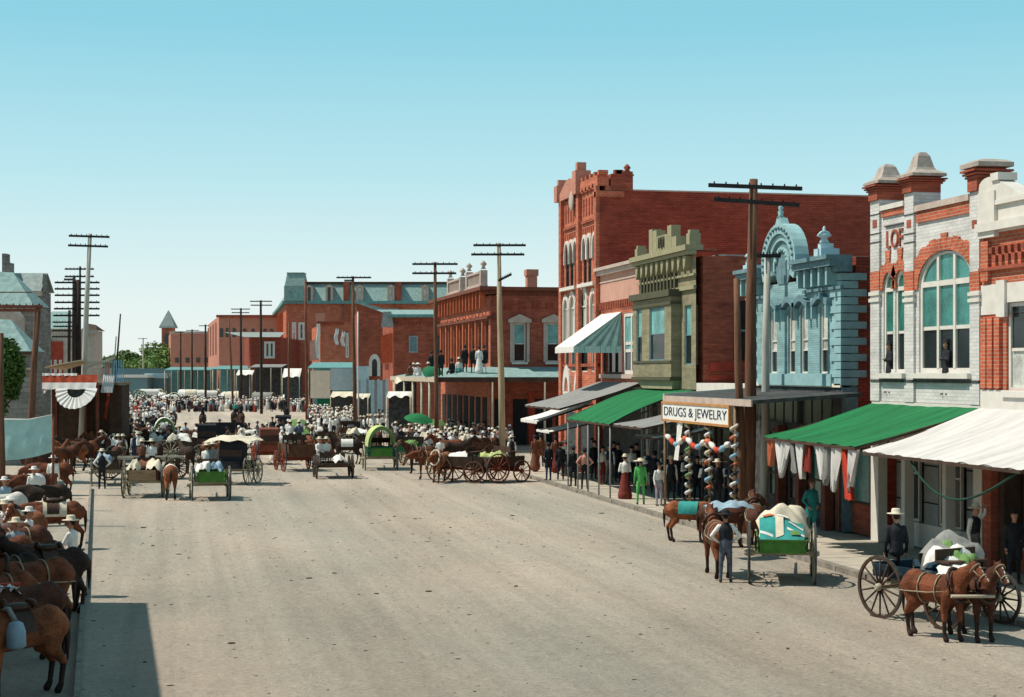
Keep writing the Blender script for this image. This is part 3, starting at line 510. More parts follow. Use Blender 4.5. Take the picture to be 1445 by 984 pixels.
q = MB(); q.box(UE - .4, UE, sx - .5, sx, z(245, 846), z(241, 846)); q.lathe((UE - .2, sx - .25, z(241, 846)), [(.2, 0), (.12, .1), (.2, .22), (.05, .4)], 8); q.build('finial', 'brick_mid', pr)
for (a, c, r0, r1) in ((u(793), u(796), 0, 0), (u(817.5), u(821), 0, 0), (u(843.5), u(846), 0, 0)): MB().box(a, c, -.2, 0, 0, zt).build('pilaster', 'brick_bright', o)
for k, w_ in enumerate(O1 + O2):
    ww = window(o, w_[0] + .01, w_[1] - .01, w_[2], w_[3], y=.07, rows=(.5,), fm='wood_dark' if k < 6 else 'white_paint', top='pane_dark' if k < 6 else 'pane_curtain', low='pane_dark', arch=w_[4] - .02, fw=.06)
    r0 = (w_[1] - w_[0]) / 2; cx = (w_[0] + w_[1]) / 2; q = MB(); q.arc(cx, w_[3], r0 + .01, r0 + (.13 if k < 6 else .22), -.0, math.pi, -.1, 0, 10, 0, max(1.15, w_[4] / r0)); h_ = .6 if k < 6 else 2.2
    for s_ in (-1, 1): q.box(cx + s_ * (r0 + .01), cx + s_ * (r0 + .15), -.1, 0, w_[3] - h_, w_[3])
    q.build('window_hood', 'white_paint', ww)
for (a, c) in ((797, 817), (822, 843.5)):
    A, B = u(a), u(c)
    for k in range(5): x_ = A + .2 + k * (B - A - .3) / 5; MB().box(x_, x_ + .22, -.03, 0, z(300, 840) , z(275, 840)).build('recess_panel', 'brick_dark', o)
    for k in range(7): x_ = A + .1 + k * (B - A - .2) / 7; MB().box(x_, x_ + .16, -.03, 0, z(326, 840), z(317, 840)).build('recess_panel', 'brick_dark', o)
    MB().box(A, B, -.1, 0, z(311, 840), z(307, 840)).build('brick_band', 'brick_mid', o)
    MB().box(A - .1, B + .05, -.3, 0, z(403, 840), z(398, 840)).build('sill', 'white_paint', o)
    for k in range(4): x_ = A + .1 + k * (B - A - .2) / 4; MB().prism([(x_, z(267, 840)), (x_ + .5, z(267, 840)), (x_ + .25, z(258, 840))], -.12, 0).build('gablet', 'brick_mid', o)
b = MB(); t = zt + .002; A, B = u(790), u(821)
b.box(A, A + .7, -.35, .5, t, t + .9); b.box(A + .15, A + .5, -.2, .3, t + .9, t + 1.25); b.prism([(A + .7, t), (B - .8, t), (B - .8, t + .8), ((A + B) / 2 + .4, t + 1.05), ((A + B) / 2 - .4, t + .95), (A + .7, t + .35)], -.2, .2); b.box(B - .8, B, -.35, .5, t, t + 1.25); b.box(B - .6, B - .2, -.2, .3, t + 1.25, t + 1.7); b.build('battlement', 'brick_pink', o)
b = MB(); b.box(B + .01, UE, -.12, .5, t, t + .55)
for k in range(5): b.box(B + .2 + k * .85, B + .5 + k * .85, -.1, .4, t + .55, t + .78)
b.box(UE - .6, UE + .12, -.2, 1.3, t - .6, t - .3); b.build('battlement', 'brick_bright', o)
MB().ball(((A + B) / 2 + 1.2, -.25, t - .3), (.5, .1, .55), 0).build('shield_ornament', 'cap_pink', o)
for (a, c) in g1:
    A, B = u(a), u(c); r0 = (B - A) / 2; q = MB(); q.arc((A + B) / 2, z(553, 808), r0 * .55, r0, 0, math.pi, -.1, 0, 10, 0, 1.8); q.prism([(A, z(575, 808)), (B, z(575, 808)), (B, z(553, 808)), (A, z(553, 808))], -.09, 0); q.build('arch_hood', 'white_paint', o)
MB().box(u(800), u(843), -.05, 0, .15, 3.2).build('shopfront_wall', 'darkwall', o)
MB().box(0, UE, -.08, 0, z(518, 800), z(514, 800)).build('brick_band', 'brick_mid', o)
# ================================================================ corner brick block across the side street
Y6 = yon(692, XF)
f = Fr('corner_brick_building', 'two storey brick corner block with bracketed cornice behind the wrap around porch roof', 'building', XF, 622); o = f.o; u, z = f.u, f.z
UE = u(692); zt = z(405, 692); b = MB(); zq = 5.2; xr_ = 24
fw_ = [(1.2 + k * 2.6, 2.4 + k * 2.6, 6.0, 9.0) for k in range(8) if 2.4 + k * 2.6 < UE - .5]
wall(b, 0, UE, 0, zt - .6, fw_, d=.3); b.box(0, UE - .31, .31, xr_, 0, zt - .6)
b.build('wall', 'brick_bright', o)
for w_ in fw_:
    window(o, w_[0] + .02, w_[1] - .02, w_[2], w_[3], y=.2, rows=(.5,), fm='wood_dark', top='pane_dark', low='pane_dark', fw=.08, head='brick_mid')
    MB().box(w_[0] - .55, w_[0] - .2, -.18, 0, 5.2, 9.4).build('pilaster', 'orange_red', o)
# side wall faces the camera: root turned a quarter so its local x runs to the right
sd_ = obj('side_wall', None, o, (UE, 0, 0), math.pi / 2)
S6 = lambda px: xon(px, Y6) - XF; z6 = lambda py, px: zon(py, xon(px, Y6), Y6)
SW = [(S6(724), S6(742.5), z6(511, 733), z6(456, 733)), (S6(771), S6(790), z6(511, 780), z6(456, 780))]
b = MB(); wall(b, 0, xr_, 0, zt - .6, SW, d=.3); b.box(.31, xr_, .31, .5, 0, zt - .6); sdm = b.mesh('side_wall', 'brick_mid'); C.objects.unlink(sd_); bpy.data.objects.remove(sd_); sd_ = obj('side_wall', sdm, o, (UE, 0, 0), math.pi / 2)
for w_ in SW:
    window(sd_, w_[0] + .02, w_[1] - .02, w_[2], w_[3], y=.16, rows=(.47,), fm='white_paint', top='pane_blind', low='pane_dark', fw=.1, sill='white_paint')
    a, c, t = w_[0], w_[1], w_[3]; q = MB(); q.box(a - .22, a - .03, -.1, 0, w_[2], t); q.box(c + .03, c + .22, -.1, 0, w_[2], t); q.prism([(a - .35, t + .02), (c + .35, t + .02), (c + .35, t + .25), ((a + c) / 2, t + .62), (a - .35, t + .25)], -.16, 0); q.build('window_hood', 'cap_pink', sd_)
b = MB(); t = zt - .6
b.box(-.9, UE + .9, -.9, .8, t + .35, t + .6); b.box(-.5, UE + .5, -.5, .8, t + .1, t + .34); b.box(-.3, UE + .3, -.3, .5, t - 1.6, t - 1.4); b.box(UE - .5, UE + .5, .8, xr_, t + .35, t + .6); b.box(UE - .6, UE + .02, .8, xr_, t + .002, t + .349)
co = b.build('cornice', 'red_brown', o)
k = .5
while k < UE: MB().prism([(k, t - .9), (k + .2, t - .9), (k + .2, t + .34), (k, t + .34)], -.7, -.31).build('bracket', 'orange_red', co); k += 1.35
for k in range(11): MB().box(UE + .001, UE + .06, 1 + k * 1.0, 1.5 + k * 1.0, t - .95, t - .45).build('frieze_panel', 'brick_dark', o)
for a, c in ((u(630), u(650)), (u(656), u(679))):
    q = MB(); t2 = zt + .0; q.box(a, c, -.1, .5, t2, t2 + .3); q.box(a + .2, a + .7, 0, .5, t2, t2 + 1.6); q.box(c - .7, c - .2, 0, .5, t2, t2 + 1.4); q.box(a + .9, c - .9, .0, .4, t2 + 1.2, t2 + 1.35); q.box(a + .9, c - .9, .0, .4, t2 + .3, t2 + .45)
    n_ = int((c - a - 1.8) / .35)
    for k in range(n_): q.box(a + .95 + k * .35, a + 1.1 + k * .35, .1, .3, t2 + .45, t2 + 1.2)
    q.lathe((a + .45, .25, t2 + 1.7), [(.2, 0), (.1, .15), (.26, .35), (.05, .6)], 8); q.lathe((c - .45, .25, t2 + 1.5), [(.2, 0), (.1, .15), (.26, .35), (.05, .6)], 8); q.build('balustrade', 'cap_pink', o)
ck = MB(); ca = (S6(753), S6(767)); cz_ = z6(403, 760); ck.box(ca[0], ca[1], 2, 2.7, cz_ - .5, cz_ + .8); ck.box(ca[0] - .08, ca[1] + .08, 1.92, 2.78, cz_ + .8, cz_ + 1.25); ck.build('chimney', 'brick_pink', sd_)
# ground floor shop openings of the corner block
for k in range(8): MB().box(1 + k * 2.5, 2.6 + k * 2.5, -.04, .0, .3, 3.6).build('shop_opening', 'dark', o)
for k, (a, c) in enumerate(((.3, 1.1), (1.6, 2.6), (3.2, 4.4), (4.7, 6))): MB().box(a, c, -.05, 0, .3, 3.5).build('shop_opening', 'dark', sd_)
MB().box(2.7, 3.1, -.1, 0, .15, 4).build('pilaster', 'red_paint', sd_)
# porch round the corner
pc = ground(616, 525 + 91 * 1.02)[:2]; PX, PY = 16.9, 104.6; zr0, zr1 = 5.02, 5.75
po = thing('corner_porch', 'teal tin porch roof on thin posts wrapping the corner brick block', 'porch', (PX, PY, 0)); yf = 128 - PY; wx = 24
b = MB(); b.add([(0, 0, zr0), (wx, 0, zr0), (wx, Y6 - PY - .02, zr1), (XF - PX, Y6 - PY - .02, zr1), (XF - PX - .02, yf, zr1), (0, yf, zr0)], [(0, 1, 2, 3), (0, 3, 4, 5)])
v = list(b.v); b.add([(x, y, z_ - .1) for x, y, z_ in v], [(3, 2, 1, 0), (5, 4, 3, 0)]); b.build('roof', 'teal_roof', po)
b = MB(); b.box(-.06, wx, -.06, -.001, zr0 - .3, zr0 + .03, 0); b.box(-.06, -.001, 0, yf, zr0 - .3, zr0 + .03, 1); b.build('fascia', ['wood_dark', 'wood_pale'], po)
for px_ in (598, 606): pass
for y_ in (0.05, 3.6, 7.2, 11.5, 16, 22): MB().tube([(.05, y_, 0), (.05, y_, zr0 - .1)], .09, 6).build('post', 'wood_pale', po)
for x_ in (xon(695, PY) - PX, xon(769, PY) - PX, 12.5): MB().tube([(x_, .05, 0), (x_, .05, zr0 - .1)], .08, 6).build('post', 'wood_pale', po)
b = MB(); b.box(XF - PX + 0.1, XF - PX + 8, Y6 - PY - 3, Y6 - PY - .1, .0, .3); b.box(XF - PX + 0.1, XF - PX + 8, Y6 - PY - 3.4, Y6 - PY - 3, 0, .15); b.build('step', 'concrete', po)
# ================================================================ far blocks: local frame faces the camera
def block(name, label, cat, px0, px1, zc, ytop, skew, depth, wallm, sidem=None, ybot=None, group=None):
    """front face px0..px1 at distance zc; the street face runs back to px=skew at depth"""
    f = Fr(name, label, cat, px=px0, zc=zc, group=group); o = f.o; w = f.u(px1); h = f.z(ytop); sx = (skew - px0) * (zc + depth) / F + (px0 - px0) 
    sx = (skew - CX) * (zc + depth) / F - (px0 - CX) * zc / F
    b = MB(); b.foot([(0, 0), (w, 0), (w, depth), (sx, depth)], 0 if ybot is None else f.z(ybot), h, 0); b.build('wall', wallm, o)
    return f, w, h, sx, depth
def sidefacing(o, w, sx, depth):                              # helper frame lying along the street face
    L = math.hypot(sx, depth); a = math.atan2(-depth, -sx); return L, a
# brick block with the teal eaves behind the porch
f, w, h, sx, dp = block('brick_building', 'brick block with low teal roof and tall column windows left of the corner block', 'building', 555, 640, 158, 444, 540, 14, 'brick_mid'); o = f.o; u, z = f.u, f.z
MB().add([(-.5, -.6, h), (w, -.6, h), (w, 6, z(434)), (sx, 6, z(434))], [(0, 1, 2, 3)]).build('roof', 'teal_roof', o); MB().box(-.5, w, -.6, -.4, h - .3, h).build('eaves', 'teal_canopy', o)
window(o, u(577), u(590), z(498), z(474), y=-.06, rows=(), fm='grey_paint', top='blue_grey', fw=.15); window(o, u(612), u(622), z(498), z(474), y=-.06, rows=(.5,), fm='wood_dark', top='pane_dark', fw=.15)
for k in range(14): MB().box(u(560) + k * .37, u(560) + k * .37 + .18, -.05, 0, z(459), z(455)).build('dentil', 'brick_dark', o)
L = math.hypot(sx, dp)
for k in range(5):
    t0 = (k + .3) / 5; MB().box(-.1, .35, -.1, .35, z(512), z(470)).build('column', 'orange_red', o, (sx * t0 - .25, dp * t0, 0)); 
MB().box(-.4, .4, -.2, .3, z(522), z(513)).build('plinth', 'brick_pink', o, (sx * .4, dp * .4, 0))
MB().prism([(u(538), z(462)), (u(556), z(462)), (u(552), z(440)), (u(541), z(440))], -.4, .2).build('gable_sign', 'grey_paint', o)
# gabled brick wall
f, w, h, sx, dp = block('gabled_brick_building', 'plain brick side wall with sloping teal verge behind a telegraph pole', 'building', 504, 560, 186, 442, 498, 12, 'brick_mid'); o = f.o; u, z = f.u, f.z
MB().prism([(0, h), (u(541), h), (u(504), z(427))], 0.0, 10).build('gable', 'brick_mid', o); MB().prism([(-.3, z(424)), (-.3, z(427)), (u(541), h - .0), (w, h), (w, h + .5), (u(541), h + .5)], -.4, 11).build('verge', 'teal_roof', o)
fo = MB(); A, B = u(521), u(537)
fo.arc((A + B) / 2, z(512), (B - A) / 2 * .45, (B - A) / 2, 0, math.pi, -.35, -.0, 10, 0, 1.5); fo.box(A, A + .35, -.35, 0, z(531), z(512)); fo.box(B - .35, B, -.35, 0, z(531), z(512)); aw = fo.build('arched_window', 'white_paint', o, (0, -.1, 0)); MB().box(A + .3, B - .3, -.1, -.02, z(531), z(503)).build('pane', 'pane_dark', aw)
MB().box(u(500), u(521), -.3, 0, 0, z(517)).build('lower_wall', 'blue_pale', o)
# lower brick block with flags
f, w, h, sx, dp = block('low_brick_building', 'low square brick block with white cloths hung at its windows', 'building', 452, 506, 226, 458, 440, 24, 'brick_bright'); o = f.o; u, z = f.u, f.z
b = MB(); b.box(-.4, u(486), -.5, .3, h, h + .4); b.build('cornice', 'brick_dark', o); MB().box(-.6, .6, -.6, .6, h + .4, h + 1.6).build('pier', 'brick_pink', o)
window(o, u(488), u(492), z(505), z(470), y=-.06, rows=(.5,), fm='white_paint', top='pane_curtain', fw=.15)
for t0 in (.15, .45, .75): MB().box(-.3, .3, -.2, .6, z(508), z(478)).build('column', 'cap_pink', o, (sx * t0 - .3, dp * t0, 0))
for (a, y0, y1) in ((473, 463, 485), (482, 467, 487), (447, 456, 505)):
    c = MB(); pts = []
    for i in range(7):
        for j in range(5): pts.append((u(a) + j * .13 + .1 * math.sin(i * 1.2), -.8 + .12 * math.sin(j * 2.1 + i), z(y0) - (z(y0) - z(y1)) * i / 6 - .3 * (j % 2)))
    c.add(pts, [(i * 5 + j, i * 5 + j + 1, i * 5 + j + 6, i * 5 + j + 5) for i in range(6) for j in range(4)], 0, True)
    l = c.build('hanging_cloth', 'bunting_white'); l.location = o.location; l.rotation_euler = o.rotation_euler; tag(l, 'long white cloth hung from the low square brick block', 'cloth', 'white cloths hung on the low brick block')
# mansard hotel
f, w, h, sx, dp = block('mansard_hotel', 'long brick hotel with pale teal mansard roof, dormers and corner tower', 'building', 404, 640, 285, 429, 388, 60, 'brick_bright'); o = f.o; u, z = f.u, f.z
zr = z(400); b = MB(); b.foot([(-.6, -.8), (w, -.8), (w, dp), (sx - .6, dp)], h + .001, h + .5); b.build('cornice', 'teal_canopy', o)
b = MB(); q = [(-.3, -.4), (w, -.4), (w, dp), (sx - .3, dp)]; q2 = [(1.2, 1.6), (w, 1.6), (w, dp), (sx + 1.6, dp)]
b.add([(x, y, h + .5) for x, y in q] + [(x, y, zr) for x, y in q2], [(0, 1, 5, 4), (4, 5, 6, 7), (3, 0, 4, 7), (1, 2, 6, 5)]); mr_ = b.build('mansard_roof', 'slate' if 0 else 'teal_roof', o)
MB().box(1, w, 1.2, 2, zr, zr + .35).build('roof_kerb', 'wood_dark', mr_)
for a in (437, 465, 508, 552, 600):
    A, B = u(a - 5), u(a + 5); d_ = MB(); d_.box(A, A + .35, -.7, 1, z(426), z(406)); d_.box(B - .35, B, -.7, 1, z(426), z(406)); d_.prism([(A - .2, z(406)), (B + .2, z(406)), ((A + B) / 2, z(402))], -.8, 1.5); dd = d_.build('dormer', 'cap_pink', mr_)
    MB().box(A + .35, B - .35, -.5, 1.2, z(426), z(406)).build('pane', 'pane_dark' if a < 470 else 'pane_curtain', dd)
for a in (489, 562): MB().box(u(a - 4), u(a + 4), -.6, 1.5, h - 3, z(398)).build('chimney', 'brick_mid', o)
b = MB(); A, B = u(403), u(432); cx = (A + B) / 2; r0 = (B - A) / 2
b.add([(cx - r0 * 1.0, -1.2, zr - .5), (cx + r0, -1.2, zr - .5), (cx + r0, 3, zr - .5), (cx - r0, 3, zr - .5), (cx - r0 * .8, -.6, z(386)), (cx + r0 * .8, -.6, z(386)), (cx + r0 * .8, 2.4, z(386)), (cx - r0 * .8, 2.4, z(386))], [(0, 1, 5, 4), (1, 2, 6, 5), (2, 3, 7, 6), (3, 0, 4, 7), (4, 5, 6, 7)])
b.box(cx - r0 * .85, cx + r0 * .85, -.8, 2.6, z(386), z(385)); b.box(cx - r0 * 1.05, cx + r0 * 1.05, -1.3, 3.1, h + .5, zr - .5); tw = b.build('tower_roof', 'teal_roof', o)
for a in (411, 419, 426): MB().box(u(a - 2), u(a + 2), -1.35, -1.29, z(424), z(410)).build('pane', 'pane_blind', tw)
for a in (391, 396, 400): MB().box(-.6, .6, -.3, .3, 2, h - 1).build('pilaster', 'orange_red', o, (sx * (404 - a) / 16, dp * (404 - a) / 16, 0))
for a, c_ in ((412, 431),): window(o, u(412), u(418), z(482), z(455), y=-.06, rows=(.5,), fm='white_paint', top='pane_curtain', fw=.3); window(o, u(421), u(430), z(480), z(455), y=-.06, rows=(.5,), fm='white_paint', top='pane_dark', fw=.4)
# small dark block with white window
f, w, h, sx, dp = block('small_brick_building', 'small dark brick block with grey roof and large white framed window', 'building', 353, 396, 262, 476, 345, 25, 'brick_dark'); o = f.o; u, z = f.u, f.z
MB().add([(-.8, -1, h), (w, -1, h), (w, 5, z(468)), (sx, 5, z(468))], [(0, 1, 2, 3)]).build('roof', 'slate', o); window(o, u(373), u(388), z(506), z(482), y=-.06, cols=2, rows=(), top='pane_dark', low='pane_dark', fw=.35)
# arched brick block
f, w, h, sx, dp = block('arcaded_brick_building', 'faded pink brick block with a row of dark arched windows', 'building', 309, 392, 330, 446, 294, 60, 'brick_pink'); o = f.o; u, z = f.u, f.z
for a in (312.5, 321, 330.5, 345.5, 357, 374, 383):
    yb = 476 if a < 335 else 468; A, B = u(a - 2.4), u(a + 2.4); q = MB(); n_ = 8; zz = z(465 if a < 335 else 466)
    q.prism([(A, z(yb)), (B, z(yb))] + [((A + B) / 2 + (B - A) / 2 * math.cos(math.pi * k / n_), zz + .9 * (B - A) / 2 * math.sin(math.pi * k / n_)) for k in range(n_ + 1)], -.08, .0); q.build('window', 'pane_dark', o)
MB().box(-.5, w, -.5, 0, h - .3, h + .2).build('cornice', 'brick_mid', o)
for t0 in (.2, .45, .7, .95): MB().box(-.5, .5, -.5, .5, z(500), h - 1).build('pilaster', 'pink_paint', o, (sx * t0 + .3, dp * t0, 0))
f, w, h, sx, dp = block('pink_block', 'plain pale pink brick block far down the street', 'building', 241, 300, 400, 470, 238, 30, 'brick_pink'); o = f.o; u, z = f.u, f.z
MB().box(-.3, w, -.4, 0, h - .2, h + .4).build('cornice', 'cap_pink', o)
for a in (247, 262, 277, 288): MB().box(u(a), u(a) + 1, -.1, 0, z(512), z(505)).build('opening', 'pane_dark', o)
# church tower
f = Fr('church_tower', 'distant brick church tower with a pointed grey spire', 'tower', px=236, zc=440); o = f.o; u, z = f.u, f.z; r0 = u(244) 
MB().box(-r0, r0, 0, 2 * r0, 0, z(463)).build('tower_wall', 'brick_bright', o); MB().lathe((0, r0, z(463)), [(r0 + .6, 0), (r0 + .5, .5), (.1, z(438) - z(463))], sq=True).build('spire', 'slate', o)
MB().prism([(-.8, z(488)), (.8, z(488)), (.8, z(474)), (0, z(470)), (-.8, z(474))], -.1, 0).build('belfry_opening', 'pane_dark', o)
# canopies and shed fronts along the far side of the street, beyond the cross street
def canopy(label, pxa, pxb, zc, y0, y1, m_, npost, post='wood_pale', dp=6):
    f = Fr('street_canopy', label, 'canopy', px=pxa, zc=zc, group=None); o = f.o; w = f.u(pxb)
    MB().add([(0, 0, f.z(y1)), (w, 0, f.z(y1)), (w, dp, f.z(y0)), (0, dp, f.z(y0)), (0, 0, f.z(y1) - .15), (w, 0, f.z(y1) - .15)], [(0, 1, 2, 3), (0, 4, 5, 1)]).build('roof', m_, o)
    for k in range(npost): MB().tube([(w * (k + .03) / max(1, npost - .9), .1, 0), (w * (k + .03) / max(1, npost - .9), .1, f.z(y1) - .1)], .09, 5).build('post', post, o)
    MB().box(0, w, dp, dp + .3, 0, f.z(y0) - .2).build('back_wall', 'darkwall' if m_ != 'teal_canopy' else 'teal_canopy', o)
    return f
canopy('long teal street canopy in front of the arcaded pink block', 300, 362, 268, 516, 521, 'teal_canopy', 7)
canopy('pale teal street canopy under the plain pink block', 232, 298, 330, 518, 522, 'teal_canopy', 8)
canopy('grey street canopy in front of the small dark brick block', 352, 398, 252, 514, 518, 'grey_awning', 4)
canopy('dark teal street canopy sloping above the cream hoarding', 434, 502, 205, 511, 519, 'teal_canopy', 3)
f = Fr('painted_hoarding', 'boxed hoarding with cream and pale blue faces below the teal canopy', 'hoarding', px=438, zc=200); u, z = f.u, f.z
MB().box(0, u(466), 0, .3, z(562), z(523)).build('panel', 'cream', f.o); MB().box(u(466.3), u(499), 0, .3, z(551), z(520)).build('panel', 'blue_pale', f.o); MB().box(u(447), u(499), .5, .8, 0, z(563)).build('base_wall', 'green_deep', f.o)
for a, b_ in ((0, 0), (u(466), 0), (u(499), 0)): MB().box(a, a + .25, .31, .5, 0, z(530)).build('post', 'wood_dark', f.o)
f = Fr('board_fence', 'pale blue grey plank wall under the left end of the porch', 'fence', px=505, zc=150); u, z = f.u, f.z
for k in range(11): MB().box(k * .26, k * .26 + .24, 0, .06, 0, z(535) - rnd.uniform(0, .15)).build('plank', 'blue_pale' if k % 3 else 'grey_paint', f.o)
MB().box(0, 2.9, .07, .15, 1.5, 1.7).build('rail', 'wood', f.o)
def awn_loose(label, pxa, pxb, zc, y0, y1, m_, dp=2.2):
    f = Fr('canvas_awning', label, 'awning', px=pxa, zc=zc); w = f.u(pxb); n_ = 8; b = MB(); vs = []
    for i in range(n_ + 1):
        for j in range(4): t = j / 3; vs.append((w * i / n_, dp * t, f.z(y1) + (f.z(y0) - f.z(y1)) * t - .12 * math.sin(i * 1.7) * (1 - t)))
    b.add(vs, [(i * 4 + j, i * 4 + j + 1, i * 4 + j + 5, i * 4 + j + 4) for i in range(n_) for j in range(3)], 0, True); b.build('canvas', m_, f.o)
    for x_ in (.05, w - .05): MB().tube([(x_, 0, 0), (x_, 0, f.z(y1))], .05, 5).build('post', 'wood_pale', f.o)
    MB().box(0, w, dp + .05, dp + .2, 0, f.z(y0) - .1).build('stall_back', 'darkwall', f.o)
awn_loose('slanting white canvas awning beside the red pole', 398, 423, 225, 520, 532, 'canvas_white'); awn_loose('low white canvas awning under the cream hoarding', 466, 500, 175, 553, 560, 'canvas')
awn_loose('pale canvas stall awning in front of the blue plank wall', 500, 520, 142, 556, 562, 'canvas'); awn_loose('cream canvas awning under the left end of the porch', 556, 585, 122, 532, 540, 'canvas'); awn_loose('drooping white canvas awning behind the porch posts', 545, 580, 118, 553, 560, 'canvas_white')
awn_loose('white canvas fly roof in front of the long teal canopy', 333, 356, 250, 522, 529, 'canvas_white')
# ================================================================ awnings on the right
def awning(label, X0, pa, pb, zw, zf, m_, Xf=17.75, frame=True, val=0, wave=0, posts=0, mat2=None, zf2=None):
    Ya, Yb = yon(pa, X0), yon(pb, X0); o = thing('awning', label, 'awning', (X0 - .02, Ya, 0), -math.pi / 2); L = Ya - Yb; D = X0 - Xf; zf2 = zf if zf2 is None else zf2
    nx, ny = 36, 10; vs = []
    for k in range(2):
        for i in range(nx + 1):
            for j in range(ny + 1):
                t = j / ny; s_ = i / nx; zz = zw + ((zf + (zf2 - zf) * s_) - zw) * (t ** (1.6 if wave else 1.0)) - .045 * math.sin(s_ * L / 1.1 * math.pi) ** 2 * (.3 + t) - .07 * math.sin(t * math.pi) + .012 * math.sin(9 * s_ + 7 * t)
                vs.append((L * s_, -.02 - D * t, zz - k * .03))
    n2 = (nx + 1) * (ny + 1); fs = []
    for i in range(nx):
        for j in range(ny): a = i * (ny + 1) + j; fs.append((a, a + 1, a + ny + 2, a + ny + 1)); fs.append((a + n2, a + ny + 1 + n2, a + ny + 2 + n2, a + 1 + n2))
    MB().add(vs, fs, 0, True).build('canvas', m_, o)
    if val:
        b = MB(); n_ = int(L / .35)
        for k in range(n_): b.prism([(L * k / n_, zf), (L * (k + 1) / n_, zf), (L * (k + 1) / n_, zf - val * .7), (L * (k + .5) / n_, zf - val), (L * k / n_, zf - val * .7)], -D - .04, -D - .02)
        b.build('valance', mat2 or m_, o)
    b = MB()
    for x_ in (.03, L - .03): b.bar((x_, 0, zw - .12), (x_, -D, (zf if x_ < 1 else zf2) - .08), .07)
    b.bar((0, -D + .02, zf - .07), (L, -D + .02, zf2 - .07), .08); b.build('frame', 'wood_dark', o)
    for k in range(posts): x_ = .1 + (L - .2) * k / max(1, posts - 1); MB().tube([(x_, -D + .05, .14), (x_, -D + .05, zf - .08)], .035, 6).build('post', 'grey_paint', o)
    return o, L, D
gA = awning('dark green sloping awning hung with scarves in front of the white building', XF, 1232, 1383, 4.42, 3.42, 'green_awning', 17.7)
wA = awning('broad white sloping awning at the right edge of the photograph', XF, 1384, 1640, 4.42, 3.3, 'white_awning', 17.9)
for px_ in (1279, 1337, 1385):
    pass
for x_ in (.15, 4.2, 9): MB().bar((x_, 0, 3.0), (x_, -2.2, 3.5), .05).build('brace', 'white_paint', wA[0])
grA = awning('long grey sloping awning below the pink brick building', XF, 846, 905, 4.9, 3.72, 'grey_awning', 17.4)
gcA = awning('rounded bright green canvas awning under the olive building', XF, 909, 981, 4.62, 3.25, 'green_awning', 17.6, wave=1, posts=5)
gB = awning('low grey canvas awning tucked between the rounded green one and the sign porch', XF, 983.5, 1030, 4.0, 3.25, 'grey_awning', 17.7)
w1 = awning('upper white canvas awning over the far end of the right pavement', 20.6, 812, 838, 3.9, 2.95, 'canvas_white', 17.7, val=.18); w2 = awning('lower small white awning below the other white awning', 20.0, 818, 838, 3.0, 2.5, 'canvas_white', 17.8, val=.12)
w3 = awning('small white shop awning between the grey awning and the sign porch', 20.4, 970, 1000, 3.2, 2.85, 'canvas_white', 18.2)
# striped window awning on the pink building
Ya, Yb = yon(848, XF), yon(877, XF); L = Ya - Yb; z0, z1 = zon(444, XF, Ya), zon(489, XF, Yb); D = 2.4
o = thing('window_awning', 'white and teal striped window awning on the pink brick building', 'awning', (XF, Ya, 0), -math.pi / 2)
b = MB(); b.add([(0, 0, z0), (L, 0, z0), (L, -D, z1), (0, -D, z1)], [(0, 1, 2, 3)]); b.build('canvas', 'canvas_white', o)
for k in range(9):
    t0, t1 = k / 9, (k + 1) / 9; MB().add([(L, 0, z0), (L + .03 * (k % 2), -D * t0, z1), (L + .03 * (k % 2), -D * t1, z1)], [(0, 1, 2)]).build('side_stripe', 'canvas_teal' if k % 2 else 'teal_roof', o)
    MB().prism([(0, z1), (.0, z1 - .3), (.01, z1 - .3), (.01, z1)], 0, .01).build('fringe', 'canvas_white', o, (L, -D * t1, 0)) if 0 else MB().box(L, L + .02, -D * t1, -D * t0 - .02, z1 - .32, z1).build('fringe', 'canvas_teal', o)
MB().box(0, L, -D - .02, -D, z1 - .3, z1).build('valance', 'canvas_white', o)
# sign porch
Ya, Yb = yon(937, 17.6), yon(1062, 17.6); L = Ya - Yb; o = thing('sign_porch', 'tin roofed porch over the pavement carrying the long white drug sign', 'porch', (17.6, Ya, 0), -math.pi / 2)
zf = zon(559, 17.6, Ya); zw = zon(550, XF, Ya); b = MB(); b.add([(0, 0, zf), (L, 0, zf), (L, XF - 17.65, zw), (0, XF - 17.65, zw), (0, 0, zf - .12), (L, 0, zf - .12), (L, XF - 17.65, zw - .12), (0, XF - 17.65, zw - .12)], [(0, 1, 2, 3), (7, 6, 5, 4), (0, 4, 5, 1), (3, 7, 4, 0), (1, 5, 6, 2)]); b.m = [1 if i < 99 else 0 for i in range(len(b.m))]; b.build('roof', ['grey_awning', 'darkwall'], o); MB().bar((-.04, 0, zf + .02), (-.04, 3.6, zw + .02), .07, .14).build('verge', 'white_paint', o); MB().box(0, L, -.05, -.004, zf - .2, zf + .02).build('fascia', 'cap_pink', o)
GP = [u_ for u_ in (0.03, Ya - yon(972, 17.6), Ya - yon(1000, 17.6), Ya - yon(1036, 17.6))]
for k, x_ in enumerate(GP): MB().tube([(x_, .03, .14), (x_, .03, zf - .1)], .05, 8).build('post', 'wood', o)
sg = thing('shop_sign', 'long white sign board with thin dark letters in a brown frame on the porch edge', 'sign', (17.52, Ya - .15, zon(580, 17.6, Ya)), -math.pi / 2); SL = (Ya - .15) - yon(1035, 17.6)
MB().box(0.08, SL - .08, -.05, .0, -.28, .28).build('board', 'sign_white', sg); b = MB(); b.box(0, SL, -.08, .02, -.36, -.28); b.box(0, SL, -.08, .02, .28, .36); b.box(0, .08, -.08, .02, -.28, .28); b.box(SL - .08, SL, -.08, .02, -.28, .28); b.build('frame', 'sign_frame', sg)
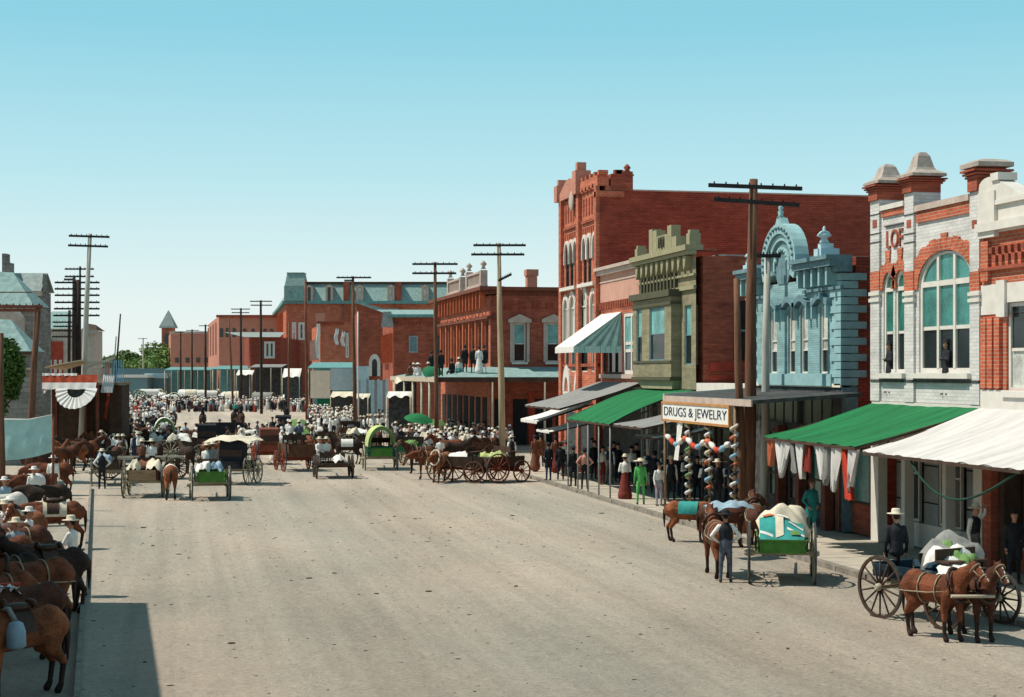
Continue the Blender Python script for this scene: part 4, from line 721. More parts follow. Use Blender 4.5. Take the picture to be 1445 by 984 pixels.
me = textmesh('DRUGS & JEWELRY', .46, .01); me.materials.append(M['coat_navy']); t = obj('lettering', me, sg, (SL / 2, -.06, 0), (R(90), 0, 0)); t.scale = ((SL - .7) / max(.1, me_w) if 0 else 1, 1, 1)
wd = max(v.co.x for v in me.vertices) - min(v.co.x for v in me.vertices); t.scale.x = (SL - .6) / wd
# garlands on posts and across
gc = ['bunting_white', 'cloth_orange', 'ltblue', 'straw', 'cloth_grey', 'bunting_white']
for k, x_ in enumerate(GP[1:]):
    g_ = thing('garland', ['garland of dark green and white rosettes wound round the left porch post', 'garland of pale rosettes wound round the middle porch post', 'garland of white, yellow and blue rosettes wound round the right porch post'][k], 'garland', (17.6, Ya - x_, 0))
    z0 = zf - .8
    for i in range(22):
        pts = [(.105 * math.cos((i + q_ / 3) * 2.4), -.105 * math.sin((i + q_ / 3) * 2.4), z0 - (i + q_ / 3) * .115) for q_ in range(6)]
        MB().tube(pts, [.05, .055, .055, .055, .055, .05], 6).build('ribbon', (['cloth_green', 'bunting_white', 'coat_black', 'bunting_white'] if k == 0 else ['bunting_white', 'coat_black', 'straw', 'ltblue', 'bunting_white', 'cloth_orange', 'coat_black'])[(i + k) % (4 if k == 0 else 7)], g_)
g_ = thing('garland', 'swag of red, white and blue ribbon draped under the drug sign', 'garland', (17.55, Ya, 0))
def sw_(t0): return (-.02, -(.5 + t0 * (SL - .5)), zf - 1.45 - .26 * math.sin(t0 * math.pi * 3) ** 2)
for i in range(14): MB().tube([sw_((i + q_ / 3) / 14) for q_ in range(4)], [.06, .1, .1, .06], 6).build('ribbon', ['bunting_white', 'cloth_red', 'ltblue', 'bunting_white', 'cloth_orange'][i % 5], g_)
c = MB(); vs = []
for i in range(9):
    for j in range(5): vs.append((.03 * math.sin(j * 2 + i * .4), -(1.9 + .15 * j) + .05 * i, zf - .75 - i * .19))
c.add(vs, [(i * 5 + j, i * 5 + j + 1, i * 5 + j + 6, i * 5 + j + 5) for i in range(8) for j in range(4)], 0, True); tag(c.build('banner', 'canvas_white', None, (17.5, Ya, 0)), 'long plain white cloth banner hanging below the drug sign', 'banner')
for k in range(7): MB().box(-.02, .02, -.16, .16, -.5, 0).build('x', 'cloth_grey') if 0 else None
# scarves hung under the green awning
Yg = yon(1232, XF); sc = [('cloth_orange', 'orange cloth hung at the left end of the green awning'), ('bunting_white', None), ('bunting_white', None), ('cloth_grey', 'grey cloth hung among white ones under the green awning'), ('bunting_white', None), ('cloth_dred', 'dark red cloth hung in the middle under the green awning'), ('bunting_white', None), ('cloth_grey', 'grey striped cloth hung right of the dark red one'), ('bunting_white', None), ('cloth_red', 'bright red cloth hung at the right end of the green awning'), ('bunting_white', None)]
ords = {1: 'white cloth next to the orange one under the green awning', 2: 'second white cloth from the left under the green awning', 4: 'white cloth between the grey and the dark red cloths', 6: 'white cloth just right of the dark red one', 8: 'white cloth just left of the bright red one', 10: 'white cloth at the right end of the green awning'}
for k, (m_, lb) in enumerate(sc):
    L_ = gA[1]; y_ = .35 + k * (L_ - .6) / 10; vs = []; ln = .75 + .35 * ((k * 37) % 5) / 5 + (.35 if k > 7 else 0)
    for i in range(8):
        for j in range(8): t = i / 7; wf_ = (.028 + .05 * t - .05 * t ** 4 * (k % 3 == 1)) if k % 2 else (.085 * (1 - t) + .012); vs.append((.09 * math.sin(j * 1.9 + k + t), -(y_ + (j - 3.5) * wf_ + (.25 * t + .1 * t * t) * math.sin(k * 2.3)), 3.33 - t * ln - .10 * abs(math.sin(j * 1.3 + k)) * t))
    c = MB().add(vs, [(i * 8 + j, i * 8 + j + 1, i * 8 + j + 9, i * 8 + j + 8) for i in range(7) for j in range(7)], 0, True).build('hanging_cloth', m_, None, (17.78, Yg, 0))
    tag(c, lb or ords[k], 'cloth', 'cloths hung under the green awning')
dm('cloth_swag', (.012, .05, .035), var=.2)
for i in range(1):
    pts = [(17.95 - .0 * s, yon(1300, 17.95) - s * 2.2 if 0 else yon(1283, 17.95) - s * (yon(1283, 17.95) - yon(1440, 17.95)), 3.25 - 1.15 * math.sin(math.pi * s ** .8) * .75) for s in [q_ / 14 for q_ in range(15)]]
    tag(MB().tube(pts, .028, 6).build('swag_rope', 'cloth_swag'), 'dark green swag hanging under the broad white awning', 'garland')
# ================================================================ telegraph poles
def pole(label, base, top, arms, m_, r0=.16, r1=.1, am='arm_dark', ins=True):
    """base/top: (x,y,z); arms: (z, left metres, right metres) along camera right"""
    o = thing('telegraph_pole', label, 'pole', base, -TH); d = Vector(top) - Vector(base); dx = d.x * CO - d.y * SI; h = d.z
    MB().tube([(0, 0, -.1), (dx * .33 + .03, 0, h * .33), (dx * .66 - .02, 0, h * .66), (dx, 0, h)], [r0, r0 * .9 + r1 * .1, (r0 + r1) / 2, r1], 9).build('shaft', m_, o)
    for (z_, l, r, *e) in arms:
        t = dx * z_ / h; sl = e[0] if e else 0
        a = MB().bar((t - l, -.12, z_ - sl), (t + r, -.12, z_ + sl), .1, .13).build('crossarm', am, o)
        if ins:
            n_ = 8
            for k in range(n_): x_ = t - l + (l + r) * (k + .5) / n_; MB().lathe((x_, -.12, z_ - sl + 2 * sl * (k + .5) / n_ + .06), [(.02, 0), (.03, .04), (.02, .08)], 5).build('insulator', 'arm_dark', a)
    return o
def pz(px_base, ybase, px_top, ytop, arms, label, m_, zc=None, **k):
    zc = zc or F * H / (ybase - HY); b_ = at(px_base, zc); t_ = at(px_top, zc, hz(ytop, zc))
    A = []
    for (py, xl, xr, *e) in arms:
        h = hz(py, zc); xc = px_base + (px_top - px_base) * h / t_[2]; A.append((h, (xc - xl) * zc / F, (xr - xc) * zc / F, *e))
    return pole(label, b_, t_, A, m_, **k)
pz(1055, 752, 1063.5, 253, [(264.5, 999, 1131, -.06), (286, 1006, 1127, -.1)], 'tall brown telegraph pole with two long crossarms rising in front of the blue building', 'pole_brown', r0=.21, r1=.14)
pz(1077, 738, 1083.5, 358, [(361.5, 1066, 1101)], 'pale grey weathered pole with one short arm just right of the tall brown one', 'pole_grey', r0=.155, r1=.115)
pz(1048, 745, 1039.5, 393, [], 'bare leaning brown pole just left of the tall brown one', 'pole_brown', r0=.15, r1=.1, zc=52)
pz(709, 652, 704, 343, [(346.5, 668, 742), (359.5, 665, 740), (392, 703, 722, .2)], 'tan telegraph pole with two crossarms in front of the corner brick block', 'pole_tan', r0=.21, r1=.12)
pz(616, 640, 614, 370, [(373, 582, 646), (386, 582, 644)], 'slim telegraph pole with two crossarms rising past the people on the porch roof', 'pole_tan' if 0 else 'pole_brown', r0=.15, r1=.1)
pz(501, 614, 498, 390, [(392, 475, 524), (396.5, 486, 500)], 'dark telegraph pole with one crossarm in front of the gabled brick wall', 'pole_brown', r0=.17, r1=.11)
pz(505.5, 612, 505, 440, [], 'thin white painted flag pole beside the dark telegraph pole', 'white_paint', r0=.07, r1=.06, zc=140)
pz(433, 590, 431, 395, [], 'dark red pole without arms in front of the low square brick block', 'red_brown', r0=.16, r1=.12, zc=180)
pz(407, 590, 408, 455, [], 'short reddish pole with white banner in front of the mansard hotel', 'pole_brown', r0=.14, r1=.1, zc=190)
pz(369, 590, 368, 424, [(425.5, 353, 384), (431, 354, 384)], 'telegraph pole with two crossarms left of the mansard hotel', 'pole_dark', zc=205, r0=.2, r1=.14)
pz(340, 590, 340, 435, [(436.5, 326, 353), (441.5, 327, 352)], 'telegraph pole with two crossarms in front of the arcaded pink block', 'pole_dark', zc=232, r0=.2, r1=.14)
pz(329, 585, 323, 447, [], 'crooked bare pole in front of the arcaded pink block', 'pole_brown', zc=225, r0=.16, r1=.1)
pz(290, 585, 290, 458, [(460, 281, 295)], 'far telegraph pole at the left corner of the arcaded pink block', 'pole_dark', zc=262, r0=.2, r1=.14, ins=False)
pz(271, 585, 271, 465, [(466.5, 263, 281)], 'far telegraph pole in front of the right half of the plain pink block', 'pole_dark', zc=290, r0=.18, r1=.13, ins=False)
pz(255, 585, 255, 468, [(469, 247, 259)], 'far telegraph pole in front of the left half of the plain pink block', 'pole_dark', zc=305, r0=.18, r1=.13, ins=False)
pz(202, 570, 202, 477, [(478, 195, 208)], 'most distant telegraph pole rising out of the far trees', 'pole_grey', zc=390, r0=.2, r1=.15, ins=False)
pz(113, 655, 127, 330, [(334, 98, 155, -.04), (347.5, 97, 153, -.04)], 'tallest pale telegraph pole with two crossarms above the bunting stand', 'pole_grey', r0=.2, r1=.12, zc=100)
pz(113, 640, 113, 376, [(380, 92, 133), (390.5, 92, 133)], 'thin pole with two crossarms behind the tallest pale pole', 'pole_dark', zc=132, r0=.12, r1=.08)
pz(110, 640, 110.5, 395, [(399, 78, 141), (408, 78, 141), (417, 78, 141), (427, 78, 141), (436, 77, 141), (445.5, 76, 141)], 'thick dark telegraph pole stacked with six crossarms on the left', 'pole_dark', zc=118, r0=.27, r1=.2)
pz(104, 640, 104.5, 389, [(395, 91, 104)], 'dark pole just left of the one stacked with six crossarms', 'pole_dark', zc=125, r0=.17, r1=.12)
pz(97, 640, 98, 438, [(455, 75, 106), (461, 76, 108), (467, 74, 106), (475.5, 74, 106)], 'short dark telegraph pole with four low crossarms', 'pole_dark', zc=140, r0=.16, r1=.12)
pz(37, 700, 54, 430, [(433, -12, 61), (438, -15, 58)], 'leaning reddish brown pole with heavy crossarms at the left edge', 'pole_brown', zc=70, r0=.16, r1=.12, am='red_brown')
pz(2, 745, 1, 470, [], 'dark bare post at the far left edge of the photograph', 'pole_brown', zc=56, r0=.12, r1=.1)
pz(157, 640, 170, 443, [], 'slim leaning flagpole right of the bunting stand', 'pole_dark', zc=112, r0=.09, r1=.05)
pz(154, 640, 164, 475, [], 'thin leaning stay pole beside the slim flagpole', 'pole_grey', zc=118, r0=.06, r1=.04)
# ================================================================ left side of the street
f = Fr('stone_courthouse', 'grey stone building with steep teal slate roofs at the left edge', 'building', px=0, zc=115); o = f.o; u, z = f.u, f.z
b = MB(); b.box(u(-60), u(57), 0, 2.6, 0, z(412)); b.build('wall', 'stone_wall', o)
b = MB(); b.add([(u(8), -.4, z(411)), (u(60), -.4, z(411)), (u(60), 1.3, z(384)), (u(8), 1.3, z(384)), (u(8), 3, z(411)), (u(60), 3, z(411))], [(0, 1, 2, 3), (3, 2, 5, 4)]); b.build('roof', 'slate', o); MB().box(u(8), u(60.3), -.5, -.1, z(418), z(411)).build('cornice', 'cap_pink', o)
MB().prism([(u(57), z(412)), (u(59.5), z(412)), (u(59.5), z(386))], 0.2, 1.3).build('gable', 'stone_wall', o)
for a, y1 in ((2, 357), (8, 370)): MB().box(u(a - 3), u(a + 2.3), .6, 1.6, z(400), z(y1)).build('chimney', 'stone_wall', o)
# front wing with hip roof
f2 = Fr('stone_wing', 'low stone house with broad teal slate hip roof behind the leaning pole', 'building', px=0, zc=104); o2 = f2.o; u, z = f2.u, f2.z
MB().box(u(-60), u(49), 0, 2.6, 0, z(435)).build('wall', 'stone_wall', o2)
MB().add([(u(-62), -.5, z(432)), (u(51), -.5, z(432)), (u(5), 2, z(382)), (u(-62), 2, z(378)), (u(51), 3, z(432)), (u(-62), 3, z(432))], [(0, 1, 2, 3), (1, 4, 2), (4, 5, 3, 2)]).build('roof', 'teal_roof', o2)
MB().box(u(-62), u(49), -.56, -.5, z(414), z(412.5)).build('gutter', 'red_brown', o2)
MB().box(u(-62), u(52), -.55, 0, z(436), z(432)).build('eaves', 'cap_pink', o2)
f3 = Fr('stone_porch', 'small stone annex with low teal roof left of the leaning pole', 'building', px=0, zc=92); o3 = f3.o; u, z = f3.u, f3.z
MB().box(u(-60), u(45), 0, 2, 0, z(497)).build('wall', 'stone_wall', o3); MB().add([(u(-62), -.4, z(496)), (u(47), -.4, z(496)), (u(3), 1.6, z(450)), (u(-62), 1.6, z(448)), (u(47), 2.2, z(496))], [(0, 1, 2, 3), (1, 4, 2)]).build('roof', 'teal_roof', o3); MB().box(u(-62), u(46.5), -.45, -.05, z(500), z(496)).build('eaves', 'wood_dark', o3); MB().box(u(-62), u(46), -.2, -.01, z(522), z(519)).build('stone_band', 'cap_pink', o3)
window(o3, u(14), u(26), z(560), z(530), y=-.06, rows=(.5,), fm='cap_pink', top='pane_dark'); window(o2, u(27), u(36), z(478), z(450), y=-.06, rows=(.5,), fm='cap_pink', top='pane_dark')
tag(MB().prism([(-.9, 0), (.9, 0), (.9, 1.0), (.3, 1.8), (-.3, 1.8), (-.9, 1.0)], 0, .8).build('dormer_gable', 'cap_pink', None, at(9, 100, hz(470, 100)), -TH), 'small pale gablet on the teal roof at the left edge', 'gable')
# far left street block behind the poles
f = Fr('left_street_building', 'pale two storey building with teal roof behind the cluster of poles', 'building', px=60, zc=150); o = f.o; u, z = f.u, f.z
MB().box(0, u(106), 0, 4, 0, z(464)).build('wall', 'cap_pink', o); MB().add([(-.3, -.3, z(464)), (u(106), -.3, z(464)), (u(100), 3, z(438)), (0, 3, z(438))], [(0, 1, 2, 3)]).build('roof', 'teal_roof', o)
MB().box(u(67), u(89), -.15, 0, z(528), z(482)).build('painted_panel', 'red_paint', o)
for a in (72, 79, 86): window(o, u(a - 1.8), u(a + 1.8), z(526), z(508), y=-.2, rows=(.5,), fm='white_paint', top='pane_dark', fw=.1)
for a in (62, 68): MB().box(u(a), u(a) + .3, -.3, -.16, z(530), z(478)).build('column', 'white_paint', o)
f = Fr('grey_house', 'narrow stone house with dark hipped roof right of the tallest pale pole', 'building', px=118, zc=165); o = f.o; u, z = f.u, f.z
MB().box(0, u(134), 0, 3, 0, z(467)).build('wall', 'cap_pink', o); MB().add([(-.3, -.3, z(467)), (u(138), -.3, z(467)), (u(130), 1.5, z(458)), (0, 1.5, z(456)), (u(138), 3, z(467))], [(0, 1, 2, 3), (1, 4, 2)]).build('roof', 'wood_dark', o); MB().box(-.2, u(138), -.3, 0, z(472), z(466)).build('cornice', 'concrete', o)
f = Fr('left_arcade_building', 'small building with white awning and red pier behind the bunting stand', 'building', px=128, zc=135); o = f.o; u, z = f.u, f.z
MB().box(0, u(150), 0, 2, 0, z(520)).build('wall', 'cap_pink', o); MB().box(u(150), u(155), -.3, 0, 0, z(512)).build('pier', 'brick_bright', o); MB().box(u(126), u(157), -.5, 0, z(513), z(510)).build('coping', 'wood_pale', o)
# bunting stand
SZ = 96.0; f = Fr('bunting_stand', 'two storey timber stand draped in red and white bunting with a big fan rosette', 'stand', px=48, zc=SZ); o = f.o; u, z = f.u, f.z; UW = u(139); D = 4.5; zd = z(540)
b = MB(); b.box(0, UW, 0, D, zd - .15, zd); b.box(u(139), u(159), 1.2, D, zd - .15, zd); b.build('deck', 'wood', o)
for x_, y_ in ((0.05, .05), (UW * .3, .05), (UW - .08, .05), (0.05, D), (UW * .5, D), (UW, D), (u(155), D)): MB().bar((x_, y_, 0), (x_, y_, zd - .15), .16).build('post', 'red_brown', o)
MB().box(0, UW, D, D + .1, 0, zd - .15).build('back_wall', 'wood_dark', o)
MB().box(u(139), u(157), 2.6, D, 0, zd - .2).build('side_wall', 'wood_dark', o)
def band(y0, y1, xl, xr, m_, nm, yy, amp=.03, par=None):
    vs = []; n_ = 30
    for i in range(n_ + 1):
        for j in range(3): t = j / 2; vs.append((xl + (xr - xl) * i / n_ , yy - (zd + .6 - (y0 + (y1 - y0) * t)) * .55 + amp * math.sin(i * 1.35) * (1 if j else .3), y0 + (y1 - y0) * t - .03 * abs(math.sin(i * .52)) * (j == 2)))
    MB().add(vs, [(i * 3 + j, i * 3 + j + 1, i * 3 + j + 4, i * 3 + j + 3) for i in range(n_) for j in range(2)], 0, True).build(nm, m_, par or o)
band(z(529), z(540.5), u(51), UW, 'bunting_red', 'red_bunting', -.1); band(z(540), z(549), u(47), UW, 'bunting_white', 'white_bunting', -.14); band(z(527), z(530), u(53), u(110), 'bunting_white', 'white_bunting', -.13)
# wedge of pleated white fan
cx, cz = u(113), z(548); r1, r0 = (u(139) - u(82)) / 2 * 1.0, (u(126) - u(100)) / 2; n_ = 12
for k in range(n_):
    a, c = math.pi + math.pi * k / n_, math.pi + math.pi * (k + 1) / n_; m_ = (a + c) / 2; P = lambda r, t, y: (cx + r * math.cos(t), y - .55 + .75 * r * math.sin(t), cz + r * math.sin(t) * .98)
    MB().add([P(r0, a, -.16), P(r1, a, -.16), P(r1 * 1.03, m_, -.24), P(r0, m_, -.22), P(r1, c, -.16), P(r0, c, -.16)], [(0, 1, 2, 3), (3, 2, 4, 5)]).build('fan_pleat', 'bunting_white', o)
MB().prism([(cx + r0 * math.cos(math.pi + math.pi * k / 10), cz + r0 * math.sin(math.pi + math.pi * k / 10)) for k in range(11)], -.6, -.5).build('fan_centre', 'darkwall', o)
MB().add([(u(50), -.15, z(549)), (u(70), -.2, z(549)), (u(62), -.3, z(558)), (u(48), -.15, z(570)), (u(47), -.1, z(556))], [(0, 1, 2, 3, 4)]).build('side_drape', 'bunting_white', o)
band(z(529), z(554), u(140), u(157), 'bunting_white', 'side_drape', 1.0, .08); band(z(555), z(590), u(150), u(154), 'bunting_red', 'red_streamer', .9, .05)
b = MB(); b.box(u(110), u(158), 1.1, 1.2, z(513), z(511.5)); b.build('rail', 'wood_pale', o)
for k in range(9): MB().box(u(142) + k * .14, u(142) + k * .14 + .05, .9, .95, zd, z(508)).build('baluster', 'ltblue', o)
MB().box(u(141), u(157), .88, .97, z(508), z(506.5)).build('rail', 'wood_dark', o)
for (a, y0_, b2, y1_) in ((60, 519, 113, 509), (113, 520, 158, 505)): MB().bar((u(a), .6, z(y0_)), (u(b2), .6, z(y1_)), .14).build('roof_pole', 'wood_pale', o)
tag(MB().add([(u(60) , 0, z(519)), (u(113), 0, z(509)), (u(113), 2.4, z(512)), (u(75), 2.4, z(522))], [(0, 1, 2, 3)]).build('canvas_fly', 'canvas', None, at(48, SZ), -TH), 'torn pale canvas fly slung above the bunting stand', 'canvas')
f_ = Fr('canvas_strip_awning', 'narrow white awning strip left of the bunting stand', 'awning', px=24, zc=95); MB().add([(0, 0, f_.z(548)), (f_.u(48), 0, f_.z(548)), (f_.u(48), 1.2, f_.z(538)), (0, 1.2, f_.z(538))], [(0, 1, 2, 3)]).build('canvas', 'canvas_white', f_.o); MB().tube([(.1, .1, 0), (.1, .1, f_.z(548))], .05, 5).build('post', 'white_paint', f_.o); MB().tube([(f_.u(40), .1, 0), (f_.u(40), .1, f_.z(548))], .05, 5).build('post', 'white_paint', f_.o)
# wagon sheet at left edge
vs = []; f = Fr('canvas_screen', 'pale teal canvas sheet stretched on poles at the left edge', 'screen', px=2, zc=62); u, z = f.u, f.z
for i in range(19):
    for j in range(8):
        s_, t = i / 18, j / 7; top = z(592) + (.0 if s_ < .55 else (s_ - .55) ** 1.2 * .35); bot = z(650 - 12 * s_ ** 2); vs.append((u(2 + 71 * s_), .05 * math.sin(i * 1.1 + 2 * t) * t + .02 * math.sin(j), top + (bot - top) * t))
MB().add(vs, [(i * 8 + j, i * 8 + j + 1, i * 8 + j + 9, i * 8 + j + 8) for i in range(18) for j in range(7)], 0, True).build('sheet', 'canvas_teal', f.o)
for a in (4, 74): MB().tube([(u(a), .1, 0), (u(a), .1, z(588))], .05, 6).build('post', 'red_brown', f.o)
MB().tube([(u(3), .05, z(592)), (u(40), .05, z(592.5)), (u(73), .05, z(586))], .03, 5).build('rope', 'bunting_white', f.o)
# building behind the camera on the left whose shadow falls on the street
tag(MB().foot([(-22, -6), (-4.05, -6), (-5.83, 39.6), (-22, 39.6)], 0, 8.2).build('brick_building', 'brick_mid'), 'brick building just outside the left edge, known by its shadow on the street', 'building')
# ================================================================ trees
def tree(label, loc, h, cr, cz0, m_, nleaf, ls, tr=.2, seed=1, sy=1.0, grp=None):
    q = random.Random(seed); o = thing('leafy_tree', label, 'tree', loc, 0, grp)
    b = MB(); b.tube([(0, 0, -.1), (.1, 0, cz0 * .6), (0, .1, cz0), (0, 0, h * .8)], [tr, tr * .8, tr * .6, tr * .2], 8)
    for k in range(9): a = q.uniform(0, 6.28); e = cz0 * .8 + (h - cz0) * q.random() * .5; b.tube([(0, 0, e), (math.cos(a) * cr * .4, math.sin(a) * cr * .4, e + (h - cz0) * .15), (math.cos(a) * cr * .8, math.sin(a) * cr * .8, e + (h - cz0) * .35)], [tr * .4, tr * .25, tr * .08], 5)
    b.build('trunk', 'wood_dark', o)
    cl = [(q.uniform(-1, 1), q.uniform(-1, 1), q.uniform(-1, 1), q.uniform(.25, .5)) for _ in range(26)]
    cl = [c_ for c_ in cl if c_[0] ** 2 + c_[1] ** 2 + c_[2] ** 2 < 1.1]; hz_ = (h - cz0) / 2; mz = cz0 + hz_
    v = []; n_ = nleaf
    for i in range(n_):
        c_ = q.choice(cl); d = Vector((q.gauss(0, 1), q.gauss(0, 1), q.gauss(0, 1))).normalized() * c_[3] * q.uniform(.55, 1.08)
        p = Vector(((c_[0] * .72 + d.x) * cr, (c_[1] * .72 + d.y) * cr * sy, mz + (c_[2] * .72 + d.z) * hz_)); a = Vector((q.gauss(0, 1), q.gauss(0, 1), q.gauss(0, .6))).normalized(); e = a.cross(Vector((q.gauss(0, 1), q.gauss(0, 1), q.gauss(0, 1)))).normalized(); s_ = ls * q.uniform(.6, 1.3)
        v += [p - a * s_, p - e * s_ * .5, p + a * s_, p + e * s_ * .5]
    m = MB(); m.add(v, [(4 * i, 4 * i + 1, 4 * i + 2, 4 * i + 3) for i in range(n_)]); cc = m.build('crown', m_, o); stuff(cc)
    return o
tree('dark leafy tree at the left edge beside the canvas sheet', at(2, 78), hz(478, 78), 1.15, 3.2, 'leaf', 5200, .13, .12, 3)
for k, (px_, yt, r_, z_) in enumerate(((172, 498, 6, 430), (187, 492, 7, 440), (199, 490, 6, 460), (214, 484, 9, 425), (228, 492, 7, 410), (238, 500, 6, 405))):
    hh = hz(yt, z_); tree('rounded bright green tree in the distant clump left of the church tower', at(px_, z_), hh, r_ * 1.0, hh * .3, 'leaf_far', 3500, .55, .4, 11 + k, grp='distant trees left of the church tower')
# low far sheds at the end of the street
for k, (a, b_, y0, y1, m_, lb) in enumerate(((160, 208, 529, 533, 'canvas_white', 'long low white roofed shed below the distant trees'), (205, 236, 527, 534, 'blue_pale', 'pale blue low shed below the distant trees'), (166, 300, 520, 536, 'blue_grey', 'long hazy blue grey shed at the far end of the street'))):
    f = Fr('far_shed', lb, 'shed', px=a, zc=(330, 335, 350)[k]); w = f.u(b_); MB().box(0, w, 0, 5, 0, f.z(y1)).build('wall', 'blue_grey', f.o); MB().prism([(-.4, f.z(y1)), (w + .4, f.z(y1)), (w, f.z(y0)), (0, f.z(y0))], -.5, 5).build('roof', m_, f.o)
# ================================================================ bodies
def caps(prims):
    b = MB()
    for p0, p1, r0, r1, m_, fl in prims:
        p0, p1 = Vector(p0), Vector(p1); d = p1 - p0; L = d.length; dn = d.normalized() if L > 1e-6 else Vector((0, 0, 1)); n = 10; k = 4
        ref = Vector((0, 1, 0)) if abs(dn.y) < .9 else Vector((1, 0, 0)); a = dn.cross(ref).normalized(); e = dn.cross(a)
        v = []; rings = [(-r0 * math.cos(t), r0 * math.sin(t)) for t in (math.pi / 2 * (i + .35) / k for i in range(k))] + [(L + r1 * math.sin(t), r1 * math.cos(t)) for t in (math.pi / 2 * i / k for i in range(k))]
        for s_, r in rings:
            for j in range(n):
                t = 2 * math.pi * j / n; q = (a * math.cos(t) + e * math.sin(t)) * r; q = Vector((q.x * fl[0], q.y * fl[1], q.z)); v.append(p0 + dn * s_ + q)
        f_ = [(i * n + j, i * n + (j + 1) % n, (i + 1) * n + (j + 1) % n, (i + 1) * n + j) for i in range(len(rings) - 1) for j in range(n)]
        f_ += [tuple(reversed(range(n))), tuple((len(rings) - 1) * n + j for j in range(n))]; b.add(v, f_)
    return b
def remeshed(name, prims, vox, mats, extra=None, dec=None, smooth=3):
    me = caps(prims).mesh('tmp', []); o = bpy.data.objects.new('tmp', me); C.objects.link(o)
    m = o.modifiers.new('r', 'REMESH'); m.mode = 'VOXEL'; m.voxel_size = vox; m.use_smooth_shade = True
    s_ = o.modifiers.new('s', 'SMOOTH'); s_.factor = .5; s_.iterations = smooth
    if dec: d_ = o.modifiers.new('d', 'DECIMATE'); d_.ratio = dec
    dg = bpy.context.evaluated_depsgraph_get(); out = bpy.data.meshes.new_from_object(o.evaluated_get(dg)); bpy.data.objects.remove(o); bpy.data.meshes.remove(me)
    n = len(out.polygons); cen = np.zeros(n * 3); out.polygons.foreach_get('center', cen); cen = cen.reshape(-1, 3); best = np.full(n, 1e9); mi = np.zeros(n, int)
    for p0, p1, r0, r1, m_, fl in prims:
        a, b_ = np.array(p0, float), np.array(p1, float); d = b_ - a; t = np.clip(((cen - a) @ d) / max(d @ d, 1e-9), 0, 1); q = cen - a - t[:, None] * d; q = q / np.array([fl[0], fl[1], 1.0]); ds = np.linalg.norm(q, axis=1) - (r0 + (r1 - r0) * t)
        k = ds < best; best[k] = ds[k]; mi[k] = m_
    vs = np.zeros(len(out.vertices) * 3); out.vertices.foreach_get('co', vs); b = MB(); b.v = [tuple(x) for x in vs.reshape(-1, 3)]; b.f = [tuple(p.vertices) for p in out.polygons]; b.m = [int(x) for x in mi]; b.smooth = [True] * n
    if extra: b.add(extra.v, extra.f); k = len(extra.f); b.m[-k:] = extra.m; b.smooth[-k:] = extra.smooth
    bpy.data.meshes.remove(out); me = b.mesh(name, mats); return me
R1 = (1, 1)
SK, SH, TR, HT, HR, BO, VE = range(7)
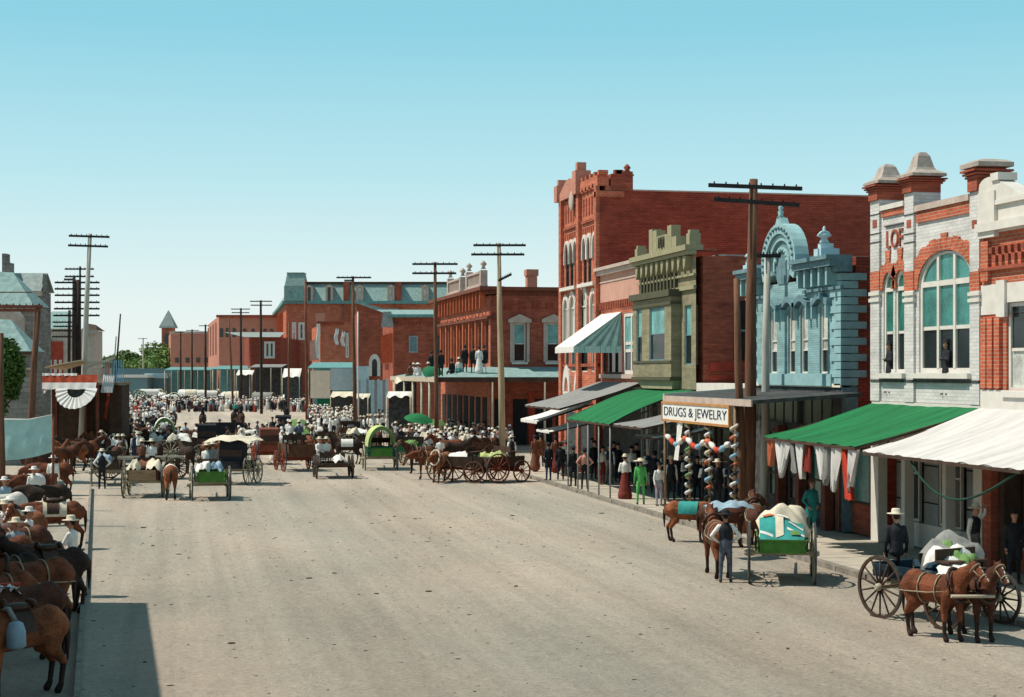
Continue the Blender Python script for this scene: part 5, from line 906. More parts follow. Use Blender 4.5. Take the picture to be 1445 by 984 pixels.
def human(pose='stand', arms='down', skirt=False, coat=False, vest=False, hat=0, vox=.03, dec=.5, turn=0, fine=False, hatjoin=True):
    """figure facing -y, feet at z = 0; slots: skin shirt trousers hat hair boots vest"""
    P = []; A = lambda p, q, r, s_, m, fl=R1: P.append((p, q, r, s_, m, fl)); bm_ = VE if (coat or vest) else SH
    lean = Vector((0, 0, 0)); base = .93
    if pose in ('sit', 'ride'): base = .13
    hip = Vector((0, 0, base)); fw = {'stand': 0, 'sit': -.05, 'ride': -.03, 'bend': -.62, 'walk': -.03}[pose]
    ch = hip + Vector((0, fw * .75, (.42 if pose != 'bend' else .20))); nk = hip + Vector((0, fw, (.58 if pose != 'bend' else .26))); hd = nk + Vector((0, -.03 if pose != 'bend' else -.18, .16 if pose != 'bend' else .02))
    A(hip, hip + (ch - hip) * .45, .150, .135, TR if not coat else VE, (1.08, .82)); A(hip + (ch - hip) * .45, ch, .142, .165, bm_, (1.12, .78)); A(ch, nk + (ch - nk) * .35, .165, .10, bm_, (1.12, .8))
    A(nk + (ch - nk) * .3, hd, .055, .052, SK); A(hd, hd + Vector((0, 0, .055)), .088, .094, SK, (.9, 1.06)); A(hd + Vector((0, -.05, -.055)), hd + Vector((0, -.055, -.05)), .05, .05, SK, (.9, 1)); A(hd + Vector((0, .025, .06)), hd + Vector((0, .04, .03)), .094, .085, HR, (.92, 1))
    sh = {}
    for s_ in (-1, 1):
        S0 = ch + Vector((s_ * .17, 0, .085 if pose != 'bend' else .03)); m = SH if not coat else VE
        if arms == 'down': E, Wp = S0 + Vector((s_ * .06, .03, -.29)), S0 + Vector((s_ * .07, -.06, -.54))
        elif arms == 'hips': E, Wp = S0 + Vector((s_ * .20, .06, -.24)), S0 + Vector((s_ * .03, -.07, -.40))
        elif arms == 'fold': E, Wp = S0 + Vector((s_ * .07, -.03, -.29)), S0 + Vector((-s_ * .07, -.20, -.24))
        elif arms == 'fwd': E, Wp = S0 + Vector((s_ * .05, -.14, -.25)), S0 + Vector((s_ * .0, -.38, -.27))
        elif arms == 'reach': E, Wp = S0 + Vector((s_ * .04, -.12, -.26)), S0 + Vector((s_ * -.02, -.22, -.50))
        elif arms == 'up': E, Wp = (S0 + Vector((s_ * .13, -.06, .16)), S0 + Vector((s_ * .02, -.16, .30))) if s_ > 0 else (S0 + Vector((s_ * .06, .02, -.29)), S0 + Vector((s_ * .07, -.06, -.53)))
        elif arms == 'pocket': E, Wp = S0 + Vector((s_ * .10, .06, -.27)), S0 + Vector((s_ * .0, -.08, -.45))
        A(S0, E, .066, .050, m); A(E, Wp, .048, .036, m); hp = Wp + (Wp - E).normalized() * .05; A(Wp, hp, .034, .032, SK, R1); sh[s_] = (Wp, (Wp - E).normalized())
    for s_ in (-1, 1):
        h0 = hip + Vector((s_ * .085, 0, -.02))
        if pose == 'stand' or pose == 'bend': kn, an = h0 + Vector((s_ * .03, -.01 if s_ < 0 else .02, -.42)), h0 + Vector((s_ * .045, .03 if s_ > 0 else -.02, -.83))
        elif pose == 'walk': kn, an = h0 + Vector((0, -.13 * s_ - .03, -.41)), h0 + Vector((0, -.22 * s_ + .04, -.82))
        elif pose == 'sit': kn, an = h0 + Vector((s_ * .05, -.44, .02)), h0 + Vector((s_ * .06, -.48, -.42))
        elif pose == 'ride': kn, an = h0 + Vector((s_ * .2, -.28, -.22)), h0 + Vector((s_ * .24, -.16, -.62))
        A(h0, kn, .093, .062, TR); A(kn, an, .062, .045, TR); A(an, an + Vector((0, .0, -.04)), .045, .045, BO); A(an + Vector((0, .02, -.045)), an + Vector((s_ * .01, -.14, -.055)), .042, .035, BO)
        if coat and pose in ('stand', 'walk'): A(h0 + Vector((0, 0, .05)), h0 + Vector((s_ * .02, 0, -.22)), .12, .125, VE, (.9, .95))
    if skirt:
        if pose in ('stand', 'walk', 'bend'):
            for k in range(3): A(hip + Vector((0, 0, .05)), (0, -.06 + .08 * k, .14), .14, .24, TR, (1.1, .85))
            A(hip, (0, 0, .12), .14, .27, TR, (1.15, .9))
        else: A(hip, hip + Vector((0, -.4, .0)), .17, .2, TR); A(hip + Vector((0, -.42, 0)), hip + Vector((0, -.48, -.3)), .19, .22, TR)
    X = MB()
    if fine:
        for s_ in (-1, 1):                                   # hands: palm, four fingers of unequal length, thumb from the side
            w, d = sh[s_]; sd2 = Vector((0, -1, 0)).cross(d).normalized() if abs(d.y) < .9 else Vector((1, 0, 0)); up = sd2.cross(d).normalized(); pc = w + d * .05
            for k in range(4):
                st = pc + d * .035 + up * (k - 1.5) * .021; ln = (.062, .072, .068, .052)[k]; cu = sd2 * (-s_) * .018; X.tube([st, st + d * ln * .5 + cu * .4, st + d * ln + cu * 1.5], [.0105, .0095, .007], 6, SK)
            th = pc - d * .01 + up * -.034; X.tube([th, th + d * .03 - up * .022, th + d * .062 - up * .02], [.012, .011, .008], 6, SK)
        for s_ in (-1, 1):
            X.ball(hd + Vector((s_ * .033, -.092, .035)), (.012, .008, .008), HR, 6, 4); X.ball(hd + Vector((s_ * .083, .005, .02)), (.012, .022, .03), SK, 6, 5)
        X.ball(hd + Vector((0, -.104, .008)), (.013, .018, .022), SK, 6, 5); X.ball(hd + Vector((0, -.100, -.022)), (.032, .012, .009), HR, 6, 4)
    HM = MB(); ho = hd + Vector((0, .01, .075))
    pr = {1: [(.0, .0), (.20, 0), (.205, .012), (.105, .022), (.10, .09), (.085, .12), (.02, .125)], 2: [(.0, 0), (.145, -.005), (.15, .012), (.103, .016), (.098, .10), (.02, .105)], 3: [(0, 0), (.13, 0), (.135, .01), (.1, .015), (.095, .07), (.06, .12), (.01, .13)], 4: [(0, -.01), (.30, -.03), (.31, -.015), (.12, .02), (.11, .08), (.02, .1)]}.get(hat)
    if pr: HM.lathe(ho, pr, 12, HT if hatjoin else 0)
    if pr and hatjoin: X.add(HM.v, HM.f); k = len(HM.f); X.m[-k:] = [HT] * k; X.smooth[-k:] = HM.smooth
    me = remeshed('person', P, vox, ['skin', 'shirt_white', 'trouser_grey', 'straw', 'hair', 'leather', 'coat_black'], X if X.v else None, dec)
    return me, (HM if pr and not hatjoin else None)
def dress(o, cl):
    d = dict(zip((SK, SH, TR, HT, HR, BO, VE), cl)) if isinstance(cl, (list, tuple)) else cl
    for k, m_ in d.items(): o.material_slots[k].link = 'OBJECT'; o.material_slots[k].material = M[m_]
HP = {}
def hproto(**k):
    key = tuple(sorted(k.items()))
    if key not in HP: HP[key] = human(**k)
    return HP[key]
def person(label, loc, rot, cl, sc=1.0, group=None, **k):
    me, hm = hproto(**k); o = obj('person', me, None, loc, rot); o.scale = (sc, sc, sc); dress(o, cl); tag(o, label, 'person', group)
    if hm: h = hm.build('hat', cl.get(HT, 'straw'), o)
    return o
# ================================================================ horses
def horse_mesh(head='level', legs=0, vox=.04, dec=.5):
    """faces -y, withers 1.5 m; slots coat, dark, pale"""
    P = []; A = lambda p, q, r, s_, m=0, fl=R1: P.append((p, q, r, s_, m, fl))
    A((0, .55, 1.12), (0, -.30, 1.09), .32, .32, 0, (.90, 1)); A((0, .62, 1.22), (0, .72, 1.12), .27, .26, 0, (1, 1)); A((0, -.45, 1.15), (0, -.55, 1.12), .27, .23, 0, (.85, 1)); A((0, -.2, 1.32), (0, -.42, 1.34), .14, .13, 0, (.8, 1)); A((0, .45, 1.28), (0, .68, 1.3), .17, .15, 0)
    if head == 'level': n1, hd0, mz_ = (0, -.95, 1.62), (0, -1.02, 1.68), (0, -1.36, 1.40)
    elif head == 'low': n1, hd0, mz_ = (0, -1.12, 1.14), (0, -1.18, 1.12), (0, -1.36, .74)
    elif head == 'graze': n1, hd0, mz_ = (0, -1.08, .72), (0, -1.12, .66), (0, -1.25, .26)
    else: n1, hd0, mz_ = (0, -.85, 1.78), (0, -.90, 1.86), (0, -1.22, 1.62)
    n0 = Vector((0, -.52, 1.22)); n1 = Vector(n1); hd0 = Vector(hd0); mz_ = Vector(mz_); md = n0.lerp(n1, .5) + Vector((0, .0, .05 if head != 'graze' else -.02))
    A(n0, md, .28, .205, 0, (.60, 1)); A(md, n1, .205, .14, 0, (.60, 1)); A(hd0, hd0.lerp(mz_, .45), .145, .115, 0, (.68, 1)); A(hd0.lerp(mz_, .45), mz_, .10, .074, 0, (.8, 1)); A(hd0.lerp(mz_, .9), mz_, .078, .07, 1 if head != 'level' else 0, (.85, 1))
    # pale blaze
    fwd = (mz_ - hd0).normalized(); nrm = Vector((0, -fwd.z, fwd.y)); nrm = nrm if nrm.y < 0 else -nrm
    for k in range(4): q = hd0.lerp(mz_, .2 + .25 * k) + nrm * (.108 - .016 * k); A(q, q + fwd * .04, .026, .024, 2)
    for s_ in (-1, 1): e = hd0 + Vector((s_ * .06, .05, .07)); A(e, e + Vector((s_ * .02, .01, .11)), .03, .014, 0)
    for s_ in (-1, 1):
        x = s_ * .17; k1 = .07 * s_ * legs; A((x * .9, -.44, 1.02), (x, -.42 - k1, .70), .15, .085); A((x, -.42 - k1, .70), (x, -.43 - k1, .47), .082, .062, 0); A((x, -.43 - k1, .45), (x, -.42 - k1 * .8, .16), .055, .044, 1); A((x, -.42 - k1 * .8, .14), (x, -.47 - k1 * .8, .05), .052, .066, 1)
        k2 = -.09 * s_ * legs; A((x * .8, .64, 1.10), (x, .58 - k2 * .5, .80), .25, .155, 0, (.72, 1)); A((x, .58 - k2 * .5, .80), (x, .80 - k2, .52), .13, .068); A((x, .80 - k2, .52), (x, .75 - k2, .18), .058, .046, 1); A((x, .75 - k2, .15), (x, .69 - k2, .05), .052, .066, 1)
    # mane and tail
    for k in range(7): q = n0.lerp(n1, k / 6) + Vector((.0, .13 - .015 * k, .11 - .003 * k)); A(q, q + Vector((.05, .05, -.12)), .035, .03, 1)
    A((0, .90, 1.27), (0, .97, 1.12), .045, .055, 1); A((0, .97, 1.12), (0, .98, .85), .06, .055, 1); A((0, .98, .85), (0.02, .97, .5), .055, .02, 1)
    return remeshed('horse', P, vox, ['horse_bay', 'horse_dark', 'horse_white'], None, dec, 2)
HM_ = {}
def horse(label, loc, rot, coat='horse_bay', head='level', legs=0, blaze=True, blanket=None, saddle=False, harness=False, sc=1.0, fine=False, group=None, collar=None, cat='horse'):
    key = (head, legs, fine)
    if key not in HM_: HM_[key] = horse_mesh(head, legs, .022 if fine else .045, .4 if fine else .5)
    o = obj('horse', HM_[key], None, loc, rot); o.scale = (sc,) * 3
    for k, m_ in enumerate((coat, 'horse_dark' if coat != 'horse_white' else 'cloth_grey', 'horse_white' if blaze else coat)): o.material_slots[k].link = 'OBJECT'; o.material_slots[k].material = M[m_]
    tag(o, label, cat, group)
    def saddlecloth(m_, y0, y1, drop, r=.335, nm='blanket'):
        v = []; n_, k_ = 8, 12
        for i in range(n_ + 1):
            for j in range(k_ + 1):
                t = (j / k_ - .5) * math.pi * drop; y_ = y0 + (y1 - y0) * i / n_; rr = r + .01 * math.sin(i * 2.2 + j); v.append((rr * math.sin(t) * .93, y_, 1.115 + rr * math.cos(t) + .015 * (1 - abs(t))))
        MB().add(v, [(i * (k_ + 1) + j, i * (k_ + 1) + j + 1, (i + 1) * (k_ + 1) + j + 1, (i + 1) * (k_ + 1) + j) for i in range(n_) for j in range(k_)], 0, True).build(nm, m_, o)
    if blanket: saddlecloth(blanket, -.28, .42, 1.15)
    if saddle:
        saddlecloth('leather', -.16, .2, 1.0, .35, 'saddle_flap'); s_ = MB(); s_.ball((0, .02, 1.5), (.15, .3, .08), 0); s_.ball((0, -.22, 1.56), (.09, .06, .1), 0); s_.ball((0, .28, 1.54), (.17, .07, .08), 0); s_.build('saddle', 'leather', o)
    if harness or collar:
        q = MB(); n_ = 16; q.tube([(.27 * math.cos(2 * math.pi * k / n_), -.56 + .12 * math.sin(2 * math.pi * k / n_), 1.24 + .36 * math.sin(2 * math.pi * k / n_)) for k in range(n_ + 1)], .045, 6); q.build('collar', collar or 'leather', o)
        q = MB()
        for y_ in (-.18, .3): q.tube([(.30 * math.sin(2 * math.pi * k / 18), y_, 1.105 + .335 * math.cos(2 * math.pi * k / 18)) for k in range(19)], .018, 5)
        for s_ in (-1, 1): q.tube([(s_ * .24, -.5, 1.12), (s_ * .30, .0, 1.05), (s_ * .30, .6, 1.02), (s_ * .2, .9, 1.0)], .014, 5)
        q.build('harness_strap', 'strap', o)
    d_ = {'level': ((0, -1.02, 1.68), (0, -1.36, 1.40)), 'low': ((0, -1.18, 1.12), (0, -1.36, .74)), 'graze': ((0, -1.12, .66), (0, -1.25, .26)), 'high': ((0, -.90, 1.86), (0, -1.22, 1.62))}[head]
    a, c = Vector(d_[0]), Vector(d_[1]); fw = (c - a).normalized(); q = MB()
    for t, r in ((.1, .155), (.72, .105)):
        ce = a.lerp(c, t); up = Vector((1, 0, 0)); e2 = fw.cross(up); q.tube([ce + up * r * .78 * math.cos(2 * math.pi * k / 12) + e2 * r * math.sin(2 * math.pi * k / 12) for k in range(13)], .012, 4)
    for s_ in (-1, 1): q.tube([a.lerp(c, .1) + Vector((s_ * .1, 0, 0)), a.lerp(c, .72) + Vector((s_ * .075, 0, 0))], .012, 4)
    q.build('bridle', 'strap' if harness else 'leather', o)
    return o
# ================================================================ wagons
WH = {}
def wheelparts(r, n, near):
    k = (round(r, 3), n, near)
    if k in WH: return WH[k]
    def ring(R_, w, t):
        b = MB(); N_ = 28; pr = [(R_ - t, -w), (R_, -w), (R_, w), (R_ - t, w)]; v = []
        for i in range(N_):
            a = 2 * math.pi * i / N_
            for q, x in pr: v.append((x, q * math.cos(a), q * math.sin(a)))
        b.add(v, [(i * 4 + j, i * 4 + (j + 1) % 4, ((i + 1) % N_) * 4 + (j + 1) % 4, ((i + 1) % N_) * 4 + j) for i in range(N_) for j in range(4)]); return b
    rim = ring(r, .028, .055); rm = ring(r + .008, .03, .012)
    hub = MB().tube([(-.13, 0, 0), (-.07, 0, 0), (.07, 0, 0), (.13, 0, 0)], [.05, .085, .085, .05], 8)
    sp_ = MB().tube([(0, 0, .07), (0, 0, r - .05)], [.026, .019], 5)
    if not near:
        for i in range(n): a = 2 * math.pi * i / n; rim.tube([(0, .07 * math.sin(a), .07 * math.cos(a)), (0, (r - .05) * math.sin(a), (r - .05) * math.cos(a))], [.028, .02], 4)
    WH[k] = (rim.mesh('wheel', ['wheel_pale']), rm.mesh('tyre', ['iron']), hub.mesh('hub', ['wheel_pale']), sp_.mesh('spoke', ['wheel_pale'])); return WH[k]
def setm(o, m_): o.material_slots[0].link = 'OBJECT'; o.material_slots[0].material = M[m_]
def wheel(par, x, y, r, m_, n=12, near=False, steer=0):
    a, t, h, s_ = wheelparts(r, n, near); w = obj('wheel', a, par, (x, y, r), steer); setm(w, m_); q = obj('tyre', t, w); q = obj('hub', h, w); setm(q, m_)
    if near:
        for i in range(n): q = obj('spoke', s_, w, (0, 0, 0), (2 * math.pi * i / n, 0, 0)); setm(q, m_)
def drape(w, l, hgt, seed, amp=.12, n=12):
    """cloth or sacking thrown over a load, closed underneath"""
    q = random.Random(seed); ph = [q.uniform(0, 6) for _ in range(6)]; v = []
    for i in range(n + 1):
        for j in range(n + 1):
            s_, t = i / n * 2 - 1, j / n * 2 - 1; e = max(0, 1 - (abs(s_) ** 3 + abs(t) ** 3) * .5) ; z_ = hgt * e * (1 + .28 * math.sin(3.1 * s_ + ph[0]) * math.cos(2.7 * t + ph[1])) + amp * .5 * math.sin(8 * s_ + ph[2] + 2 * t) * math.sin(6 * t + ph[3]) - .03
            v.append((s_ * w / 2 + amp * .4 * math.sin(5 * t + ph[4]), t * l / 2 + amp * .4 * math.sin(5 * s_ + ph[5]), z_))
    return MB().add(v, [(i * (n + 1) + j, (i + 1) * (n + 1) + j, (i + 1) * (n + 1) + j + 1, i * (n + 1) + j + 1) for i in range(n) for j in range(n)], 0, True)
def wagon(label, loc, rot, L=2.8, W=1.05, bz=.78, hh=.36, wr=.66, wf=.54, body='wagon_green', wm='wheel_pale', tail=None, seat=True, cover=None, cm='canvas', load=(), near=False, cat='wagon', kind='box', tongue=True, group=None, seed=1, nsp=12, topy=None):
    o = thing('farm_wagon' if kind == 'box' else ('buggy' if kind == 'buggy' else 'covered_wagon'), label, cat, loc, rot, group); X = W / 2
    b = MB(); b.box(-X, X, -L / 2, L / 2, bz, bz + .05); b.build('floor', 'wood_dark', o)
    nb = 2 if near else 1
    for s_ in (-1, 1):
        for k in range(nb): MB().add([(s_ * X, -L / 2, bz + hh * k / nb + .004), (s_ * X, L / 2, bz + hh * k / nb + .004), (s_ * (X + .04), L / 2, bz + hh * (k + 1) / nb - .008), (s_ * (X + .04), -L / 2, bz + hh * (k + 1) / nb - .008)] + [(s_ * (X + .035), -L / 2, bz + hh * k / nb + .004), (s_ * (X + .035), L / 2, bz + hh * k / nb + .004), (s_ * (X + .075), L / 2, bz + hh * (k + 1) / nb - .008), (s_ * (X + .075), -L / 2, bz + hh * (k + 1) / nb - .008)], [(0, 1, 2, 3), (4, 5, 6, 7), (0, 1, 5, 4), (3, 2, 6, 7), (0, 3, 7, 4), (1, 2, 6, 5)]).build('side_board', body, o)
        for y_ in (-L * .3, L * .3): MB().box(s_ * (X + .06), s_ * (X + .11), y_ - .03, y_ + .03, bz - .05, bz + hh + .02).build('stake', 'wood_dark', o)
    tb = MB().box(-X, X, L / 2 + .001, L / 2 + .035, bz + .0, bz + hh); tb.build('tailgate', tail or body, o); MB().box(-X, X, -L / 2 - .035, -L / 2 - .001, bz, bz + hh * .9).build('front_board', body, o)
    if near: t_ = MB(); t_.box(-X - .02, X + .02, L / 2 + .036, L / 2 + .06, bz + hh * .9, bz + hh + .01); t_.box(-X, -X + .04, L / 2 + .036, L / 2 + .055, bz, bz + hh * .9); t_.box(X - .04, X, L / 2 + .036, L / 2 + .055, bz, bz + hh * .9); t_.build('rail', body, o)
    tx = X + .26; yr, yf = L / 2 - .45, -L / 2 + .35
    g_ = MB(); g_.bar((-tx, yr, wr), (tx, yr, wr), .09); g_.bar((-tx, yf, wf), (tx, yf, wf), .09); g_.bar((0, yr, wr + .03), (0, yf, wf + .06), .08); g_.box(-X, X, yr - .06, yr + .06, wr + .05, bz - .003); g_.box(-X, X, yf - .06, yf + .06, wf + .05, bz - .003)
    for s_ in (-1, 1): g_.bar((s_ * .1, yf, wf + .02), (s_ * .35, yr, wr + .02), .05)
    g_.build('running_gear', wm, o)
    for s_ in (-1, 1): wheel(o, s_ * tx, yr, wr, wm, nsp, near); wheel(o, s_ * tx, yf, wf, wm, nsp - 2 if near else nsp, near)
    if tongue: MB().tube([(0, yf, wf), (0, -L / 2 - 2.5, .8)], [.05, .035], 6).build('tongue', wm, o); MB().box(-.75, .75, -L / 2 - .35, -L / 2 - .28, .62, .7).build('evener', 'wood_pale', o)
    if seat:
        q = MB(); sz = bz + hh + .18; q.box(-X, X, -L / 2 + .45, -L / 2 + .82, sz, sz + .05); q.box(-X, X, -L / 2 + .82, -L / 2 + .86, sz, sz + .28); q.box(-X + .05, -X + .1, -L / 2 + .5, -L / 2 + .8, bz, sz); q.box(X - .1, X - .05, -L / 2 + .5, -L / 2 + .8, bz, sz); q.build('seat', 'wood_dark', o)
    if cover == 'bow':
        n_, m_ = 14, 8; v = []; cb = bz + hh + .02; r = X + .12; hc = 1.12
        for i in range(m_ + 1):
            for j in range(n_ + 1): t = math.pi * j / n_; e = .02 * math.cos(i / m_ * math.pi * 6); v.append(((r - e) * math.cos(t) * (1.02 if 2 < j < n_ - 2 else 1), -L / 2 - .1 + (L + .2) * i / m_, cb + (hc - e) * (math.sin(t) ** .8)))
        MB().add(v, [(i * (n_ + 1) + j, i * (n_ + 1) + j + 1, (i + 1) * (n_ + 1) + j + 1, (i + 1) * (n_ + 1) + j) for i in range(m_) for j in range(n_)], 0, True).build('canvas_cover', cm, o)
        for i in range(4): y_ = -L / 2 + .05 + i * (L - .1) / 3; MB().tube([((r - .04) * math.cos(math.pi * k / 12), y_, cb + (hc - .04) * math.sin(math.pi * k / 12) ** .8) for k in range(13)], .02, 4).build('bow', 'wood_pale', o)
        MB().arc(0, cb, r - .12, r + .02, 0, math.pi, L / 2 + .08, L / 2 + .11, 14, 0, hc / r).build('cover_hem', 'cloth_green', o)
    if cover == 'hood':                                       # folding buggy top, open to the front
        q = MB(); z0 = bz + .35; zt = bz + 1.28; y0, y1 = -L * .28, L * .42
        q.add([(-X, y1, z0), (X, y1, z0), (X, y1 - .12, zt), (-X, y1 - .12, zt), (-X, y0, zt + .02), (X, y0, zt + .02), (-X, (y0 + y1) / 2, zt + .1), (X, (y0 + y1) / 2, zt + .1)], [(0, 1, 2, 3), (3, 2, 7, 6), (6, 7, 5, 4)]); q.add([(-X, y1, z0), (-X, y1 - .12, zt), (-X, (y0 + y1) / 2, zt + .1), (-X, (y0 + y1) / 2 - .1, z0)], [(0, 1, 2, 3)]); q.add([(X, y1, z0), (X, y1 - .12, zt), (X, (y0 + y1) / 2, zt + .1), (X, (y0 + y1) / 2 - .1, z0)], [(0, 1, 2, 3)]); q.build('hood', 'coat_black' if cm == 'canvas' else cm, o)
        q = MB(); q.box(-X, X, y1 - .75, y1 - .05, bz + .3, bz + .42); q.box(-X, X, y1 - .12, y1 - .03, bz + .42, bz + .9); q.build('seat', 'leather', o)
    for k, (lm, lx, ly, lw, ll, lh) in enumerate(load):
        d_ = drape(lw, ll, lh, seed * 7 + k); q = d_.build('load_cloth', lm, o, (lx, ly, bz + hh * .7))
    return o
def loose(name, label, cat, loc, rot, m_, w, l, h, seed, group=None): return tag(drape(w, l, h, seed).build(name, m_, None, loc, rot), label, cat, group)
def gp(px, py, z=0.0): return ground(px, py, z)
UPR = math.pi
# near right: green wagon seen from behind with covered load
wg = wagon('bright green farm wagon with striped teal quilt load seen from behind beside the tall pole', gp(1102, 818), UPR + R(-20), L=2.5, W=1.12, bz=.82, hh=.34, wr=.78, wf=.62, wm='wheel_pale', near=True, seat=False, seed=3, nsp=14, load=[('canvas', -.05, -.2, 1.3, 1.5, .86)])
def qs(s_, t, o_): return (.56 - 1.12 * s_, 1.2 - .85 * t - o_ * .6, 1.14 + (.62 - .22 * s_) * math.sin(t * math.pi / 2) * (1 - .22 * (2 * s_ - 1) ** 2) + o_ + .015 * math.sin(9 * s_ + 5 * t))
for k, (m_, s0, s1, t0, t1, sk) in enumerate((('cloth_teal', 0, 1, 0, 1, 0), ('bunting_white', .0, .30, .18, .26, -.12), ('bunting_white', .62, 1.0, .30, .38, -.2), ('bunting_white', .66, .98, .58, .66, -.2), ('cloth_orange', .08, .34, .80, .98, 0), ('canvas', .36, .54, 0, .95, .1), ('shirt_white', .40, .66, .72, .98, 0), ('cloth_green', .7, .9, .05, .2, 0))):
    n_ = 8; v = [qs(s0 + (s1 - s0) * i / n_ , max(0, min(1, t0 + (t1 - t0) * j / n_ + sk * (i / n_))), .012 * k + .01) for i in range(n_ + 1) for j in range(n_ + 1)]
    MB().add(v, [(i * (n_ + 1) + j, i * (n_ + 1) + j + 1, (i + 1) * (n_ + 1) + j + 1, (i + 1) * (n_ + 1) + j) for i in range(n_) for j in range(n_)], 0, True).build('quilt', m_, wg)
hr = horse('bay horse harnessed to the green wagon, half hidden by the man in the vest', gp(1012, 812), UPR + R(-8), 'horse_bay', 'level', 1, harness=True, fine=True)
horse('dark bay team horse on the far side of the green wagon', gp(1066, 780), UPR + R(-16), 'horse_brown', 'level', 0, harness=True, fine=True)
horse('saddled bay horse with teal blanket standing tail towards the street by the drug sign porch', gp(975, 765), R(62), 'horse_chestnut', 'low', 1, blanket='cloth_teal', saddle=False, fine=True, sc=.88)
horse('dark brown horse standing right of the horse with the teal blanket', gp(1026, 772), R(75), 'horse_brown', 'level', 0, fine=True, sc=.92, blaze=False)
loose('blanket', 'folded pale blue blanket lying on the team behind the man in the vest', 'blanket', (*gp(1028, 788)[:2], 1.45), .3, 'shirt_blue', 1.3, .9, .2, 5)
# dark blue wagon and two horses
_w = gp(1242, 872); BLL = (_w[0] + .83 * math.cos(R(18)) + .9 * math.sin(R(18)), _w[1] + .83 * math.sin(R(18)) - .9 * math.cos(R(18)), 0)
bl = wagon('dark blue farm wagon with tall spoked wheels and a heaped load at the right edge', BLL, R(18), L=2.7, W=1.15, bz=.86, hh=.30, wr=.68, wf=.56, body='wagon_blue', wm='wheel_pale', near=True, seat=True, tongue=False, nsp=14)
for o_ in bl.children:
    if o_.name.startswith('wheel'):
        setm(o_, 'wood_dark')
        for s_ in o_.children:
            if s_.name.startswith(('spoke',)): setm(s_, 'wood_dark')
def onw(w, x, y, z): return tuple(w.matrix_world @ Vector((x, y, z))) if 0 else tuple(Matrix.Translation(w.location) @ Matrix.Rotation(w.rotation_euler[2], 4, 'Z') @ Vector((x, y, z)))
for k, (m_, x_, y_, w_, l_, h_, lb) in enumerate((('cloth_green', .2, .25, .62, .7, .62, 'round green sack on the dark blue wagon behind the seated man'), ('canvas_white', .05, -.15, .9, .9, .5, 'white canvas bundle heaped on the dark blue wagon'), ('cloth_green', .1, -.5, .5, .6, .55, 'green sack at the front of the dark blue wagon load'), ('canvas_white', -.25, -.75, .9, .9, .22, 'crumpled white cloth at the front corner of the dark blue wagon'), ('cloth_grey', .45, .2, .7, 1.3, .78, 'grey heap of sacking on the far side of the dark blue wagon'))):
    loose('bundle', lb, 'bundle', onw(bl, x_, y_ - .15, 1.02 + .1 * (k % 2)), R(18 + 13 * k), m_, w_, l_, h_, 11 + k)
TP = gp(1330, 893); TQ = gp(1400, 893)
for k, (p_, c_, lb, hd_) in enumerate((((1322, 902), 'horse_bay', 'bay horse with white face on the near side of the dark blue wagon team', 'level'), ((1374, 902), 'horse_brown', 'brown horse with white blaze on the far side of the dark blue wagon team', 'level'))):
    horse(lb, gp(*p_), R(22 if k == 0 else 2), c_, hd_, 1 - k, harness=True, fine=True, sc=.92)
tag(MB().tube([gp(1342, 912)[:2] + (.98,), gp(1404, 912)[:2] + (.98,)], [.035, .03], 8).build('neck_yoke', 'wood_pale'), 'pale wooden neck yoke across the chests of the dark blue wagon team', 'yoke')
# ---------------- middle of the street, left to right
HD = UPR
wagon('small dark wagon with teal cloth beside the man in the black vest', gp(152, 684), HD + R(4), L=2.2, W=1.0, body='wood_dark', wm='wheel_pale', load=[('shirt_blue', .2, .6, .7, .9, .5)], seed=4)
wagon('brown farm wagon with buff blankets thrown over its sides', gp(206, 700), HD + R(-6), L=2.6, W=1.15, body='wagon_brown', tail='wood', wm='wheel_pale', load=[('canvas', -.4, .2, .7, 1.6, .5), ('canvas', .45, .3, .5, 1.3, .45), ('coat_brown', 0, -.3, .9, 1.1, .5)], seed=5, hh=.42)
wagon('small wagon with bright green tailgate seen squarely from behind', gp(296, 704), HD + R(2), L=2.4, W=1.05, body='wagon_green', wm='wheel_pale', load=[('canvas_white', .3, .2, .6, 1.4, .5), ('shirt_blue', -.25, -.1, .6, .9, .45)], seed=6, near=True, hh=.44, wr=.72)
wagon('black buggy with its top covered by a white sheet', gp(334, 683), HD + R(-24), L=2.0, W=1.15, body='coat_black', wm='wheel_pale', kind='buggy', cover='hood', seat=False, cat='buggy', wr=.74, wf=.6, load=[])
loose('sheet', 'white sheet spread over the top of the black buggy', 'sheet', (*gp(330, 683)[:2], 2.02), HD + R(-24), 'canvas', 2.4, 2.2, .3, 8)
wagon('red brown open backed buggy in the middle of the street', gp(378, 655), HD + R(5), L=1.9, W=1.1, body='wagon_red', wm='wagon_red', kind='buggy', cover='hood', cm='red_brown', seat=False, cat='buggy')
wagon('brown box wagon with reddish wheels right of the red brown buggy', gp(418, 664), HD + R(10), L=2.5, W=1.3, body='wagon_brown', wm='wagon_red', hh=.7, seed=9)
wagon('low flat wagon carrying people in white in the middle of the street', gp(470, 674), HD + R(0), L=2.4, W=1.3, bz=.62, hh=.18, body='wood_dark', wm='wood_dark', load=[('canvas_white', -.3, .1, .6, 1.0, .4)], seed=10, wr=.6)
wagon('covered wagon with arched lime and green canvas and a green tailgate', gp(536, 662), HD + R(-3), L=2.8, W=1.25, body='green_deep', tail='wagon_green', wm='wheel_pale', kind='cover', cover='bow', cm='canvas_lime', near=True, hh=.48)
wagon('dark wagon with green cloth on its seat just right of the covered wagon', gp(582, 655), HD + R(-20), L=2.4, W=1.2, body='green_deep', wm='wheel_pale', load=[('cloth_green', 0, .6, .9, .7, .4)], seed=12)
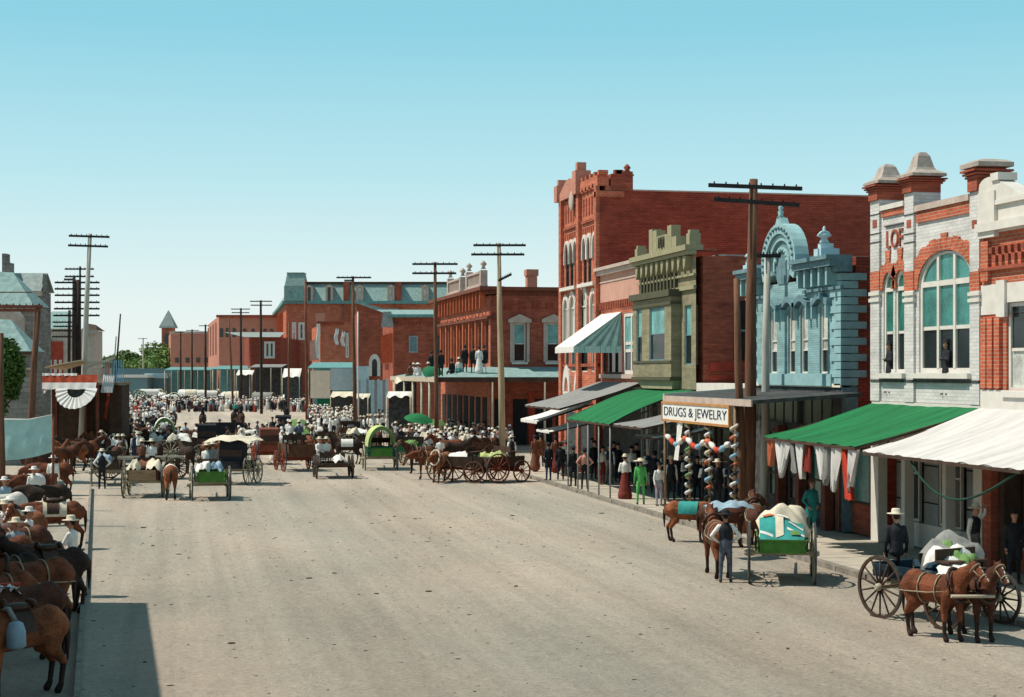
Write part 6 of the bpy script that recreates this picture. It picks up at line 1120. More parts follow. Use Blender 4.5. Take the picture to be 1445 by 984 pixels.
wagon('dark wagon with russet wheels heaped with white bundles', gp(652, 680), R(58), L=2.6, W=1.25, body='wood_dark', wm='coat_brown', hh=.5, load=[('canvas_white', .0, .2, 1.2, 1.8, .3)], seed=13, tongue=False)
wagon('dark wagon with lime yellow cloth over its back boards beside the tan pole', gp(702, 680), R(118), L=2.3, W=1.3, body='wood_dark', wm='wagon_red', hh=.5, load=[('canvas_lime', .35, .5, .9, .9, .3), ('canvas_lime', -.3, .3, .7, .8, .35)], seed=14, wr=.72, tongue=False)
wagon('black wagon box standing crosswise in the middle of the crowd', gp(315, 632), R(88), L=2.8, W=1.2, body='coat_black', wm='wood_dark', hh=.9, seed=15, bz=.9)
wagon('wagon with green and cream bundles behind the brown box wagon', gp(424, 640), R(100), L=2.6, W=1.2, body='wood_dark', wm='wheel_pale', hh=.5, load=[('cloth_green', 0, -.5, 1.1, 1.1, .5), ('canvas', 0, .5, 1.1, 1.1, .45)], seed=16)
wagon('long low wagon with pale boards behind the brown farm wagon', gp(200, 676), R(88), L=4.2, W=1.2, body='wood_pale', wm='wood_dark', hh=.14, seed=17, bz=1.0, seat=False, tongue=False)
# horses in the middle
hs = [((241, 704), HD + R(0), 'horse_chestnut', 'low', 'chestnut horse with white sheet standing right of the brown farm wagon', 'canvas_white'), ((262, 668), HD + R(20), 'horse_dark', 'level', 'dark horse ahead of the green tailed wagon', None), ((304, 660), HD + R(-60), 'horse_bay', 'level', 'bay horse beside the sheeted black buggy', None), ((398, 640), HD, 'horse_dark', 'level', 'black horse right of the red brown buggy', None), ((452, 655), R(-80), 'horse_bay', 'low', 'bay horse behind the low flat wagon, head to the left', None), ((488, 655), R(-95), 'horse_dark', 'level', 'dark brown horse with white cloth behind the low flat wagon', 'canvas_white'),
      ((592, 668), R(-85), 'horse_brown', 'level', 'brown horse with head to the left in front of the dark green wagon', None), ((605, 676), R(-78), 'horse_bay', 'low', 'bay horse second from the left in the group beside the russet wheeled wagon', None), ((622, 681), R(-40), 'horse_chestnut', 'low', 'chestnut horse with buff collar next to the russet wheeled wagon', None), ((646, 660), R(100), 'horse_dark', 'level', 'dark horse among the people right of the chestnut one', None), ((659, 640), R(90), 'horse_brown', 'high', 'brown horse in the crowd below the porch', None), ((556, 646), R(180), 'horse_dark', 'level', 'dark horse just right of the covered wagon', None), ((340, 622), R(200), 'horse_dark', 'level', 'black horse right of the black wagon box', None)]
for p_, r_, c_, h_, lb, bl_ in hs: horse(lb, gp(*p_), r_, c_, h_, 1, blanket=bl_, harness=c_ != 'horse_dark', collar='straw' if 'buff' in lb else None)
# ---------------- left: horses tied along the timber kerb, heads to the left
lh = [((56, 985), -62, 'horse_chestnut', 'level', 0, 1, 'nearest chestnut horse carrying blue grey bags at the bottom left corner'), ((56, 938), -64, 'horse_brown', 'low', 1, 1, 'brown horse with red and white cloth on its back near the bottom left'), ((66, 900), -66, 'horse_bay', 'level', 0, 1.08, 'large bay horse third from the bottom left corner'), ((30, 880), -60, 'horse_dark', 'low', 1, 1, 'nearly black horse fourth from the bottom left corner'), ((60, 858), -68, 'horse_brown', 'level', 0, 1.03, 'brown horse with round rump beside the man in grey trousers'), ((22, 845), -64, 'horse_bay', 'level', 0, 1, 'bay horse with pale blaze at the left edge'), ((94, 776), -84, 'horse_bay', 'low', 1, 1, 'bay saddle horse with a cream saddle blanket beside the timber kerb'), ((60, 800), -20, 'horse_chestnut', 'level', 0, 1, 'chestnut horse facing the camera left of the cream blanketed one'), ((62, 722), -38, 'horse_bay', 'low', 0, 1, 'dark bay horse draped with a white sheet below the canvas screen'), ((20, 755), -60, 'horse_white', 'low', 1, .95, 'white horse between the leaning pole and the left edge'), ((14, 785), -60, 'horse_dark', 'low', 1, 1, 'black horse below the white one at the left edge'), ((24, 820), -55, 'horse_brown', 'high', 1, 1, 'dark brown horse raising its head at the left edge')]
for k, (p_, r_, c_, h_, lg, s_, lb) in enumerate(lh):
    p_ = (p_[0] - 4 - 30 * (p_[1] - 525) / 460, p_[1]); horse(lb, gp(*p_), R(r_ + (8 if k < 6 else 0)), c_, h_, lg, fine=k < 8, sc=s_, blaze=k in (4, 7, 0), saddle=k in (0, 6), blanket={6: 'canvas', 8: 'canvas_white', 9: None}.get(k), harness=k in (2, 3, 4))
p0 = gp(22, 985); sb = thing('saddle_bag', 'pale blue grey cloth bag hung over the nearest chestnut horse', 'bag', (p0[0] - .2, p0[1] - .1, 0), R(36))
MB().lathe((0, -.42, .88), [(.10, 0), (.17, .05), (.16, .3), (.12, .42), (.05, .46)], 8).build('pouch', 'shirt_blue', sb); MB().lathe((0, .42, .88), [(.10, 0), (.17, .05), (.16, .3), (.12, .42), (.05, .46)], 8).build('pouch', 'shirt_blue', sb); MB().tube([(0, .4, 1.33), (0, .2, 1.5), (0, -.2, 1.5), (0, -.4, 1.33)], .05, 6).build('strap', 'cloth_grey', sb)
p0 = gp(25, 938); loose('saddle_cloth', 'small red and white cloth lying on the back of the second horse', 'cloth', (p0[0] - .25, p0[1], 1.41), .2, 'shirt_white', .5, .55, .05, 31); tag(MB().box(-.26, .26, -.29, -.12, 0, .03).build('cloth_strip', 'cloth_red', None, (p0[0] - .25, p0[1] + .42, 1.45), .1), 'red strip on the cloth on the second horse', 'cloth')
# row of horses under and beside the bunting stand
ry = random.Random(5)
for k in range(9):
    x_, y_ = 84 + k * 7.5, 668 - k * 2.2 + ry.uniform(-2, 2); c_ = ['horse_bay', 'horse_brown', 'horse_chestnut', 'horse_dark', 'horse_bay', 'horse_brown', 'horse_dark', 'horse_bay', 'horse_chestnut'][k]
    horse('brown or black horse standing in the packed row below the bunting stand', gp(x_, y_), R(ry.choice((-100, -80, 160, 200, 85))), c_, ry.choice(('level', 'low', 'level')), k % 2, blaze=False, group='horses in the row below the bunting stand')
for k in range(12):
    x_, y_ = 128 + k * 9.0, 646 - (k % 3) * 7; horse('dark horse packed among the people right of the bunting stand', gp(x_, y_), R(ry.uniform(60, 120) * ry.choice((-1, 1))), ry.choice(('horse_bay', 'horse_brown', 'horse_dark')), ry.choice(('level', 'low')), k % 2, blaze=False, group='horses packed among the people right of the bunting stand')
for p_, r_, c_, lb in (((245, 606), 180, 'horse_brown', 'brown horse ridden away from the camera left of the open space'), ((286, 608), 175, 'horse_dark', 'black horse ridden across the open space'), ((331, 602), 170, 'horse_dark', 'dark horse ridden by the rider in green'), ((340, 605), 185, 'horse_brown', 'brown horse beside the rider in green')):
    horse(lb, gp(*p_), R(r_), c_, 'level', 1, blaze=False)
# ================================================================ people close by
def P_(px, py, face, cl, lab, z=0.0, sc=1.0, fine=True, **k):
    base = {SK: 'skin', SH: 'shirt_white', TR: 'trouser_grey', HT: 'straw', HR: 'hair', BO: 'leather', VE: 'coat_black'}; base.update(cl); v = dict(pose='stand', arms='down', hat=1, vox=.020 if fine else .03, dec=.5, fine=fine, hatjoin=False); v.update(k)
    return person(lab, ground(px, py, z) if not isinstance(px, tuple) else px, R(face), base, sc, **v)
SWZ = .145
P_(1024, 822, 165, {TR: 'denim', HT: 'coat_black'}, 'man in dark vest and blue grey trousers seen from behind beside the green wagon', arms='hips', vest=True, hat=1)
P_(1145, 758, 10, {SH: 'shirt_white', VE: 'coat_teal', TR: 'coat_teal', HT: 'coat_brown'}, 'man in teal jacket with white shirt front and hands in pockets on the right pavement', SWZ, arms='pocket', coat=True, hat=2)
P_(1376, 812, 20, {TR: 'trouser_grey', HT: 'straw'}, 'man in dark waistcoat and light hat behind the dark blue wagon load', SWZ, arms='up', vest=True, hat=1)
P_(1431, 824, -8, {SH: 'shirt_white', TR: 'coat_black', HT: 'coat_black'}, 'man in black suit and bowler hat by the shop window at the right edge', SWZ, arms='down', coat=True, hat=3)
P_(904, 712, 170, {SH: 'suit_green', TR: 'suit_green', HT: 'straw'}, 'person in bright green jacket and trousers with broad straw hat on the right pavement', SWZ, hat=4)
P_(882, 704, 175, {TR: 'skirt_red', HT: 'straw', HR: 'hair'}, 'woman in white blouse and long dark red skirt on the right pavement', SWZ, skirt=True, arms='fold', hat=3)
P_(930, 714, 15, {TR: 'trouser_lilac', HT: 'coat_black'}, 'slim person in white shirt and pale striped trousers beside the porch post', SWZ, sc=.93, hat=2)
P_(825, 690, 178, {SH: 'shirt_pink', TR: 'coat_black', HT: 'coat_black'}, 'man in pink shirt and dark trousers seen from behind at the kerb', SWZ, arms='hips', hat=2)
P_(809, 686, 190, {TR: 'coat_black', HT: 'coat_black'}, 'man in dark coat and black hat just left of the man in pink', SWZ, coat=True, hat=2)
P_(791, 677, 170, {TR: 'coat_black', HT: 'coat_black', SH: 'shirt_white'}, 'man in black coat beside the white hatted figure near the kerb', SWZ, coat=True, hat=2)
P_(774, 678, 200, {TR: 'coat_navy', HT: 'coat_black', VE: 'coat_black'}, 'man in dark suit second from the far end of the kerb', SWZ, coat=True, hat=2)
P_(799, 672, 180, {SH: 'dress_white', TR: 'trouser_grey', HT: 'dress_white'}, 'person with large white sunhat and white blouse behind the men at the kerb', SWZ, hat=4, skirt=True)
P_(755, 662, 195, {SH: 'coat_brown', TR: 'coat_brown', HT: 'coat_black'}, 'woman in rust brown dress at the far end of the right pavement', SWZ, skirt=True, hat=2)
P_(850, 684, 30, {TR: 'red_brown' if 0 else 'skirt_red', SH: 'shirt_white', HT: 'coat_black'}, 'boy in white shirt and reddish trousers below the grey awning', SWZ, hat=2, sc=.97)
P_(860, 682, -20, {TR: 'trouser_grey', HT: 'coat_black'}, 'man in dark vest right of the boy in reddish trousers', SWZ, vest=True, hat=2)
P_(872, 680, 10, {TR: 'coat_black', HT: 'coat_black'}, 'man in black suit standing just behind the woman in the red skirt', SWZ, coat=True, hat=3)
P_(947, 708, -10, {TR: 'coat_black', HT: 'straw'}, 'man in dark braces and white shirt below the drug sign', SWZ, vest=True, hat=1)
P_(1012, 715, 5, {TR: 'coat_black', HT: 'straw', VE: 'coat_black'}, 'man in dark coat and pale hat under the garlands', SWZ, coat=True, hat=1)
P_(960, 700, 5, {TR: 'coat_navy', HT: 'coat_black', SH: 'denim'}, 'man in dark blue shirt under the left garland', SWZ, hat=2)
P_(763, 659, 180, {TR: 'coat_black', HT: 'coat_black', VE: 'coat_brown'}, 'man in brown coat beside the woman in the rust brown dress', SWZ, coat=True, hat=2)
P_(784, 664, 180, {TR: 'skirt_red', HT: 'coat_black', SH: 'coat_brown'}, 'woman in dark red skirt among the men at the far end of the kerb', SWZ, skirt=True, hat=3)
P_(835, 668, 20, {TR: 'trouser_grey', HT: 'coat_black', SH: 'shirt_blue'}, 'man in pale blue shirt in the shade under the rounded green awning', SWZ, hat=2)
P_(891, 686, 0, {TR: 'coat_black', SH: 'shirt_white', HT: 'coat_black'}, 'man in white shirt in the shade behind the person in green', SWZ, hat=2)
for k, (a_, b_, f_) in enumerate(((838, 676, 20), (843, 668, 200), (866, 674, 10), (878, 672, -20), (898, 682, 15), (915, 690, 0), (924, 696, 160), (938, 694, 10), (955, 702, -15), (968, 704, 20), (984, 706, 0), (994, 714, 200), (1004, 700, 15), (1028, 712, -10), (1042, 716, 10))):
    kk_ = [({TR: 'coat_black', SH: 'coat_black', VE: 'coat_black', HT: 'coat_black'}, 'dark coated person in the shade of the pavement awnings'), ({TR: 'coat_black', SH: 'shirt_white', VE: 'coat_navy', HT: 'straw'}, 'person in dark vest and straw hat in the shade of the pavement awnings')][k % 2]
    base = {SK: 'skin', HR: 'hair', BO: 'leather'}; base.update(kk_[0]); person(kk_[1], gp(a_, b_, SWZ), R(f_), base, rnd.uniform(.95, 1.03), group='people in the shade of the pavement awnings', pose='stand', arms=('down', 'fold')[k % 2], coat=k % 2 == 0, vest=k % 2 == 1, hat=(2, 1)[k % 2], vox=.03, dec=.5, hatjoin=False)
# driver of the dark blue wagon, men by the horses at left
P_(onw(bl, -.25, 1.0, 1.30), None, 8 + 160, {TR: 'coat_black', HT: 'straw', SH: 'coat_black'}, 'man in black coat and pale hat seated on the back of the dark blue wagon', pose='sit', coat=True, hat=1)
P_(103, 842, -110, {SH: 'shirt_white', TR: 'cloth_grey', HT: 'straw'}, 'man in white shirt and grey trousers standing between the tied horses', pose='walk', arms='fwd', hat=1, sc=1.05)
P_(34, 764, 60, {SH: 'shirt_white', TR: 'denim', HT: 'straw'}, 'man in white shirt and straw hat bending among the horses at the left', pose='bend', arms='reach', hat=1)
P_(22, 838, 20, {SH: 'shirt_blue', TR: 'denim', HT: 'straw'}, 'man in blue shirt and white hat among the horses at the left edge', hat=1)
P_(6, 800, 30, {SH: 'shirt_white', TR: 'denim', HT: 'straw'}, 'man in white shirt at the far left edge', hat=1)
P_(144, 690, 182, {TR: 'coat_black', SH: 'shirt_white', HT: 'straw'}, 'man in black vest with white sleeves seen from behind by the small dark wagon', vest=True, hat=1, arms='hips')
P_(75, 704, 170, {SH: 'shirt_white', HT: 'dress_white', TR: 'coat_brown'}, 'person in white hat in front of the dark bay horse below the screen', hat=1)
# people on the corner porch roof (feet on the sloping tin)
def roofz(x, y): t = max(0.0, min(1.0, max(0, min((x - PX) / (XF - PX), (y - PY) / (Y6 - PY))))); return zr0 + (zr1 - zr0) * t + .01
rf = [(683, 1.9, 178, dict(coat=True, hat=3), {TR: 'shirt_white', HT: 'coat_black', VE: 'coat_black'}, 'man in black jacket and white trousers at the right end of the porch roof group'), (676, 1.7, 170, dict(skirt=True, hat=0), {SH: 'dress_white', TR: 'dress_white'}, 'woman in long white dress on the porch roof'), (668, 1.9, 180, dict(coat=True, hat=2), {TR: 'coat_black', HT: 'coat_black'}, 'man in black suit left of the woman in white on the porch roof'), (656, 2.0, 190, dict(coat=True, hat=2), {TR: 'coat_black', HT: 'coat_black'}, 'man in black suit standing alone near the corner columns on the porch roof'), (648, 2.8, 180, dict(pose='sit', skirt=True, hat=1), {SH: 'dress_white', TR: 'cloth_teal', HT: 'straw'}, 'seated woman with teal skirt on the porch roof'), (638, 3.0, 200, dict(pose='sit', coat=True, hat=2), {TR: 'coat_black', HT: 'coat_black'}, 'man in black seated left of the woman with the teal skirt')]
for px_, dy, r_, k_, c_, lb in rf:
    y_ = PY + dy; x_ = xon(px_, y_); P_((x_, y_, roofz(max(x_, 0), y_)), None, r_, c_, lb, fine=False, **k_)
rf2 = [(621, 1.6, 200, dict(coat=True, hat=2), {TR: 'coat_black', HT: 'coat_black'}, 'man in black suit beside the slim telegraph pole on the porch roof'), (609, 9, 180, dict(coat=True, hat=2), {TR: 'coat_black', HT: 'coat_black'}, 'man in dark clothes behind the green parasol on the porch roof'), (603, 7, 180, dict(pose='sit', skirt=True, hat=1), {SH: 'dress_white', TR: 'dress_white', HT: 'straw'}, 'seated woman in white beside the green parasol'), (590, 12, 180, dict(pose='sit', skirt=True, hat=4), {SH: 'dress_white', TR: 'dress_white', HT: 'dress_white'}, 'seated woman in white with wide hat on the left part of the porch roof'), (577, 16, 200, dict(pose='sit', coat=True, hat=2), {TR: 'trouser_grey', VE: 'coat_brown', HT: 'coat_black'}, 'man in brown seated at the left end of the porch roof'), (584, 17, 180, dict(pose='sit', skirt=True, hat=1), {SH: 'dress_white', TR: 'dress_white'}, 'seated child in white at the left end of the porch roof'), (614, 5, 180, dict(pose='sit', skirt=True, hat=0), {SH: 'dress_white', TR: 'dress_white'}, 'seated bareheaded girl in white near the slim telegraph pole')]
for px_, dy, r_, k_, c_, lb in rf2:
    y_ = PY + dy; x_ = max(PX + .5, xon(px_, y_)); P_((x_, y_, roofz(x_, PY + 0) + .02), None, r_, c_, lb, fine=False, **k_)
def parasol(label, loc, r, m_, tilt=.3, hs=1.2):
    o = thing('parasol', label, 'parasol', loc); o.rotation_euler = (tilt, .1, 0); b = MB(); n_ = 10; v = [(0, 0, hs + r * .38)]
    for i in range(1, 4):
        for j in range(n_): a = 2 * math.pi * j / n_; q = r * i / 3; v.append((q * math.cos(a), q * math.sin(a), hs + r * .38 * (1 - (i / 3) ** 2)))
    b.add(v, [(0, 1 + j, 1 + (j + 1) % n_) for j in range(n_)] + [(1 + i * n_ + j, 1 + i * n_ + (j + 1) % n_, 1 + (i + 1) * n_ + (j + 1) % n_, 1 + (i + 1) * n_ + j) for i in range(2) for j in range(n_)], 0, True); b.build('canopy', m_, o); MB().tube([(0, 0, hs - .7), (0, 0, hs + r * .42)], .015, 5).build('handle', 'wood', o)
y_ = PY + 5; x_ = xon(601, y_); parasol('green parasol held up among the seated people on the porch roof', (max(x_, PX + .4), y_, zr0), .75, 'suit_green' if 0 else 'green_deep', .7, .4)
parasol('large green parasol above the crowd below the corner porch', (*gp(587, 640)[:2], 1.0), 1.0, 'green_awning', .25, 1.3); parasol('smaller green parasol right of the large one in the crowd', (*gp(613, 636)[:2], .75), .65, 'cloth_green', .3, 1.2)
parasol('lime green umbrella above the wagons in the middle crowd', (*gp(420, 622)[:2], .7), 1.1, 'cloth_green', .2, .6)
# ================================================================ the crowd
CP = [dict(pose='stand', arms='down', hat=1), dict(pose='stand', arms='hips', hat=2), dict(pose='walk', arms='down', hat=1, coat=True), dict(pose='stand', arms='fold', hat=3, coat=True), dict(pose='stand', arms='fold', skirt=True, hat=3), dict(pose='stand', arms='down', vest=True, hat=1), dict(pose='stand', arms='up', hat=1), dict(pose='sit', arms='fwd', hat=1), dict(pose='ride', arms='fwd', hat=1)]
for c_ in CP: c_.update(vox=.042, dec=.45)
LK = {  # look: prototype choices, clothes, phrase
 'wd': ((0, 1, 6), {SH: 'shirt_white', TR: 'coat_black', HT: 'straw'}, 'person in white shirt and dark trousers'), 'bb': ((2, 3), {SH: 'coat_black', TR: 'coat_black', VE: 'coat_black', HT: 'coat_black'}, 'person in black suit and hat'), 'ww': ((4,), {SH: 'dress_white', TR: 'dress_white', HT: 'dress_white'}, 'woman in a white dress'), 'wb': ((4,), {SH: 'dress_white', TR: 'coat_black', HT: 'straw'}, 'woman in white blouse and dark skirt'),
 'rr': ((4,), {SH: 'shirt_white', TR: 'skirt_red', HT: 'straw'}, 'woman in white blouse and red skirt'), 'oo': ((4,), {SH: 'shirt_pink', TR: 'apron_red', HT: 'straw'}, 'woman in pink and orange red dress'), 'nb': ((0, 5), {SH: 'coat_navy', TR: 'coat_navy', HT: 'coat_black', VE: 'coat_navy'}, 'person in dark blue'), 'vb': ((5,), {SH: 'shirt_white', TR: 'coat_black', VE: 'coat_black', HT: 'straw'}, 'man in white sleeves and black vest'), 'pk': ((0, 1), {SH: 'shirt_pink', TR: 'trouser_grey', HT: 'straw'}, 'person in pink shirt'), 'gr': ((2,), {SH: 'cloth_grey', TR: 'trouser_grey', VE: 'cloth_grey', HT: 'straw'}, 'person in a grey coat')}
def crowd(pts, looks, where, faces, grp):
    for (px_, py_) in pts:
        k = rnd.choice(looks); pr, cl, ph = LK[k]; v = CP[rnd.choice(pr)]; base = {SK: 'skin', HR: 'hair', BO: 'leather', VE: 'coat_black', SH: 'shirt_white', TR: 'trouser_grey', HT: 'straw'}; base.update(cl)
        person(ph + ' ' + where, gp(px_, py_), R(rnd.choice(faces) + rnd.uniform(-30, 30)), base, rnd.uniform(.9, 1.05), group=ph + ' ' + grp, **v)
allk = ['wd', 'wd', 'wd', 'bb', 'wb', 'ww', 'ww', 'vb', 'nb', 'wd', 'gr']
P2 = [(440 + 5.0 * (k % 22) + rnd.uniform(-2, 2), 598 + 9 * (k // 22) + rnd.uniform(-3, 3)) for k in range(66)]
crowd(P2, allk, 'in the crowd behind the arched covered wagon', (0, 180, 90, -90), 'behind the covered wagon')
P3 = [(560 + 7.6 * (k % 22) + rnd.uniform(-2.5, 2.5), 636 + 7.5 * (k // 22) + rnd.uniform(-3, 3)) for k in range(66)]; P3 = [p for p in P3 if not (545 < p[0] < 600 and p[1] > 648)]
crowd(P3, ['wd', 'ww', 'wd', 'wb', 'bb', 'bb', 'vb', 'pk', 'nb', 'ww'], 'in the dense crowd below the corner porch', (0, 180, 150, -150), 'below the corner porch')
P4 = [(132 + rnd.uniform(0, 125), 620 + rnd.uniform(0, 40)) for k in range(60)]
crowd(P4, ['wd', 'wd', 'ww', 'bb', 'nb', 'wd'], 'among wagons and horses right of the stand', (0, 180, 90, -90), 'right of the bunting stand')
P5 = [(262 + rnd.uniform(0, 190), 625 + rnd.uniform(0, 26)) for k in range(22)]
crowd(P5, ['wd', 'bb', 'ww', 'nb'], 'among the buggies in mid street', (0, 180, 90, -90), 'among the buggies')
def one(px_, py_, k, lab, face=180, z=0.0, sc=1.0, p=None, cl=None):
    pr, c_, ph = LK[k]; base = {SK: 'skin', HR: 'hair', BO: 'leather', VE: 'coat_black', SH: 'shirt_white', TR: 'trouser_grey', HT: 'straw'}; base.update(c_); base.update(cl or {}); person(lab, gp(px_, py_, z) if not isinstance(px_, tuple) else px_, R(face), base, sc, **CP[p if p is not None else pr[0]])
one(404, 597, 'bb', 'lone man in black standing in the open space'); one(442, 598, 'oo', 'woman in a vivid orange red gown at the right end of the open space', cl={SH: 'apron_red'}); one(449, 598, 'ww', 'woman in white beside the woman in the orange red gown'); one(262, 634, 'nb', 'man in bright blue coat in the middle crowd', cl={SH: 'ltblue'}); one(277, 636, 'nb', 'broad man in navy coat with bare dark head right of the man in bright blue'); one(437, 596, 'gr', 'grey figure left of the orange red gown'); one(722, 664, 'vb', 'man in black vest and white sleeves right of the tan pole', sc=1.05)
for k, (p_, cl_, lb) in enumerate((((245, 606), {SH: 'shirt_white', TR: 'denim'}, 'rider in white shirt and blue on the brown horse'), ((286, 608), {SH: 'coat_black', TR: 'coat_black'}, 'rider in black on the horse in the open space'), ((332, 602), {SH: 'cloth_teal', TR: 'coat_black'}, 'rider in teal green shirt on horseback'), ((340, 605), {SH: 'coat_black', TR: 'coat_black'}, 'rider in black beside the one in teal green'))):
    a = gp(*p_); one((a[0], a[1], 1.45), None, 'wd', lb, 178, p=8, cl=cl_)
for k, (px_, py_, z_, f_, cl_, lb) in enumerate(((452, 674, 1.0, 20, {SH: 'shirt_white', TR: 'cloth_grey'}, 'person in white sitting on the left of the low flat wagon'), (463, 674, 1.0, 180, {SH: 'dress_white', TR: 'denim'}, 'person in white sitting in the middle of the low flat wagon'), (292, 704, 1.3, 170, {SH: 'shirt_white', TR: 'denim'}, 'person in white seated on the wagon with the bright green tailgate'), (301, 704, 1.35, 180, {SH: 'cloth_grey', TR: 'coat_black'}, 'person in grey seated on the wagon with the bright green tailgate'), (200, 700, 1.4, 180, {SH: 'coat_brown', TR: 'coat_black'}, 'person in brown seated on the brown farm wagon'), (214, 700, 1.4, 190, {SH: 'shirt_white', TR: 'coat_black'}, 'person in white seated on the brown farm wagon'), (412, 664, 1.7, 180, {SH: 'shirt_white', TR: 'coat_black'}, 'person in white seated high on the brown box wagon'), (424, 664, 1.7, 180, {SH: 'denim', TR: 'coat_black'}, 'person in blue grey seated high on the brown box wagon'), (625, 668, .9, 180, {SH: 'shirt_white', TR: 'coat_black'}, 'broad backed person in white in front of the wagon with russet wheels'), (527, 655, 1.2, 10, {SH: 'denim', TR: 'coat_black'}, 'driver in shadow inside the covered wagon'), (378, 652, 1.3, 180, {SH: 'cloth_grey', TR: 'coat_black'}, 'person riding in the red brown buggy'))):
    a = gp(px_, py_); one((a[0], a[1] + .8, z_), None, 'wd', lb, f_, p=7, cl=cl_)
# figures at the upper windows
for px_, py_, lb in ((1253, 520, 'man leaning in the left twin window of the white building'), (1333, 520, 'dark figure standing in the tall arched window of the white building')):
    Yw = yon(px_, XF); one((XF + .06, Yw, zon(py_, XF, Yw) - .75), None, 'bb', lb, -90, p=3, sc=.85)
# distant jumble of wagons with pale covers between the crowd and the sheds
for k in range(26):
    px_ = 166 + (k * 37 % 250) + rnd.uniform(-4, 4); zc_ = rnd.uniform(238, 310); cv = rnd.random() < .65
    wagon('far parked wagon %s beyond the line of onlookers' % ('with a pale canvas cover' if cv else 'heaped with pale goods'), at(px_, zc_), R(rnd.choice((85, 95, 180, 175, 60))), L=3.2, W=1.5, body=rnd.choice(('wood_dark', 'wagon_brown', 'blue_grey')), wm='wheel_pale', kind='cover' if cv else 'box', cover='bow' if cv else None, cm=rnd.choice(('canvas_white', 'canvas', 'canvas_white', 'cloth_grey')), seat=not cv, load=[] if cv else [('canvas_white', 0, 0, 1.3, 2.6, .8)], seed=40 + k, nsp=8, group='far covered wagons' if cv else 'far loaded wagons', tongue=False)
def little(b, x, y, h, sh, tr, ht, skirt, a):
    """a small far figure: legs or skirt, body, arms, head and hat"""
    c, s_ = math.cos(a), math.sin(a); T = lambda p, q: (x + p * c - q * s_, y + p * s_ + q * c)
    if skirt: b.tube([(x, y, .02), (x, y, .5 * h), (x, y, .62 * h)], [.27, .2, .13], 6, tr)
    else:
        for k in (-1, 1): p = T(k * .1, k * .06); b.tube([(p[0], p[1], 0), (*T(k * .09, 0), .55 * h)], [.06, .095], 5, tr)
    b.tube([(x, y, .52 * h), (x, y, .68 * h), (x, y, .80 * h), (x, y, .85 * h)], [.14, .15, .19, .08], 7, sh)
    for k in (-1, 1): b.tube([(*T(k * .2, 0), .80 * h), (*T(k * .26, -.03), .63 * h), (*T(k * .2, -.14), .5 * h)], [.06, .05, .04], 4, sh)
    b.ball((x, y, .915 * h), .1, 0, 6, 4)
    if ht: b.lathe((x, y, .945 * h), [(.19, 0), (.19, .02), (.1, .025), (.09, .1), (.02, .11)], 7, ht)
cm_ = ['skin', 'shirt_white', 'coat_black', 'coat_navy', 'skirt_red', 'apron_red', 'dress_white', 'straw', 'trouser_grey', 'shirt_pink', 'shirt_blue']
b = MB()
def far_row(n, x0, x1, y0, y1, red=0.0):
    for _ in range(n):
        X_, Y_, _z = ground(rnd.uniform(x0, x1), rnd.uniform(y0, y1)); q_ = rnd.random(); wm = q_ < .42
        sh = rnd.choice((1, 1, 1, 6, 2, 9, 10)); tr = (rnd.choice((6, 6, 2, 4, 8)) if rnd.random() > red else rnd.choice((4, 5))) if wm else rnd.choice((2, 2, 3, 8))
        if not wm and rnd.random() < .3: sh = 2
        little(b, X_, Y_, rnd.uniform(1.55, 1.82), sh, tr, rnd.choice((7, 6, 6, 2)), wm, rnd.uniform(0, 6.28))
far_row(75, 160, 262, 577, 583, .5); far_row(115, 262, 436, 576, 582, .08); far_row(70, 160, 436, 571, 576); far_row(60, 163, 430, 562, 570); far_row(70, 440, 566, 590, 600); far_row(60, 566, 735, 620, 632); far_row(45, 150, 235, 592, 604)
stuff(tag(b.build('distant_crowd', cm_), 'long packed line of onlookers standing across the far end of the street', 'crowd'))
P6 = [(133 + rnd.uniform(0, 110), 604 + rnd.uniform(0, 18)) for k in range(36)]
crowd(P6, ['wd', 'ww', 'bb', 'wd'], 'in the back of the crowd beside the stand', (0, 180, 90), 'beside the stand')
P7 = [(360 + rnd.uniform(0, 90), 622 + rnd.uniform(0, 26)) for k in range(20)]
crowd(P7, ['wd', 'ww', 'bb', 'nb'], 'behind the brown box wagon', (0, 180, 90), 'behind the brown box wagon')
# more vehicles and horses packed between the ones already named
xs_ = [((140, 652), 95, 'brown wagon squeezed behind the small dark wagon with teal cloth', 'wagon_brown', 0), ((175, 644), 170, 'dark buggy behind the long low wagon at the left', 'coat_black', 1), ((232, 640), 185, 'cream covered wagon in the crowd right of the stand', 'wood_dark', 2), ((256, 652), 100, 'dark wagon with white bundles behind the chestnut horse', 'wood_dark', 3), ((292, 646), 175, 'brown buggy with raised top behind the green tailed wagon', 'wagon_brown', 1), ((352, 640), 95, 'dark wagon with buff sacks left of the red brown buggy', 'wood_dark', 3), ((400, 626), 180, 'dark buggy with raised top behind the brown box wagon', 'coat_black', 1), ((446, 634), 90, 'brown wagon with white bundles above the low flat wagon', 'wagon_brown', 3), ((492, 626), 180, 'brown wagon in the crowd left of the covered wagon', 'wagon_brown', 0), ((508, 640), 95, 'dark wagon between the horse and the covered wagon', 'wood_dark', 3), ((612, 648), 92, 'dark wagon behind the horses below the large green parasol', 'wood_dark', 3), ((668, 652), 85, 'brown wagon behind the wagon with russet wheels', 'wagon_brown', 3), ((190, 626), 90, 'dark wagon far back beside the bunting stand', 'wood_dark', 0)]
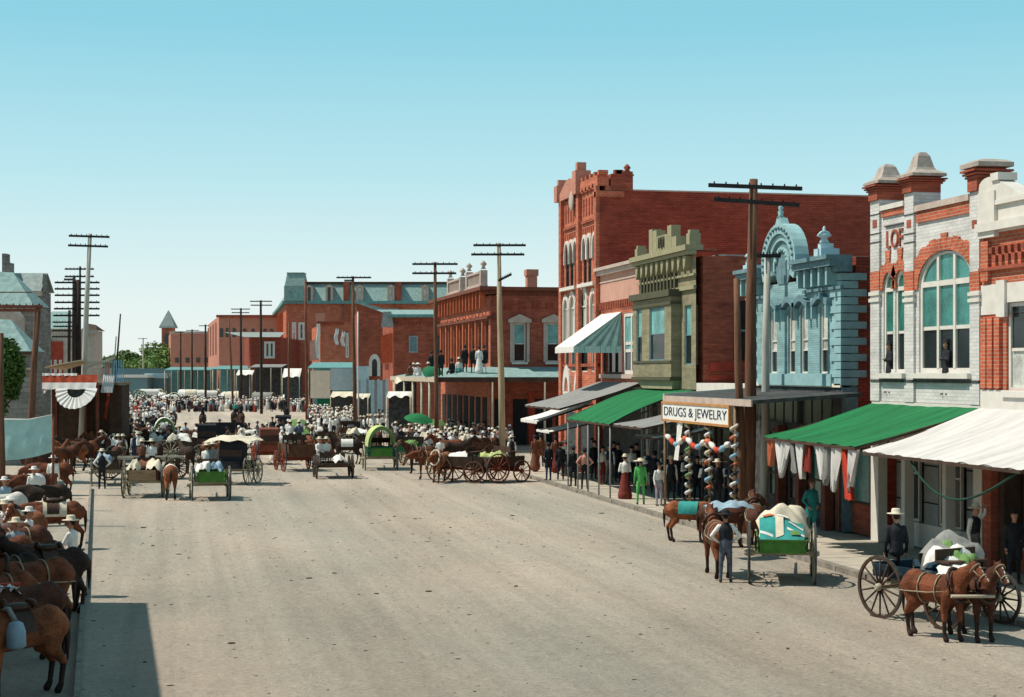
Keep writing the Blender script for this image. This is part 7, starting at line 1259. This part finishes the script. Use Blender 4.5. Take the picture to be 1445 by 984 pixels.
for k, (p_, r_, lb, bd, ty) in enumerate(xs_):
    wagon(lb, gp(*p_), R(r_ + rnd.uniform(-8, 8)), L=2.6 if ty != 1 else 1.9, W=1.15, body=bd, wm=('wheel_pale', 'wood_dark', 'coat_brown')[k % 3], hh=.45, kind={1: 'buggy', 2: 'cover'}.get(ty, 'box'), cover={1: 'hood', 2: 'bow'}.get(ty), cm='canvas_white' if ty == 2 else 'canvas', seat=ty in (0, 3), load=[('canvas_white', .1, 0, 1.0, 1.7, .5), ('canvas', -.2, .5, .6, .8, .55)] if ty == 3 else [], seed=70 + k, cat='buggy' if ty == 1 else 'wagon', tongue=False)
hx = [((168, 668), 170, 'horse_brown', 'brown horse ahead of the brown farm wagon'), ((222, 662), 185, 'horse_dark', 'dark horse ahead of the brown farm wagon beside its mate'), ((318, 668), 160, 'horse_brown', 'brown horse in front of the sheeted buggy'), ((372, 640), 180, 'horse_bay', 'bay horse ahead of the red brown buggy'), ((425, 650), 190, 'horse_dark', 'dark horse ahead of the brown box wagon'), ((436, 648), 185, 'horse_bay', 'bay horse paired with the dark one ahead of the brown box wagon'), ((532, 640), 180, 'horse_brown', 'brown horse ahead of the covered wagon'), ((575, 640), 95, 'horse_dark', 'black horse standing crosswise behind the dark green wagon'), ((632, 655), -88, 'horse_bay', 'bay horse in the crowd left of the tan pole'), ((688, 652), 92, 'horse_brown', 'brown horse beside the tan pole'), ((150, 640), 80, 'horse_bay', 'bay horse beside the man in the pale shirt below the stand'), ((275, 636), 88, 'horse_brown', 'brown horse left of the black wagon box')]
for k, (p_, r_, c_, lb) in enumerate(hx): horse(lb, gp(*p_), R(r_), c_, ('level', 'low')[k % 2], 1, harness=k % 3 == 0, blaze=False)
# second rank of the horses tied at the left
h2 = [((18, 915), -55, 'horse_bay', 'low', 'bay horse with lowered head at the left edge near the bottom corner'), ((14, 862), -60, 'horse_brown', 'level', 'brown horse cropped by the left edge above the nearly black one'), ((92, 868), -66, 'horse_dark', 'level', 'dark horse whose rump shows above the large bay'), ((44, 825), -62, 'horse_brown', 'low', 'brown horse with lowered head behind the brown one with round rump'), ((30, 792), -50, 'horse_bay', 'level', 'bay horse showing its chest above the second rank at the left'), ((78, 742), -80, 'horse_dark', 'low', 'black horse between the saddle horse and the sheeted bay'), ((36, 722), -60, 'horse_brown', 'level', 'brown horse left of the bay draped with a white sheet'), ((86, 700), -86, 'horse_bay', 'low', 'bay horse near the far end of the timber kerb'), ((66, 682), -80, 'horse_brown', 'level', 'brown horse beside the lower edge of the canvas screen')]
for k, (p_, r_, c_, h_, lb) in enumerate(h2): horse(lb, gp(p_[0] - 4 - 30 * (p_[1] - 525) / 460, p_[1]), R(r_), c_, h_, k % 2, fine=k < 4, blaze=False, saddle=k in (2, 4), harness=k in (0, 3), blanket='canvas' if k == 4 else None)
for k, (p_, f_, cl_, lb) in enumerate((((14, 790), 40, {SH: 'shirt_white', TR: 'denim'}, 'man in white with broad hat between the horses below the white one'), ((40, 815), 70, {SH: 'shirt_white', TR: 'denim'}, 'man in white shirt half hidden among the horses at the left'), ((6, 750), 20, {SH: 'shirt_blue', TR: 'denim'}, 'man in pale blue at the foot of the dark bare post'), ((48, 728), 10, {SH: 'dress_white', TR: 'denim'}, 'person in white left of the dark bay horse'))):
    P_(p_[0], p_[1], f_, {**cl_, HT: 'dress_white'}, lb, hat=4 if k == 0 else 1)
